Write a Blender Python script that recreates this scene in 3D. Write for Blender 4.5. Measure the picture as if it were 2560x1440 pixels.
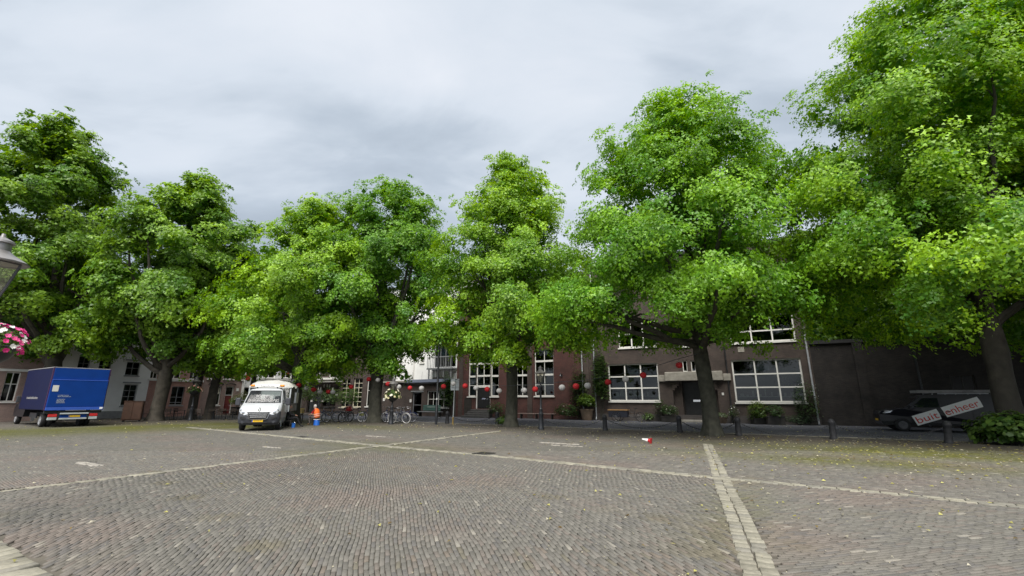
import bpy, bmesh, math, random
import numpy as np
from mathutils import Vector, Matrix

R = math.radians
random.seed(7)
rng = np.random.default_rng(11)
SC = bpy.context.scene
COL = SC.collection
for o in list(bpy.data.objects):
    bpy.data.objects.remove(o)

# ------------------------------------------------------------------ camera
CAM_H, CAM_F, CAM_T = 1.65, 1100.0, math.atan(276 / 1100.0)
cam_data = bpy.data.cameras.new("camera")
cam_data.sensor_width = 36.0
cam_data.lens = 36.0 * CAM_F / 2560.0
cam_data.clip_start = 0.1
cam_data.clip_end = 2000
cam = bpy.data.objects.new("camera", cam_data)
COL.objects.link(cam)
cam.location = (0, 0, CAM_H)
cam.rotation_euler = (R(90) + CAM_T, 0, 0)
SC.camera = cam

# ------------------------------------------------------------------ world, sun, exposure
SUN_EL, SUN_AZ = R(56), R(188)          # azimuth measured clockwise from +Y
world = bpy.data.worlds.new("World")
SC.world = world
world.use_nodes = True
wn, wl = world.node_tree.nodes, world.node_tree.links
wn.clear()
out = wn.new("ShaderNodeOutputWorld")
bg = wn.new("ShaderNodeBackground")
bg.inputs["Strength"].default_value = 0.077
sky = wn.new("ShaderNodeTexSky")
sky.sky_type = 'NISHITA'
sky.sun_disc = False
sky.sun_elevation = SUN_EL
sky.sun_rotation = SUN_AZ
tc = wn.new("ShaderNodeTexCoord")
sep = wn.new("ShaderNodeSeparateXYZ")
wl.new(tc.outputs["Generated"], sep.inputs[0])


def wmath(op, a, b=None, clamp=False):
    n = wn.new("ShaderNodeMath")
    n.operation = op
    n.use_clamp = clamp
    for i, x in enumerate((a, b)):
        if x is None:
            continue
        if isinstance(x, (int, float)):
            n.inputs[i].default_value = x
        else:
            wl.new(x, n.inputs[i])
    return n.outputs[0]


zz = wmath('ADD', wmath('ABSOLUTE', sep.outputs[2]), 0.22)
comb = wn.new("ShaderNodeCombineXYZ")
wl.new(wmath('DIVIDE', sep.outputs[0], zz), comb.inputs[0])
wl.new(wmath('DIVIDE', sep.outputs[1], zz), comb.inputs[1])
comb.inputs[2].default_value = 3.1


def wnoise(scale, detail, rough, dist, off=0.0):
    mp = wn.new("ShaderNodeMapping")
    mp.inputs["Location"].default_value = (off, off * 0.7, 0)
    mp.inputs["Rotation"].default_value = (0, 0, R(-40))
    mp.inputs["Scale"].default_value = (1.0, 1.45, 1.0)
    wl.new(comb.outputs[0], mp.inputs[0])
    n = wn.new("ShaderNodeTexNoise")
    n.inputs["Scale"].default_value = scale
    n.inputs["Detail"].default_value = detail
    n.inputs["Roughness"].default_value = rough
    n.inputs["Distortion"].default_value = dist
    wl.new(mp.outputs[0], n.inputs["Vector"])
    return n.outputs[0]


cl = wmath('ADD', wmath('MULTIPLY', wnoise(0.55, 6, 0.5, 0.3, 119.6), 0.74),
           wmath('MULTIPLY', wnoise(1.7, 7, 0.55, 0.5, 1.3), 0.26))
ramp = wn.new("ShaderNodeValToRGB")
wl.new(cl, ramp.inputs[0])
cr = ramp.color_ramp
cr.elements[0].position = 0.40
cr.elements[0].color = (1.22, 1.4, 1.62, 1)
cr.elements[1].position = 0.63
cr.elements[1].color = (2.34, 2.46, 2.64, 1)
e = cr.elements.new(0.475)
e.color = (1.52, 1.72, 1.96, 1)
e = cr.elements.new(0.54)
e.color = (2.02, 2.2, 2.42, 1)
mix = wn.new("ShaderNodeMix")
mix.data_type = 'RGBA'
mix.inputs[0].default_value = 0.96
wl.new(sky.outputs[0], mix.inputs[6])
wl.new(ramp.outputs[0], mix.inputs[7])
wl.new(mix.outputs[2], bg.inputs["Color"])
wl.new(bg.outputs[0], out.inputs[0])

sun_data = bpy.data.lights.new("sun", 'SUN')
sun_data.energy = 1.5
sun_data.angle = R(45)
sun_data.color = (1.0, 0.96, 0.9)
sun = bpy.data.objects.new("sun", sun_data)
COL.objects.link(sun)
sdir = Vector((math.sin(SUN_AZ) * math.cos(SUN_EL), math.cos(SUN_AZ) * math.cos(SUN_EL), math.sin(SUN_EL)))
sun.rotation_euler = (-sdir).to_track_quat('-Z', 'Y').to_euler()
sun.location = sdir * 60

SC.view_settings.view_transform = 'Standard'
SC.view_settings.look = 'None'
SC.view_settings.exposure = 2.2
SC.view_settings.gamma = 1
SC.view_settings.use_curve_mapping = False
SC.render.engine = 'CYCLES'
SC.cycles.max_bounces = 6
SC.cycles.diffuse_bounces = 3
SC.cycles.transparent_max_bounces = 8


# ------------------------------------------------------------------ measuring helpers (picture -> place)
def ray(px, py):
    u, v = px - 1280.0, py - 720.0
    return (u, CAM_F * math.cos(CAM_T) + v * math.sin(CAM_T), CAM_F * math.sin(CAM_T) - v * math.cos(CAM_T))


def gp(px, py, z=0.0):
    a, b, c = ray(px, py)
    t = (z - CAM_H) / c
    return (a * t, b * t)


def at(px, py, Y):
    a, b, c = ray(px, py)
    return (a * Y / b, CAM_H + c * Y / b)


# ------------------------------------------------------------------ object helpers
def tag(o, label=None, cat=None, group=None, kind=None):
    if label:
        o["label"] = label
    if cat:
        o["category"] = cat
    if group:
        o["group"] = group
    if kind:
        o["kind"] = kind
    return o


def thing(name, label, cat, loc=(0, 0, 0), rz=0.0, group=None):
    o = bpy.data.objects.new(name, None)
    o.empty_display_size = 0.2
    COL.objects.link(o)
    o.location = loc
    o.rotation_euler = (0, 0, rz)
    return tag(o, label, cat, group)


def kids(o):
    return [c for c in COL.objects if c.parent == o]


def copy_tree(o, parent=None):
    c = o.copy()
    COL.objects.link(c)
    if parent is not None:
        c.parent = parent
    for ch in o.children:
        copy_tree(ch, c)
    return c


class MB:
    def __init__(self):
        self.v, self.f, self.m = [], [], []

    def add(self, vs, fs, mi=0):
        b = len(self.v)
        self.v += [tuple(p) for p in vs]
        self.f += [tuple(b + i for i in f) for f in fs]
        self.m += [mi] * len(fs)
        return self

    def mm(self, x0, x1, y0, y1, z0, z1, mi=0):
        return self.add([(x0, y0, z0), (x1, y0, z0), (x1, y1, z0), (x0, y1, z0),
                         (x0, y0, z1), (x1, y0, z1), (x1, y1, z1), (x0, y1, z1)],
                        [(0, 3, 2, 1), (4, 5, 6, 7), (0, 1, 5, 4), (1, 2, 6, 5), (2, 3, 7, 6), (3, 0, 4, 7)], mi)

    def bev(self, x0, x1, y0, y1, z0, z1, b, mi=0):
        """box with chamfered vertical and top/bottom edges"""
        pts = []
        for (z, i) in ((z0, b), (z0 + b, 0), (z1 - b, 0), (z1, b)):
            xa, xb, ya, yb = x0 + i, x1 - i, y0 + i, y1 - i
            pts += [(xa + b, ya, z), (xb - b, ya, z), (xb, ya + b, z), (xb, yb - b, z),
                    (xb - b, yb, z), (xa + b, yb, z), (xa, yb - b, z), (xa, ya + b, z)]
        fs = [tuple(range(7, -1, -1)), tuple(range(24, 32))]
        for k in range(3):
            for i in range(8):
                j = (i + 1) % 8
                fs.append((k * 8 + i, k * 8 + j, k * 8 + 8 + j, k * 8 + 8 + i))
        return self.add(pts, fs, mi)

    def box(self, c, s, M=None, mi=0):
        x, y, z = s[0] / 2, s[1] / 2, s[2] / 2
        vs = [Vector(p) for p in ((-x, -y, -z), (x, -y, -z), (x, y, -z), (-x, y, -z), (-x, -y, z), (x, -y, z), (x, y, z), (-x, y, z))]
        if M is not None:
            vs = [M @ p for p in vs]
        vs = [p + Vector(c) for p in vs]
        return self.add(vs, [(0, 3, 2, 1), (4, 5, 6, 7), (0, 1, 5, 4), (1, 2, 6, 5), (2, 3, 7, 6), (3, 0, 4, 7)], mi)

    def tube(self, pts, rad, n=8, mi=0, cap=True, closed=False):
        pts = [Vector(p) for p in pts]
        k = len(pts)
        if not isinstance(rad, (list, tuple)):
            rad = [rad] * k
        vs, fs = [], []
        ref = None
        for i, p in enumerate(pts):
            if closed:
                d = pts[(i + 1) % k] - pts[i - 1]
            else:
                d = pts[min(i + 1, k - 1)] - pts[max(i - 1, 0)]
            d = d.normalized() if d.length > 1e-9 else Vector((0, 0, 1))
            if ref is None:
                ref = d.orthogonal().normalized()
            ref = (ref - d * ref.dot(d))
            ref = ref.normalized() if ref.length > 1e-6 else d.orthogonal().normalized()
            b = d.cross(ref)
            for j in range(n):
                a = 2 * math.pi * j / n
                vs.append(p + (ref * math.cos(a) + b * math.sin(a)) * rad[i])
        rings = k if closed else k - 1
        for i in range(rings):
            for j in range(n):
                a, b2 = i * n + j, i * n + (j + 1) % n
                c, d2 = ((i + 1) % k) * n + (j + 1) % n, ((i + 1) % k) * n + j
                fs.append((a, b2, c, d2))
        if cap and not closed:
            fs.append(tuple(range(n - 1, -1, -1)))
            fs.append(tuple(range((k - 1) * n, k * n)))
        return self.add(vs, fs, mi)

    def lathe(self, prof, n=16, c=(0, 0, 0), mi=0, M=None, rot=0.0):
        vs, fs = [], []
        for (r, z) in prof:
            for j in range(n):
                a = 2 * math.pi * j / n + rot
                vs.append(Vector((r * math.cos(a), r * math.sin(a), z)))
        if M is not None:
            vs = [M @ p for p in vs]
        vs = [p + Vector(c) for p in vs]
        for i in range(len(prof) - 1):
            for j in range(n):
                fs.append((i * n + j, i * n + (j + 1) % n, (i + 1) * n + (j + 1) % n, (i + 1) * n + j))
        fs.append(tuple(range(n - 1, -1, -1)))
        fs.append(tuple(range((len(prof) - 1) * n, len(prof) * n)))
        return self.add(vs, fs, mi)

    def sph(self, c, r, n=12, m=8, mi=0):
        rx, ry, rz = r if isinstance(r, (tuple, list)) else (r, r, r)
        vs, fs = [(c[0], c[1], c[2] - rz)], []
        for i in range(1, m):
            t = -math.pi / 2 + math.pi * i / m
            for j in range(n):
                a = 2 * math.pi * j / n
                vs.append((c[0] + rx * math.cos(t) * math.cos(a), c[1] + ry * math.cos(t) * math.sin(a), c[2] + rz * math.sin(t)))
        vs.append((c[0], c[1], c[2] + rz))
        for j in range(n):
            fs.append((0, 1 + (j + 1) % n, 1 + j))
            fs.append((len(vs) - 1, 1 + (m - 2) * n + j, 1 + (m - 2) * n + (j + 1) % n))
        for i in range(m - 2):
            for j in range(n):
                fs.append((1 + i * n + j, 1 + i * n + (j + 1) % n, 1 + (i + 1) * n + (j + 1) % n, 1 + (i + 1) * n + j))
        return self.add(vs, fs, mi)

    def prism(self, poly, a0, a1, axis='y', mi=0):
        """closed polygon (two coordinates) pushed along an axis"""
        n = len(poly)

        def P(p, a):
            return {'x': (a, p[0], p[1]), 'y': (p[0], a, p[1]), 'z': (p[0], p[1], a)}[axis]
        vs = [P(p, a0) for p in poly] + [P(p, a1) for p in poly]
        fs = [tuple(range(n)), tuple(range(2 * n - 1, n - 1, -1))]
        for i in range(n):
            j = (i + 1) % n
            fs.append((j, i, n + i, n + j))
        return self.add(vs, fs, mi)

    def build(self, name, mats, parent=None, smooth=False, loc=None, rz=None, fixn=True):
        me = bpy.data.meshes.new(name)
        me.from_pydata(self.v, [], self.f)
        if not isinstance(mats, (list, tuple)):
            mats = [mats]
        for m in mats:
            me.materials.append(m)
        if len(mats) > 1:
            me.polygons.foreach_set("material_index", self.m)
        if fixn:
            bm = bmesh.new()
            bm.from_mesh(me)
            bmesh.ops.recalc_face_normals(bm, faces=bm.faces)
            bm.to_mesh(me)
            bm.free()
        if smooth:
            me.polygons.foreach_set("use_smooth", [True] * len(me.polygons))
            try:
                me.set_sharp_from_angle(angle=R(40))
            except Exception:
                pass
        me.update()
        o = bpy.data.objects.new(name, me)
        COL.objects.link(o)
        if parent is not None:
            o.parent = parent
        if loc is not None:
            o.location = loc
        if rz is not None:
            o.rotation_euler = (0, 0, rz)
        return o


def np_mesh(name, verts, faces, mats, parent=None, col=None, smooth=False):
    """verts (N,3), faces (M,4) quads, col (N,3) point colours"""
    me = bpy.data.meshes.new(name)
    nv, nf, k = len(verts), len(faces), faces.shape[1]
    me.vertices.add(nv)
    me.vertices.foreach_set("co", np.ascontiguousarray(verts, dtype=np.float32).ravel())
    me.loops.add(nf * k)
    me.loops.foreach_set("vertex_index", np.ascontiguousarray(faces, dtype=np.int32).ravel())
    me.polygons.add(nf)
    me.polygons.foreach_set("loop_start", np.arange(0, nf * k, k, dtype=np.int32))
    if smooth:
        me.polygons.foreach_set("use_smooth", np.ones(nf, dtype=bool))
    for m in (mats if isinstance(mats, (list, tuple)) else [mats]):
        me.materials.append(m)
    if col is not None:
        at_ = me.attributes.new("col", 'FLOAT_COLOR', 'POINT')
        c4 = np.ones((nv, 4), dtype=np.float32)
        c4[:, :3] = col
        at_.data.foreach_set("color", c4.ravel())
    me.update(calc_edges=True)
    me.validate()
    o = bpy.data.objects.new(name, me)
    COL.objects.link(o)
    if parent is not None:
        o.parent = parent
    return o


def text_mesh(name, body, size, mat, parent, M, depth=0.004, squash=1.0):
    cu = bpy.data.curves.new(name, 'FONT')
    cu.body = body
    cu.size = size
    cu.extrude = depth
    cu.align_x = 'CENTER'
    cu.align_y = 'CENTER'
    tmp = bpy.data.objects.new(name + "_tmp", cu)
    COL.objects.link(tmp)
    dg = bpy.context.evaluated_depsgraph_get()
    me = bpy.data.meshes.new_from_object(tmp.evaluated_get(dg))
    bpy.data.objects.remove(tmp)
    me.materials.clear()
    me.materials.append(mat)
    me.transform(Matrix.Diagonal((squash, 1, 1, 1)))
    me.transform(M)
    o = bpy.data.objects.new(name, me)
    COL.objects.link(o)
    o.parent = parent
    return o


# ------------------------------------------------------------------ materials
MATS = {}


def mat(name, base, rough=0.6, metal=0.0, var=0.12, scale=4.0, bump=0.0, spec=0.5, coat=0.0):
    if name in MATS:
        return MATS[name]
    m = bpy.data.materials.new(name)
    m.use_nodes = True
    nt = m.node_tree
    p = nt.nodes["Principled BSDF"]
    p.inputs["Roughness"].default_value = rough
    p.inputs["Metallic"].default_value = metal
    p.inputs["Specular IOR Level"].default_value = spec
    if coat:
        p.inputs["Coat Weight"].default_value = coat
        p.inputs["Coat Roughness"].default_value = 0.08
    tcn = nt.nodes.new("ShaderNodeTexCoord")
    n = nt.nodes.new("ShaderNodeTexNoise")
    n.inputs["Scale"].default_value = scale
    n.inputs["Detail"].default_value = 5
    nt.links.new(tcn.outputs["Object"], n.inputs["Vector"])
    rp = nt.nodes.new("ShaderNodeValToRGB")
    rp.color_ramp.elements[0].position = 0.3
    rp.color_ramp.elements[1].position = 0.7
    rp.color_ramp.elements[0].color = tuple(c * (1 - var) for c in base) + (1,)
    rp.color_ramp.elements[1].color = tuple(min(1, c * (1 + var)) for c in base) + (1,)
    nt.links.new(n.outputs[0], rp.inputs[0])
    nt.links.new(rp.outputs[0], p.inputs["Base Color"])
    if bump:
        b = nt.nodes.new("ShaderNodeBump")
        b.inputs["Strength"].default_value = bump
        b.inputs["Distance"].default_value = 0.02
        n2 = nt.nodes.new("ShaderNodeTexNoise")
        n2.inputs["Scale"].default_value = scale * 6
        n2.inputs["Detail"].default_value = 6
        nt.links.new(tcn.outputs["Object"], n2.inputs["Vector"])
        nt.links.new(n2.outputs[0], b.inputs["Height"])
        nt.links.new(b.outputs[0], p.inputs["Normal"])
    MATS[name] = m
    return m


def mat_brick(name, c1, c2, mortar, dirt=0.35):
    """wall of small bricks in the facade's own x / z, with weathering"""
    m = bpy.data.materials.new(name)
    m.use_nodes = True
    nt = m.node_tree
    N, L = nt.nodes, nt.links
    p = N["Principled BSDF"]
    p.inputs["Roughness"].default_value = 0.85
    tcn = N.new("ShaderNodeTexCoord")
    sp = N.new("ShaderNodeSeparateXYZ")
    L.new(tcn.outputs["Object"], sp.inputs[0])
    ad = N.new("ShaderNodeMath")
    ad.operation = 'ADD'
    L.new(sp.outputs[0], ad.inputs[0])
    L.new(sp.outputs[1], ad.inputs[1])
    cb = N.new("ShaderNodeCombineXYZ")
    L.new(ad.outputs[0], cb.inputs[0])
    L.new(sp.outputs[2], cb.inputs[1])
    bt = N.new("ShaderNodeTexBrick")
    bt.inputs["Scale"].default_value = 1.0
    bt.inputs["Brick Width"].default_value = 0.22
    bt.inputs["Row Height"].default_value = 0.065
    bt.inputs["Mortar Size"].default_value = 0.006
    bt.inputs["Color1"].default_value = c1 + (1,)
    bt.inputs["Color2"].default_value = c2 + (1,)
    bt.inputs["Mortar"].default_value = mortar + (1,)
    L.new(cb.outputs[0], bt.inputs["Vector"])
    no = N.new("ShaderNodeTexNoise")
    no.inputs["Scale"].default_value = 0.9
    no.inputs["Detail"].default_value = 8
    no.inputs["Roughness"].default_value = 0.65
    L.new(tcn.outputs["Object"], no.inputs["Vector"])
    rp = N.new("ShaderNodeValToRGB")
    rp.color_ramp.elements[0].position = 0.35
    rp.color_ramp.elements[0].color = (1 - dirt,) * 3 + (1,)
    rp.color_ramp.elements[1].position = 0.65
    rp.color_ramp.elements[1].color = (1.12, 1.1, 1.08, 1)
    L.new(no.outputs[0], rp.inputs[0])
    mx = N.new("ShaderNodeMix")
    mx.data_type = 'RGBA'
    mx.blend_type = 'MULTIPLY'
    mx.inputs[0].default_value = 1
    L.new(bt.outputs[0], mx.inputs[6])
    L.new(rp.outputs[0], mx.inputs[7])
    L.new(mx.outputs[2], p.inputs["Base Color"])
    bp = N.new("ShaderNodeBump")
    bp.inputs["Strength"].default_value = 0.5
    bp.inputs["Distance"].default_value = 0.01
    bp.invert = True
    L.new(bt.outputs["Fac"], bp.inputs["Height"])
    L.new(bp.outputs[0], p.inputs["Normal"])
    MATS[name] = m
    return m


def mat_glass(name, tint=(0.45, 0.5, 0.52), refl=0.0, wavy=0.06, rough=0.03, gloss=1.0):
    m = bpy.data.materials.new(name)
    m.use_nodes = True
    nt = m.node_tree
    N, L = nt.nodes, nt.links
    N.clear()
    o = N.new("ShaderNodeOutputMaterial")
    t = N.new("ShaderNodeBsdfTransparent")
    t.inputs[0].default_value = tint + (1,)
    g = N.new("ShaderNodeBsdfGlossy")
    g.inputs["Roughness"].default_value = rough
    g.inputs[0].default_value = (gloss, gloss, gloss, 1)
    lw = N.new("ShaderNodeLayerWeight")
    lw.inputs[0].default_value = 0.5
    pw = N.new("ShaderNodeMath")
    pw.operation = 'POWER'
    pw.inputs[1].default_value = 4.0
    L.new(lw.outputs["Facing"], pw.inputs[0])
    no = N.new("ShaderNodeTexNoise")
    no.inputs["Scale"].default_value = 0.7
    tcn = N.new("ShaderNodeTexCoord")
    L.new(tcn.outputs["Object"], no.inputs["Vector"])
    bp = N.new("ShaderNodeBump")
    bp.inputs["Strength"].default_value = wavy
    bp.inputs["Distance"].default_value = 0.05
    L.new(no.outputs[0], bp.inputs["Height"])
    L.new(bp.outputs[0], g.inputs["Normal"])
    ad = N.new("ShaderNodeMath")
    ad.operation = 'ADD'
    ad.inputs[1].default_value = 0.045 + refl
    L.new(pw.outputs[0], ad.inputs[0])
    mx = N.new("ShaderNodeMixShader")
    L.new(ad.outputs[0], mx.inputs[0])
    L.new(t.outputs[0], mx.inputs[1])
    L.new(g.outputs[0], mx.inputs[2])
    L.new(mx.outputs[0], o.inputs[0])
    MATS[name] = m
    return m


def mat_leaf(name, rough=0.42, trans=0.32):
    m = bpy.data.materials.new(name)
    m.use_nodes = True
    nt = m.node_tree
    N, L = nt.nodes, nt.links
    p = N["Principled BSDF"]
    p.inputs["Roughness"].default_value = rough
    p.inputs["Specular IOR Level"].default_value = 0.35
    a = N.new("ShaderNodeAttribute")
    a.attribute_name = "col"
    no = N.new("ShaderNodeTexNoise")
    no.inputs["Scale"].default_value = 9
    tcn = N.new("ShaderNodeTexCoord")
    L.new(tcn.outputs["Object"], no.inputs["Vector"])
    hs = N.new("ShaderNodeHueSaturation")
    mr = N.new("ShaderNodeMapRange")
    mr.inputs[3].default_value = 0.8
    mr.inputs[4].default_value = 1.2
    L.new(no.outputs[0], mr.inputs[0])
    L.new(mr.outputs[0], hs.inputs["Value"])
    L.new(a.outputs["Color"], hs.inputs["Color"])
    L.new(hs.outputs[0], p.inputs["Base Color"])
    tr = N.new("ShaderNodeBsdfTranslucent")
    hs2 = N.new("ShaderNodeHueSaturation")
    hs2.inputs["Hue"].default_value = 0.485
    hs2.inputs["Saturation"].default_value = 1.1
    hs2.inputs["Value"].default_value = 1.7
    L.new(hs.outputs[0], hs2.inputs["Color"])
    L.new(hs2.outputs[0], tr.inputs[0])
    mx = N.new("ShaderNodeMixShader")
    mx.inputs[0].default_value = trans
    L.new(p.outputs[0], mx.inputs[1])
    L.new(tr.outputs[0], mx.inputs[2])
    L.new(mx.outputs[0], N["Material Output"].inputs[0])
    MATS[name] = m
    return m


def mat_attr(name, rough=0.8, var=0.15, scale=30.0, bump=0.3):
    """colour from the mesh's own 'col' (which stone is which), with fine grain"""
    m = bpy.data.materials.new(name)
    m.use_nodes = True
    nt = m.node_tree
    N, L = nt.nodes, nt.links
    p = N["Principled BSDF"]
    p.inputs["Roughness"].default_value = rough
    p.inputs["Specular IOR Level"].default_value = 0.35
    a = N.new("ShaderNodeAttribute")
    a.attribute_name = "col"
    g = N.new("ShaderNodeNewGeometry")
    no = N.new("ShaderNodeTexNoise")
    no.inputs["Scale"].default_value = scale
    no.inputs["Detail"].default_value = 6
    L.new(g.outputs["Position"], no.inputs["Vector"])
    mr = N.new("ShaderNodeMapRange")
    mr.inputs[1].default_value = 0.25
    mr.inputs[2].default_value = 0.75
    mr.inputs[3].default_value = 1 - var
    mr.inputs[4].default_value = 1 + var
    L.new(no.outputs[0], mr.inputs[0])
    mx = N.new("ShaderNodeMix")
    mx.data_type = 'RGBA'
    mx.blend_type = 'MULTIPLY'
    mx.inputs[0].default_value = 1
    L.new(a.outputs["Color"], mx.inputs[6])
    L.new(mr.outputs[0], mx.inputs[7])
    L.new(mx.outputs[2], p.inputs["Base Color"])
    b = N.new("ShaderNodeBump")
    b.inputs["Strength"].default_value = bump
    b.inputs["Distance"].default_value = 0.008
    L.new(no.outputs[0], b.inputs["Height"])
    L.new(b.outputs[0], p.inputs["Normal"])
    MATS[name] = m
    return m


M_WHITE = mat("white_paint", (0.72, 0.71, 0.67), 0.5, var=0.06)
M_BLACK = mat("black_iron", (0.018, 0.02, 0.024), 0.45, var=0.3)
M_DARK = mat("dark_wood", (0.03, 0.026, 0.022), 0.6, var=0.3)
M_STONE = mat("pale_stone", (0.3, 0.28, 0.24), 0.8, var=0.2, bump=0.3)
M_GREY = mat("grey_metal", (0.32, 0.33, 0.34), 0.45, 0.5)
M_ZINC = mat("zinc_pipe", (0.45, 0.47, 0.5), 0.5, 0.3, var=0.2)
M_RUBBER = mat("rubber", (0.015, 0.015, 0.016), 0.8, var=0.2)
M_CHROME = mat("chrome", (0.75, 0.76, 0.78), 0.15, 1.0, var=0.04)
M_GLASS = mat_glass("window_glass")
M_DIMGLASS = mat_glass("dark_glass", (0.12, 0.12, 0.12), -0.03, rough=0.25)  # darker tint, rougher and less reflective than the other panes
M_ROOF = mat("dark_roof_tiles", (0.09, 0.05, 0.04), 0.8, var=0.4, scale=9)
M_FELT = mat("roof_felt", (0.03, 0.03, 0.032), 0.9, var=0.2)
M_BARK = mat("lime_bark", (0.046, 0.045, 0.033), 0.9, var=0.45, scale=3.5, bump=1.0)
M_BARK2 = mat("chestnut_bark", (0.062, 0.054, 0.042), 0.9, var=0.4, scale=3.0, bump=1.0)
M_BARK3 = mat("shaded_bark", (0.028, 0.025, 0.02), 0.9, var=0.4, scale=3.0, bump=1.0)  # bark of the huge lime, the shade on its trunk painted into the colour
M_LEAF = mat_leaf("leaf")
M_PETAL = mat_leaf("petal", 0.6, 0.25)
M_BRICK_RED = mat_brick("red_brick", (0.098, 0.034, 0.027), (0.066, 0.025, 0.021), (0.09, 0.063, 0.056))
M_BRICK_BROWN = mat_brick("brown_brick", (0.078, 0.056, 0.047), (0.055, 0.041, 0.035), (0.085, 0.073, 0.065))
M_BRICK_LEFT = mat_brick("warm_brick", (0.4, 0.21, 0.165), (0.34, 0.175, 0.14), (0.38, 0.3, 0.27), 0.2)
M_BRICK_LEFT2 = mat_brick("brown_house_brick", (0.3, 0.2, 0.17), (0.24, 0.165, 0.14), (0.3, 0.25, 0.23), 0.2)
M_BRICK_SHADE = mat_brick("shaded_brick", (0.034, 0.028, 0.025), (0.018, 0.016, 0.016), (0.04, 0.036, 0.034), 0.6)  # garden wall brick, darkened to carry the wall's deep shade
M_RENDER = mat("white_render", (0.8, 0.8, 0.78), 0.8, var=0.05, scale=1.5)
# ------------------------------------------------------------------ ground
def sstep(a, b, x):
    t = np.clip((x - a) / (b - a), 0, 1)
    return t * t * (3 - 2 * t)


def wob(x, y, s, ph=0.0):
    return (np.sin(x * s + ph) * np.cos(y * s * 1.13 + ph * 1.7) + 0.6 * np.sin((x + y) * s * 1.9 + ph * 2.3)
            + 0.5 * np.sin((x * 0.7 - y) * s * 2.7 + ph)) / 2.1


B1 = ((-12.2, 3.35), (-0.75, 23.45))
B2 = ((-18.6, 26.64), (13.5, 3.45))
B3 = ((7.15, 17.0), (1.43, 2.3))
B4 = ((-11.0, 8.51), (-1.4, 2.5))


def side(line, x, y):
    (ax, ay), (bx, by) = line
    L = math.hypot(bx - ax, by - ay)
    return ((bx - ax) * (y - ay) - (by - ay) * (x - ax)) / L


MOSS_L = [(-22.5, 26.0, 13, 4.6, 1.0), (-16.5, 27.5, 5, 2.4, 0.9)]
MOSS = [ (-9, 27.5, 6, 2.0, 0.45), (13.5, 13.8, 6, 2.4, 1.0), (9.0, 12.6, 4.5, 1.3, 0.8),
        (17, 11.5, 4, 2.2, 0.7), (-4.5, 16.4, 3, 1.2, 0.5), (-6, 14.5, 1.2, 1.0, 0.45), (3.2, 7.0, 0.5, 3.0, 0.35)]
DIRT_SHADE = [(-27, 34, 9, 6, 0.9), (-12, 32, 9, 3.2, 0.8), (0, 26.5, 7, 2.6, 0.85), (9, 20.3, 6.5, 2.4, 1.0), (17, 16.2, 7, 2.2, 1.0), (4, 23, 6, 2.2, 0.7),
        (24, 14, 6, 3, 1.0), (8, 17.5, 5, 1.4, 0.45)]  # litter patches below the crowns, also holding the tree shade painted there


def fields(x, y):
    w = 0.5 + 0.5 * wob(x, y, 0.9, 0.4)
    w2 = 0.5 + 0.5 * wob(x, y, 2.6, 2.0)
    mo, di = 0 * x, 0 * x
    for (a, b, rx, ry, s) in MOSS:
        # patches run along the tree rows (slope about -0.6)
        dx, dy = x - a, y - b
        u, v = dx * 0.86 - dy * 0.51, dx * 0.51 + dy * 0.86
        mo = np.maximum(mo, s * np.exp(-(u / rx) ** 2 - (v / ry) ** 2))
    for (a, b, rx, ry, s) in MOSS_L:                            # along the row of chestnuts
        dx, dy = x - a, y - b
        u, v = dx * 0.65 + dy * 0.76, -dx * 0.76 + dy * 0.65
        mo = np.maximum(mo, s * np.exp(-(u / rx) ** 2 - (v / ry) ** 2))
    for (a, b, rx, ry, s) in DIRT_SHADE:
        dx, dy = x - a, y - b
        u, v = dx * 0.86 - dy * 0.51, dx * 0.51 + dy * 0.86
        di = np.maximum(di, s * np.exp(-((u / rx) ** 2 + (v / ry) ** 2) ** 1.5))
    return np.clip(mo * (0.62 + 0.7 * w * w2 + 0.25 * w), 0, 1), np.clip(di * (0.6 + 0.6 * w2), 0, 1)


C_GREY, C_PINK, C_DARK, C_TAN = (np.array(c) for c in ((0.118, 0.111, 0.097), (0.138, 0.108, 0.092), (0.088, 0.084, 0.081), (0.138, 0.122, 0.094)))
C_MOSS, C_DIRT_SHADE = np.array((0.074, 0.076, 0.006)), np.array((0.048, 0.037, 0.026))  # soil and leaf litter under the trees, darkened further for their shade


def groundcol(x, y):
    p = sstep(-0.1, 0.8, wob(x, y, 0.75, 3.0) + 0.15 * (wob(x, y, 3.0, 1.0)))[:, None]
    t = sstep(0.35, 0.9, wob(x, y, 1.3, 5.0))[:, None]
    c = C_GREY * (1 - 0.55 * p) + C_PINK * 0.55 * p
    c = c * (1 - 0.35 * t) + C_TAN * 0.35 * t
    sp = (sstep(0.42, 0.85, wob(x, y, 2.1, 7.0)) * sstep(0.1, 0.5, wob(x, y, 0.6, 2.0) + 0.25))[:, None]
    c = c * (1 - 0.45 * sp) + np.array((0.105, 0.088, 0.045)) * 0.45 * sp
    mo, di = fields(x, y)
    c = c * (1 - 0.75 * di[:, None]) + C_DIRT_SHADE * 0.75 * di[:, None]
    c = c * (1 - 0.95 * mo[:, None]) + C_MOSS * 0.95 * mo[:, None]
    return c


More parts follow.
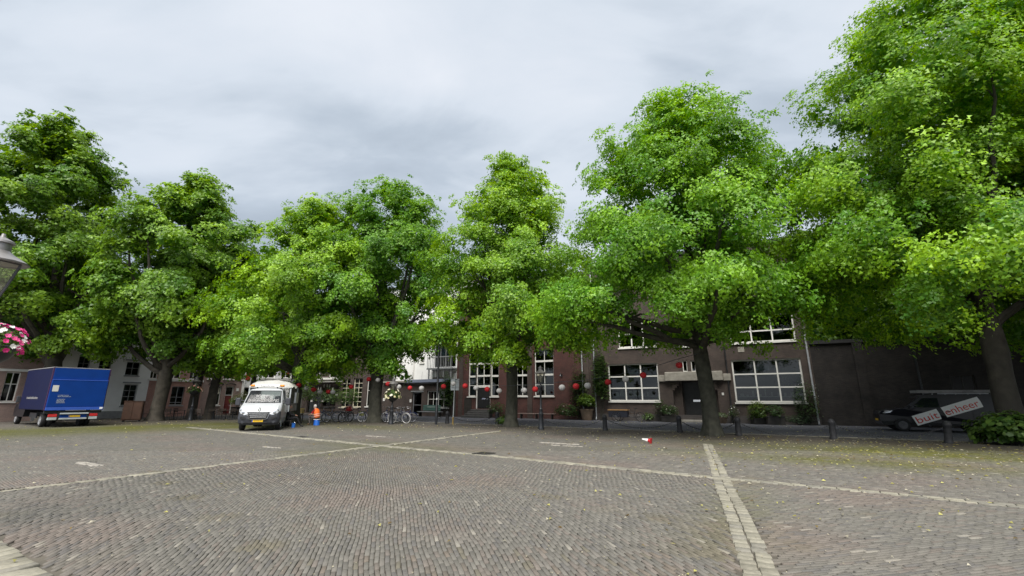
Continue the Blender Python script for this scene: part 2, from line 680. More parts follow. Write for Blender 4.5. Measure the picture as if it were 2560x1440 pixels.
def mat_ground(name, rot, bw, rh, strength=0.36, tint=(1, 1, 1)):
    m = bpy.data.materials.new(name)
    m.use_nodes = True
    nt = m.node_tree
    N, L = nt.nodes, nt.links
    p = N["Principled BSDF"]
    p.inputs["Roughness"].default_value = 0.85
    p.inputs["Specular IOR Level"].default_value = 0.3
    a = N.new("ShaderNodeAttribute")
    a.attribute_name = "col"
    g = N.new("ShaderNodeNewGeometry")
    mp = N.new("ShaderNodeMapping")
    mp.inputs["Rotation"].default_value = (0, 0, rot)
    L.new(g.outputs["Position"], mp.inputs[0])
    wv = N.new("ShaderNodeTexNoise")
    wv.inputs["Scale"].default_value = 0.8
    L.new(mp.outputs[0], wv.inputs["Vector"])
    vm = N.new("ShaderNodeVectorMath")
    vm.operation = 'SCALE'
    vm.inputs["Scale"].default_value = 0.25
    L.new(wv.outputs["Color"], vm.inputs[0])
    va = N.new("ShaderNodeVectorMath")
    va.operation = 'ADD'
    L.new(mp.outputs[0], va.inputs[0])
    L.new(vm.outputs[0], va.inputs[1])
    bt = N.new("ShaderNodeTexBrick")
    bt.inputs["Scale"].default_value = 1
    bt.inputs["Brick Width"].default_value = bw
    bt.inputs["Row Height"].default_value = rh
    bt.inputs["Mortar Size"].default_value = 0.007
    bt.inputs["Bias"].default_value = 0.1
    bt.inputs["Color1"].default_value = (1.22 * tint[0], 1.2 * tint[1], 1.2 * tint[2], 1)
    bt.inputs["Color2"].default_value = (0.78 * tint[0], 0.8 * tint[1], 0.82 * tint[2], 1)
    bt.inputs["Mortar"].default_value = (1 - strength,) * 3 + (1,)
    L.new(va.outputs[0], bt.inputs["Vector"])
    no = N.new("ShaderNodeTexNoise")
    no.inputs["Scale"].default_value = 3.2
    no.inputs["Detail"].default_value = 9
    no.inputs["Roughness"].default_value = 0.72
    L.new(g.outputs["Position"], no.inputs["Vector"])
    mr = N.new("ShaderNodeMapRange")
    mr.inputs[1].default_value = 0.3
    mr.inputs[2].default_value = 0.7
    mr.inputs[3].default_value = 0.68
    mr.inputs[4].default_value = 1.3
    L.new(no.outputs[0], mr.inputs[0])
    mx = N.new("ShaderNodeMix")
    mx.data_type = 'RGBA'
    mx.blend_type = 'MULTIPLY'
    mx.inputs[0].default_value = 1
    L.new(a.outputs["Color"], mx.inputs[6])
    L.new(bt.outputs[0], mx.inputs[7])
    m2 = N.new("ShaderNodeMix")
    m2.data_type = 'RGBA'
    m2.blend_type = 'MULTIPLY'
    m2.inputs[0].default_value = 1
    L.new(mx.outputs[2], m2.inputs[6])
    L.new(mr.outputs[0], m2.inputs[7])
    L.new(m2.outputs[2], p.inputs["Base Color"])
    b = N.new("ShaderNodeBump")
    b.inputs["Strength"].default_value = 0.5
    b.inputs["Distance"].default_value = 0.012
    b.invert = True
    L.new(bt.outputs["Fac"], b.inputs["Height"])
    L.new(b.outputs[0], p.inputs["Normal"])
    MATS[name] = m
    return m


def sheet(name, xs, ys, z, m, colf, keep=None):
    X, Y = np.meshgrid(xs, ys)
    x, y = X.ravel(), Y.ravel()
    V = np.stack([x, y, np.full_like(x, z)], 1)
    nx, ny = len(xs), len(ys)
    i = (np.arange(ny - 1)[:, None] * nx + np.arange(nx - 1)[None, :]).ravel()
    F = np.stack([i, i + 1, i + nx + 1, i + nx], 1)
    if keep is not None:
        cx, cy = x[F].mean(1), y[F].mean(1)
        F = F[keep(cx, cy)]
    return np_mesh(name, V, F, m, col=colf(x, y))


M_SQUARE = mat_ground("square_paving", R(36), 0.21, 0.055)
M_LANE = mat_ground("lane_paving", R(28), 0.24, 0.09, 0.5, (0.95, 0.98, 1.04))
M_BRICKPIECE = mat_attr("paving_brick", 0.8, 0.16, 55, 0.25)
M_BANDSTONE = mat_attr("band_stone", 0.8, 0.2, 24, 0.4)
M_SAND = mat("joint_sand", (0.066, 0.058, 0.045), 0.95, var=0.45, scale=1.3)

xs = np.concatenate([[-400, -200, -100, -70], np.arange(-50, 50.1, 0.6), [70, 100, 200, 400]])
ys = np.concatenate([[-300, -100, -30, -8], np.arange(-2, 60.1, 0.6), [75, 100, 200, 500]])
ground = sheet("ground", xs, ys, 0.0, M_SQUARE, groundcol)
tag(ground, kind="structure")

# lane between the bollards and the school row, and the pavement along the left row
Q0, E_ = np.array((-4.2, 41.8)), np.array((0.884, -0.468))
P0, D_ = np.array((-31.0, 45.0)), np.array((0.468, 0.884))


def lanecol(x, y):
    c = np.tile(np.array((0.115, 0.115, 0.122)), (len(x), 1))
    w = (0.5 + 0.5 * wob(x, y, 1.1, 1.0))[:, None]
    return c * (0.85 + 0.3 * w)


def boll(x):                                   # the bollard line across the square
    return 27.9 - 0.6 * x


lane = sheet("lane", np.arange(-32, 60.1, 0.7), np.arange(-12, 66.1, 0.7), 0.004, M_LANE, lanecol,
             keep=lambda x, y: (y > boll(x) + 0.9) & ((y - Q0[1]) < (x - Q0[0]) * (-0.468 / 0.884) + 1.5) & (x > -24 + 0.4 * (y - 40)))
tag(lane, kind="structure")

# joint bed below the laid bricks
ZB = 15.2


def bedkeep(x, y):
    return (y > 2.6) & (np.abs(x) < 1.2 * y + 3.0)


bed = sheet("joint_bed", np.arange(-23.1, 23.2, 0.35), np.append(np.arange(2.4, ZB - 0.4, 0.35), ZB - 0.3), 0.004, M_SAND,
            lambda x, y: np.tile((0.07, 0.06, 0.05), (len(x), 1)), keep=bedkeep)
tag(bed, kind="structure")


def warp(V):
    x, y = V[:, 0].copy(), V[:, 1].copy()
    V[:, 0] += 0.03 * np.sin(0.85 * y + 0.5 * x + 1) + 0.011 * np.sin(2.7 * x - 1.9 * y) + 0.006 * np.sin(7.3 * y + 5 * x)
    V[:, 1] += 0.028 * np.sin(0.7 * x - 0.4 * y) + 0.011 * np.sin(2.2 * y + 1.7 * x) + 0.006 * np.sin(6.1 * x - 4 * y)
    V[:, 2] += 0.012 * np.sin(0.9 * x + 0.7 * y) * np.sin(0.6 * y) + 0.004 * np.sin(3 * x + 1) * np.sin(2.6 * y)
    return V


BRICK_V = np.array([(sx, sy, z) for z in (0, 1, 2) for (sx, sy) in ((-1, -1), (1, -1), (1, 1), (-1, 1))], float)
BRICK_F = np.array([(8, 9, 10, 11)] + [(k * 4 + i, k * 4 + (i + 1) % 4, k * 4 + 4 + (i + 1) % 4, k * 4 + 4 + i) for k in (0, 1) for i in range(4)])


def blocks(C, U, hx, hy, ht, ch, tilt=0.0):
    """C (n,2) centres, U (n,2) long axis, half sizes, heights -> verts (n,12,3)"""
    n = len(C)
    V = np.zeros((n, 12, 3))
    W = np.stack([-U[:, 1], U[:, 0]], 1)
    tx, ty = rng.normal(0, tilt, n), rng.normal(0, tilt, n)
    for k in range(12):
        sx, sy, lv = BRICK_V[k]
        ins = ch if lv == 2 else 0.0
        a, b = sx * (hx - ins), sy * (hy - ins)
        V[:, k, 0] = C[:, 0] + U[:, 0] * a + W[:, 0] * b
        V[:, k, 1] = C[:, 1] + U[:, 1] * a + W[:, 1] * b
        if lv > 0:
            V[:, k, 2] = ht - (ch if lv == 1 else 0) + tx * a + ty * b
        else:
            V[:, k, 2] = 0.001
    return V


def panel(udir, cond, l=0.206, w=0.0515):
    u = np.array(udir) / np.hypot(*udir)
    v = np.array((-u[1], u[0]))
    m = int(32 / w)
    J, I = np.meshgrid(np.arange(-m, m), np.arange(-int(32 / l), int(32 / l)))
    J, I = J.ravel(), I.ravel()
    off = np.where(J % 2 == 0, 0.0, 0.5) + 0.16 * np.sin(J * 12.9898) + 0.1 * np.sin(J * 3.3)
    a, b = (I + off) * l, J * w
    x, y = a * u[0] + b * v[0], a * u[1] + b * v[1]
    k = cond(x, y) & (y > 2.5) & (y < ZB - 0.25) & (np.abs(x) < 1.2 * y + 3.4)
    C = np.stack([x[k], y[k]], 1)
    return C, np.tile(u, (len(C), 1))


bw1, bw2, bw3, bw4 = 0.165, 0.17, 0.18, 0.36
mainC = panel((-0.276, 0.961), lambda x, y: (side(B1, x, y) < -bw1) & (side(B2, x, y) < -bw2) & (side(B3, x, y) < -bw3) & (side(B4, x, y) > bw4))
rightC = panel((0.961, 0.25), lambda x, y: (side(B3, x, y) > bw3) & (side(B2, x, y) < -bw2))
upC = panel((0.81, -0.586), lambda x, y: (side(B1, x, y) < -bw1) & (side(B2, x, y) > bw2) & (side(B3, x, y) * 0 == 0) & (np.abs(side(B3, x, y)) > bw3))
leftC = panel((0.81, -0.586), lambda x, y: (side(B1, x, y) > bw1) & (side(B2, x, y) < -bw2) & (side(B4, x, y) > bw4))
cornC = panel((-0.276, 0.961), lambda x, y: (side(B4, x, y) < -bw4) & (x < 1))
C = np.concatenate([p[0] for p in (mainC, rightC, upC, leftC, cornC)])
U = np.concatenate([p[1] for p in (mainC, rightC, upC, leftC, cornC)])
n = len(C)
ang = rng.normal(0, 0.022, n)
U = np.stack([U[:, 0] * np.cos(ang) - U[:, 1] * np.sin(ang), U[:, 0] * np.sin(ang) + U[:, 1] * np.cos(ang)], 1)
hx = 0.0975 + rng.normal(0, 0.0045, n)
hy = 0.0225 + rng.normal(0, 0.0014, n)
ht = 0.021 + rng.normal(0, 0.002, n)
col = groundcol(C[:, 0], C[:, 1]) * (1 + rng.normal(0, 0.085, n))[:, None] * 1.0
r = rng.random(n)
col = np.where((r < 0.10)[:, None], col * 0.62 + C_PINK * 0.36, col)
col = np.where(((r > 0.10) & (r < 0.24))[:, None], col * 0.4 + C_DARK * 0.6, col)
col = np.where((r > 0.985)[:, None], col * 0.5 + np.array((0.27, 0.25, 0.21)) * 0.5, col)
V = blocks(C, U, hx, hy, ht, 0.005, 0.022)
dist = np.hypot(C[:, 0], C[:, 1]) + 3.0 * np.maximum(0, np.abs(C[:, 0]) / C[:, 1] - 1.12)
order = np.argsort(dist + 50 * (C[:, 1] < 4.72) + 50 * (np.abs(C[:, 0]) > 1.12 * C[:, 1]))
single, rest = order[:300], order[300:]
nearr = C[rest, 1] < 9.0
VV = warp(V[rest].reshape(-1, 3)).reshape(-1, 12, 3)
na, nb = int(nearr.sum()), int((~nearr).sum())
VA = VV[nearr].reshape(-1, 3)
VB = VV[~nearr][:, [0, 1, 2, 3, 8, 9, 10, 11]].reshape(-1, 3)
FB = np.array([(4, 5, 6, 7)] + [(i, (i + 1) % 4, 4 + (i + 1) % 4, 4 + i) for i in range(4)])
FF = np.concatenate([(np.arange(na)[:, None, None] * 12 + BRICK_F[None]).reshape(-1, 4), len(VA) + (np.arange(nb)[:, None, None] * 8 + FB[None]).reshape(-1, 4)])
o = np_mesh("brick_field", np.concatenate([VA, VB]), FF, M_BRICKPIECE, ground, np.concatenate([np.repeat(col[rest][nearr], 12, 0), np.repeat(col[rest][~nearr], 8, 0)]))
tag(o, kind="stuff")
# the nearest bricks one by one (twenty shapes and colours, shared)
variants = []
for k in range(20):
    q = single[k * 15]
    Vk = blocks(np.zeros((1, 2)), np.array([[1.0, 0.0]]), hx[[q]], hy[[q]], np.array([0.021]), 0.005, 0.03)[0]
    ob = np_mesh("brick", Vk, BRICK_F, M_BRICKPIECE, ground, np.tile(col[q], (12, 1)))
    variants.append(ob)
for i, q in enumerate(single):
    b = variants[i] if i < 20 else variants[(i * 7) % 20].copy()
    if i >= 20:
        COL.objects.link(b)
        b.parent = ground
    p = warp(np.array([[C[q, 0], C[q, 1], 0.0]]))[0]
    e1 = warp(np.array([[C[q, 0] + 0.1 * U[q, 0], C[q, 1] + 0.1 * U[q, 1], 0.0]]))[0]
    b.location = (p[0], p[1], p[2] + ht[q] - 0.021)
    b.rotation_euler = (0, 0, math.atan2(e1[1] - p[1], e1[0] - p[0]))


def band(name, line, rows, sl, sw, first=0.0, ymax=40, big=False):
    """a strip of pale setts; each sett its own object"""
    (ax, ay), (bx, by) = line
    L = math.hypot(bx - ax, by - ay)
    u = np.array(((bx - ax) / L, (by - ay) / L))
    w = np.array((-u[1], u[0]))
    cs, us, hxs, hys, cc = [], [], [], [], []
    for rr in range(rows):
        s = -random.random() * sl
        while s < L:
            l = sl * random.uniform(0.8, 1.25)
            o_ = (rr - (rows - 1) / 2) * sw + random.uniform(-0.012, 0.012)
            c = np.array((ax, ay)) + u * (s + l / 2) + w * o_
            s += l
            if c[1] > ymax or abs(c[0]) > 1.25 * c[1] + 3.4 or c[1] < 2.4:
                continue
            cs.append(c)
            us.append(u)
            hxs.append(l / 2 - 0.008)
            hys.append(sw / 2 - 0.007)
            base = np.array((0.22, 0.206, 0.163)) if random.random() > 0.25 else np.array((0.18, 0.17, 0.142))
            cc.append(base * random.uniform(0.8, 1.15))
    cs, us = np.array(cs), np.array(us)
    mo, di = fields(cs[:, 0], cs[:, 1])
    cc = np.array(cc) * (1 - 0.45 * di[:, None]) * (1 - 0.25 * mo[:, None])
    root = thing(name, None, None, (0, 0, 0))
    tag(root, kind="structure")
    V = blocks(cs, us, np.array(hxs), np.array(hys), np.full(len(cs), 0.027) + rng.normal(0, 0.002, len(cs)), 0.01 if big else 0.007, 0.03)
    od = np.argsort(cs[:, 1])
    for q in od[:300]:
        Vq = V[q].copy()
        Vq[:, :2] += 0.25 * (warp(V[q].copy()) - V[q])[:, :2]
        ct = Vq.mean(0) * np.array((1, 1, 0))
        ob = np_mesh("stone", Vq - ct, BRICK_F, M_BANDSTONE, root, np.tile(cc[q], (12, 1)))
        ob.location = ct
    if len(od) > 300:
        rs = od[300:]
        tag(np_mesh("stone_run", warp(V[rs].reshape(-1, 3)), (np.arange(len(rs))[:, None, None] * 12 + BRICK_F[None]).reshape(-1, 4),
                    M_BANDSTONE, root, np.repeat(cc[rs], 12, 0)), kind="stuff")
    return root


band("stone_band", B1, 1, 0.3, 0.27)
band("stone_band", B2, 2, 0.27, 0.155)
band("stone_band", B3, 2, 0.15, 0.17)
band("stone_band", B4, 2, 0.17, 0.32, big=True)
# a thin kerb of pale stones along the bollards
kx0, kx1 = -12.0, 24.0
band("kerb", ((kx0, boll(kx0) + 0.75), (kx1, boll(kx1) + 0.75)), 1, 0.5, 0.13)

# lighter replaced patches in the paving
for (px, py, w_, d_, dx) in ((210, 1163, 1.3, 0.25, 0), (1400, 1110, 1.6, 0.22, 0.0), (1420, 1116, 1.1, 0.14, 0), (940, 1092, 1.1, 0.16, 0), (680, 1120, 1.0, 0.12, 0)):
    gx, gy = gp(px, py)
    root = thing("repair_patch", None, None, (gx, gy, 0.0), R(-30))
    tag(root, kind="structure")
    k = int(w_ / 0.215)
    for jj in range(max(1, int(d_ / 0.058))):
        for ii in range(k):
            if random.random() < 0.2:
                continue
            Vq = blocks(np.array([[(ii - k / 2 + (jj % 2) * 0.5) * 0.215, jj * 0.058]]), np.array([[1.0, 0]]), np.array([0.1]), np.array([0.025]), np.array([0.024]), 0.005)[0]
            np_mesh("brick", Vq, BRICK_F, M_BRICKPIECE, root, np.tile(np.array((0.27, 0.25, 0.22)) * random.uniform(0.8, 1.1), (12, 1)))

# fallen leaves and petals
nl = 15000
lx, ly = rng.uniform(-34, 34, nl), rng.uniform(4.5, 36, nl)
mo, di = fields(lx, ly)
nearR = np.exp(-((lx - 15) / 9) ** 2 - ((ly - 14) / 4.5) ** 2)
dens = 0.05 + 0.3 * di * (lx > -9) + 0.07 * di + 0.2 * mo * (lx > -3) + 0.03 * mo + 1.0 * nearR + 0.12 * (lx > 0) + 0.08 * (np.hypot(lx, ly) < 9)
k = (rng.random(nl) < dens) & (np.abs(lx) < 1.25 * ly)
lx, ly = lx[k], ly[k]
nl = len(lx)
a = rng.uniform(0, 6.28, nl)
s = rng.uniform(0.02, 0.05, nl) * (0.45 + 0.05 * np.clip(ly, 4, 16))
q = np.zeros((nl, 4, 3))
for i, (du, dv) in enumerate(((-1, 0), (0.1, 0.62), (1, 0), (0.1, -0.62))):
    q[:, i, 0] = lx + s * (np.cos(a) * du - np.sin(a) * dv)
    q[:, i, 1] = ly + s * (np.sin(a) * du + np.cos(a) * dv)
    q[:, i, 2] = np.where(ly < ZB, 0.034, 0.012) + rng.uniform(0, 0.03, nl) * (i % 2)
rc = rng.random(nl)
lc = np.where((rc < 0.5)[:, None], np.array((0.42, 0.4, 0.13)), np.where((rc < 0.8)[:, None], np.array((0.45, 0.42, 0.32)), np.array((0.2, 0.15, 0.06))))
lc = lc * rng.uniform(0.6, 1.3, nl)[:, None]
o = np_mesh("fallen_leaves", q.reshape(-1, 3), np.arange(nl * 4).reshape(-1, 4), M_LEAF, None, np.repeat(lc, 4, 0))
tag(o, kind="stuff")

# fine pale bits blown over the bricks
nl = 9000
lx, ly = rng.uniform(-20, 22, nl), 4.4 + 20 * rng.random(nl) ** 1.5
k = (np.abs(lx) < 1.22 * ly) & (rng.random(nl) < 0.35 + 0.65 * sstep(-0.2, 0.6, wob(lx, ly, 0.55, 1.0) + 0.04 * lx))
lx, ly = lx[k], ly[k]
nl = len(lx)
a = rng.uniform(0, 6.28, nl)
s = rng.uniform(0.006, 0.016, nl) * (0.7 + 0.05 * ly)
q = np.zeros((nl, 3, 3))
for i, (du, dv) in enumerate(((-1, -0.4), (1, 0.0), (-0.2, 0.9))):
    q[:, i, 0] = lx + s * (np.cos(a) * du - np.sin(a) * dv)
    q[:, i, 1] = ly + s * (np.sin(a) * du + np.cos(a) * dv)
    q[:, i, 2] = np.where(ly < ZB, 0.033, 0.012) + rng.uniform(0, 0.012, nl)
lc = np.array((0.34, 0.31, 0.22)) * rng.uniform(0.6, 1.3, nl)[:, None]
tag(np_mesh("seed_litter", q.reshape(-1, 3), np.arange(nl * 3).reshape(-1, 3), M_LEAF, None, np.repeat(lc, 3, 0)), kind="stuff")

# ------------------------------------------------------------------ building rows
class Row:
    def __init__(self, p, d):
        self.p, self.d = np.array(p, float), np.array(d, float)
        self.rz = math.atan2(d[1], d[0])

    def hit(self, px, py, off=0.0):
        """where the line of sight meets the facade (off metres behind it): distance along it, height"""
        a, b, c = ray(px, py)
        nx, ny = -self.d[1], self.d[0]
        k = (nx * self.p[0] + ny * self.p[1] + off) / (nx * a + ny * b)
        X, Y = a * k, b * k
        return ((X - self.p[0]) * self.d[0] + (Y - self.p[1]) * self.d[1], CAM_H + c * k)

    def rect(self, x0, x1, y0, y1, off=0.0):
        xm, ym = (x0 + x1) / 2, (y0 + y1) / 2
        return (self.hit(x0, ym, off)[0], self.hit(x1, ym, off)[0], self.hit(xm, y1, off)[1], self.hit(xm, y0, off)[1])

    def pt(self, t, out_=0.0):
        """a place on the ground, out_ metres in front of the facade"""
        return self.p + self.d * t + np.array((self.d[1], -self.d[0])) * out_


SCH, LEFT = Row(Q0, E_), Row(P0, D_)
M_CURTAIN = mat("cream_curtain", (0.5, 0.46, 0.34), 0.9, var=0.15, scale=6)
M_BLIND = mat("grey_blind", (0.3, 0.32, 0.34), 0.8, var=0.1)
M_INT = mat("dark_interior", (0.05, 0.05, 0.05), 0.9, var=0.3)
M_CREAM = mat("cream_paint", (0.6, 0.56, 0.43), 0.5, var=0.06)
M_DOOR_R = mat("oxblood_door", (0.16, 0.03, 0.028), 0.4, var=0.15)
M_DOOR_K = mat("black_door", (0.014, 0.014, 0.015), 0.5, var=0.3)


def building(name, label, row, t0, t1, h, depth, m, holes, roof="flat", back=0.0, group=None, floor=0.0):
    """shell with real openings; local x along the facade, y into the house"""
    o0 = row.pt(t0, -back)
    root = thing(name, label, "building", (o0[0], o0[1], 0), row.rz, group)
    L = t1 - t0
    xs_ = sorted(set([0.0, L] + [round(v - t0, 4) for q in holes for v in (q[0], q[1])]))
    zs_ = sorted(set([0.0, h] + [round(v, 4) for q in holes for v in (q[2], q[3])]))
    xs_ = [v for v in xs_ if -1e-6 <= v <= L + 1e-6]
    zs_ = [v for v in zs_ if -1e-6 <= v <= h + 1e-6]
    w = MB()
    for i in range(len(xs_) - 1):
        for j in range(len(zs_) - 1):
            cx, cz = (xs_[i] + xs_[i + 1]) / 2, (zs_[j] + zs_[j + 1]) / 2
            if any(q[0] - t0 < cx < q[1] - t0 and q[2] < cz < q[3] for q in holes):
                continue
            w.add([(xs_[i], 0, zs_[j]), (xs_[i + 1], 0, zs_[j]), (xs_[i + 1], 0, zs_[j + 1]), (xs_[i], 0, zs_[j + 1])], [(0, 1, 2, 3)])
    for q in holes:                                        # reveals
        a, b, c, d = q[0] - t0, q[1] - t0, q[2], q[3]
        r_ = 0.3
        w.add([(a, 0, c), (a, r_, c), (a, r_, d), (a, 0, d)], [(0, 1, 2, 3)])
        w.add([(b, 0, c), (b, 0, d), (b, r_, d), (b, r_, c)], [(0, 1, 2, 3)])
        w.add([(a, 0, d), (a, r_, d), (b, r_, d), (b, 0, d)], [(0, 1, 2, 3)])
        w.add([(a, 0, c), (b, 0, c), (b, r_, c), (a, r_, c)], [(0, 1, 2, 3)])
    w.add([(0, 0, 0), (0, depth, 0), (0, depth, h), (0, 0, h)], [(0, 1, 2, 3)])
    w.add([(L, 0, 0), (L, 0, h), (L, depth, h), (L, depth, 0)], [(0, 1, 2, 3)])
    w.add([(0, depth, 0), (L, depth, 0), (L, depth, h), (0, depth, h)], [(0, 1, 2, 3)])
    w.build("wall", m, root, fixn=False)
    if roof == "flat":
        MB().mm(-0.0, L, -0.12, depth + 0.1, h, h + 0.22).build("roof" if depth > 2 else "coping", M_FELT, root)
    else:
        rh = roof
        MB().prism([(-0.35, h - 0.02), (depth + 0.35, h - 0.02), (depth / 2, h + rh)], 0.002, L - 0.002, 'x').build("roof", M_ROOF, root)
        MB().mm(0, L, -0.42, -0.02, h - 0.25, h - 0.03).build("gutter", M_WHITE, root)
    return root


def pane_mesh(w, h):
    return MB().mm(-w / 2, w / 2, -0.006, 0.006, -h / 2, h / 2)


def window(root, t0, q, cols, rows, m=None, fw=0.07, bw=0.05, recess=0.14, sill=True, curtain=None, glass=None, name="window", blind=0.0, thick=None):
    """cols / rows: list of inner division fractions; one pane object per opening"""
    m = m or M_WHITE
    x0, x1, z0, z1 = q[0] - t0, q[1] - t0, q[2], q[3]
    e = 0.004
    f = MB()
    y0, y1 = recess, recess + 0.08
    f.mm(x0 + e, x0 + fw, y0, y1, z0 + e, z1 - e).mm(x1 - fw, x1 - e, y0, y1, z0 + e, z1 - e)
    f.mm(x0 + fw, x1 - fw, y0, y1, z1 - fw, z1 - e).mm(x0 + fw, x1 - fw, y0, y1, z0 + e, z0 + fw)
    cx = [0] + list(cols) + [1]
    rz_ = [0] + list(rows) + [1]
    X = [x0 + fw + (x1 - x0 - 2 * fw) * c for c in cx]
    Z = [z0 + fw + (z1 - z0 - 2 * fw) * c for c in rz_]
    for k in range(1, len(X) - 1):
        f.mm(X[k] - bw / 2, X[k] + bw / 2, y0 + 0.008, y1 - 0.008, z0 + fw - 0.002, z1 - fw + 0.002)
    for k in range(1, len(Z) - 1):
        th = bw * (thick[k - 1] if thick else 1.0)
        for j in range(len(X) - 1):
            f.mm(X[j] + (bw / 2 if j else 0), X[j + 1] - (bw / 2 if j < len(X) - 2 else 0),
                 y0 + (0.0 if th <= bw else -0.06), y1 - 0.012, Z[k] - th / 2, Z[k] + th / 2)
    fo = f.build(name, m, root)
    cache = {}
    for i in range(len(X) - 1):
        for k in range(len(Z) - 1):
            w_, h_ = X[i + 1] - X[i], Z[k + 1] - Z[k]
            key = (round(w_, 2), round(h_, 2))
            if key not in cache:
                p = pane_mesh(w_ - 0.012, h_ - 0.012).build("pane", glass or M_GLASS, fo)
                cache[key] = p
            else:
                p = cache[key].copy()
                COL.objects.link(p)
                p.parent = fo
            p.location = ((X[i] + X[i + 1]) / 2, y0 + 0.045, (Z[k] + Z[k + 1]) / 2)
    if sill:
        MB().mm(x0 - 0.06, x1 + 0.06, -0.09, recess, z0 - 0.1, z0 - 0.004).build("sill", m, fo)
    if curtain:
        c = MB()
        for (a, b) in ((x0 + 0.05, x0 + 0.38 * (x1 - x0)), (x1 - 0.38 * (x1 - x0), x1 - 0.05)):
            nn = 14
            vs = []
            for i in range(nn + 1):
                x = a + (b - a) * i / nn
                yy = 0.34 + 0.035 * math.sin(i * 2.1)
                vs += [(x, yy, z0), (x, yy, z1)]
            c.add(vs, [(2 * i, 2 * i + 2, 2 * i + 3, 2 * i + 1) for i in range(nn)])
        c.build("curtain", curtain, fo)
    if blind:
        MB().mm(x0 + 0.02, x1 - 0.02, 0.34, 0.36, z1 - blind * (z1 - z0), z1 - 0.01).build("blind", M_BLIND, fo)
    return fo


def door(root, t0, q, m, frame=None, recess=0.12, light=0.0, fw=0.09, handle=True, letterbox=False):
    x0, x1, z0, z1 = q[0] - t0, q[1] - t0, q[2], q[3]
    f = MB()
    e = 0.004
    f.mm(x0 + e, x0 + fw, recess, recess + 0.1, z0 + e, z1 - e).mm(x1 - fw, x1 - e, recess, recess + 0.1, z0 + e, z1 - e)
    f.mm(x0 + fw, x1 - fw, recess, recess + 0.1, z1 - fw, z1 - e)
    zl = z1 - fw - light * (z1 - z0)
    if light:
        f.mm(x0 + fw, x1 - fw, recess, recess + 0.1, zl - 0.06, zl)
    fr = f.build("door_frame", frame or M_WHITE, root)
    top = zl - 0.06 if light else z1 - fw
    d = MB().mm(x0 + fw + 0.003, x1 - fw - 0.003, recess + 0.03, recess + 0.075, z0 + 0.01, top - 0.003)
    w_, hgt = x1 - x0 - 2 * fw, top - z0
    for (a, b) in ((0.08, 0.45), (0.52, 0.93)):
        d.bev(x0 + fw + 0.15 * w_, x1 - fw - 0.15 * w_, recess + 0.012, recess + 0.034, z0 + a * hgt, z0 + b * hgt, 0.008)
    do = d.build("door", m, root)
    if handle:
        MB().tube([(x0 + fw + 0.86 * w_, recess + 0.03, z0 + 0.45 * hgt), (x0 + fw + 0.86 * w_, recess - 0.03, z0 + 0.45 * hgt), (x0 + fw + 0.72 * w_, recess - 0.03, z0 + 0.45 * hgt)], 0.012, 6).build("handle", M_CHROME, do)
    if letterbox:
        MB().bev(x0 + fw + 0.35 * w_, x0 + fw + 0.65 * w_, recess + 0.002, recess + 0.012, z0 + 0.44 * hgt, z0 + 0.5 * hgt, 0.003).build("letterbox", M_CHROME, do)
    if light:
        p = pane_mesh(x1 - x0 - 2 * fw - 0.01, z1 - fw - zl - 0.01).build("pane", M_GLASS, fr)
        p.location = ((x0 + x1) / 2, recess + 0.05, (zl + z1 - fw) / 2)
    return do


def downpipe(root, x, z1, m=None, y=-0.09, r=0.055):
    o = MB().tube([(x, y, 0.25), (x, y, z1)], r, 8).tube([(x, y, 0.28), (x, y - 0.06, 0.1), (x, y - 0.12, 0.05)], r, 8)
    for z in (0.6, 2.4, 4.2, 6.2, 8.0):
        if z < z1:
            o.lathe([(r + 0.012, z), (r + 0.012, z + 0.06)], 8, (x, y, 0))
    return o.build("downpipe", m or M_ZINC, root, smooth=True)


# ---- left row
def lt(px):
    return LEFT.hit(px, 1010)[0]


ta, tb, tc_, td, te, tf, tg = lt(-260), lt(86), lt(362), lt(499), lt(598), lt(640), lt(752)
q1 = LEFT.rect(8, 46, 930, 1004)
q2 = LEFT.rect(-110, -60, 930, 1010)
b = building("brick_house", "reddish brown brick house beyond the cab of the blue truck", LEFT, ta, tb, 9.5, 9, M_BRICK_LEFT2, [q1, q2], 3.0)
window(b, ta, q1, [0.5], [0.6])
window(b, ta, q2, [0.5], [0.6])
MB().mm(0, tb - ta, -0.05, -0.003, 3.6, 3.78).build("string_course", M_WHITE, b)

q1 = LEFT.rect(306, 341, 961, 1014)
q2 = LEFT.rect(315, 350, 905, 939)
q3 = LEFT.rect(195, 226, 890, 930)
q4 = LEFT.rect(196, 230, 958, 1014)
q5 = LEFT.rect(247, 279, 896, 936)
b = building("white_house", "white plastered house with grey sashes behind the blue truck", LEFT, tb, tc_, 9.0, 9, M_RENDER, [q1, q2, q3, q4, q5], 2.8)
for q in (q1, q2, q3, q4, q5):
    window(b, tb, q, [0.5], [0.42, 0.72] if q is q1 else [0.55], M_GREY, blind=0.25)
for q in (q1, q2, q5):
    MB().mm(q[0] - tb - 0.15, q[1] - tb + 0.15, -0.08, -0.003, q[3] + 0.1, q[3] + 0.22).build("window_hood", M_GREY, b)
MB().mm(0, tc_ - tb, -0.03, -0.003, 0, 0.6).build("plinth", M_GREY, b)

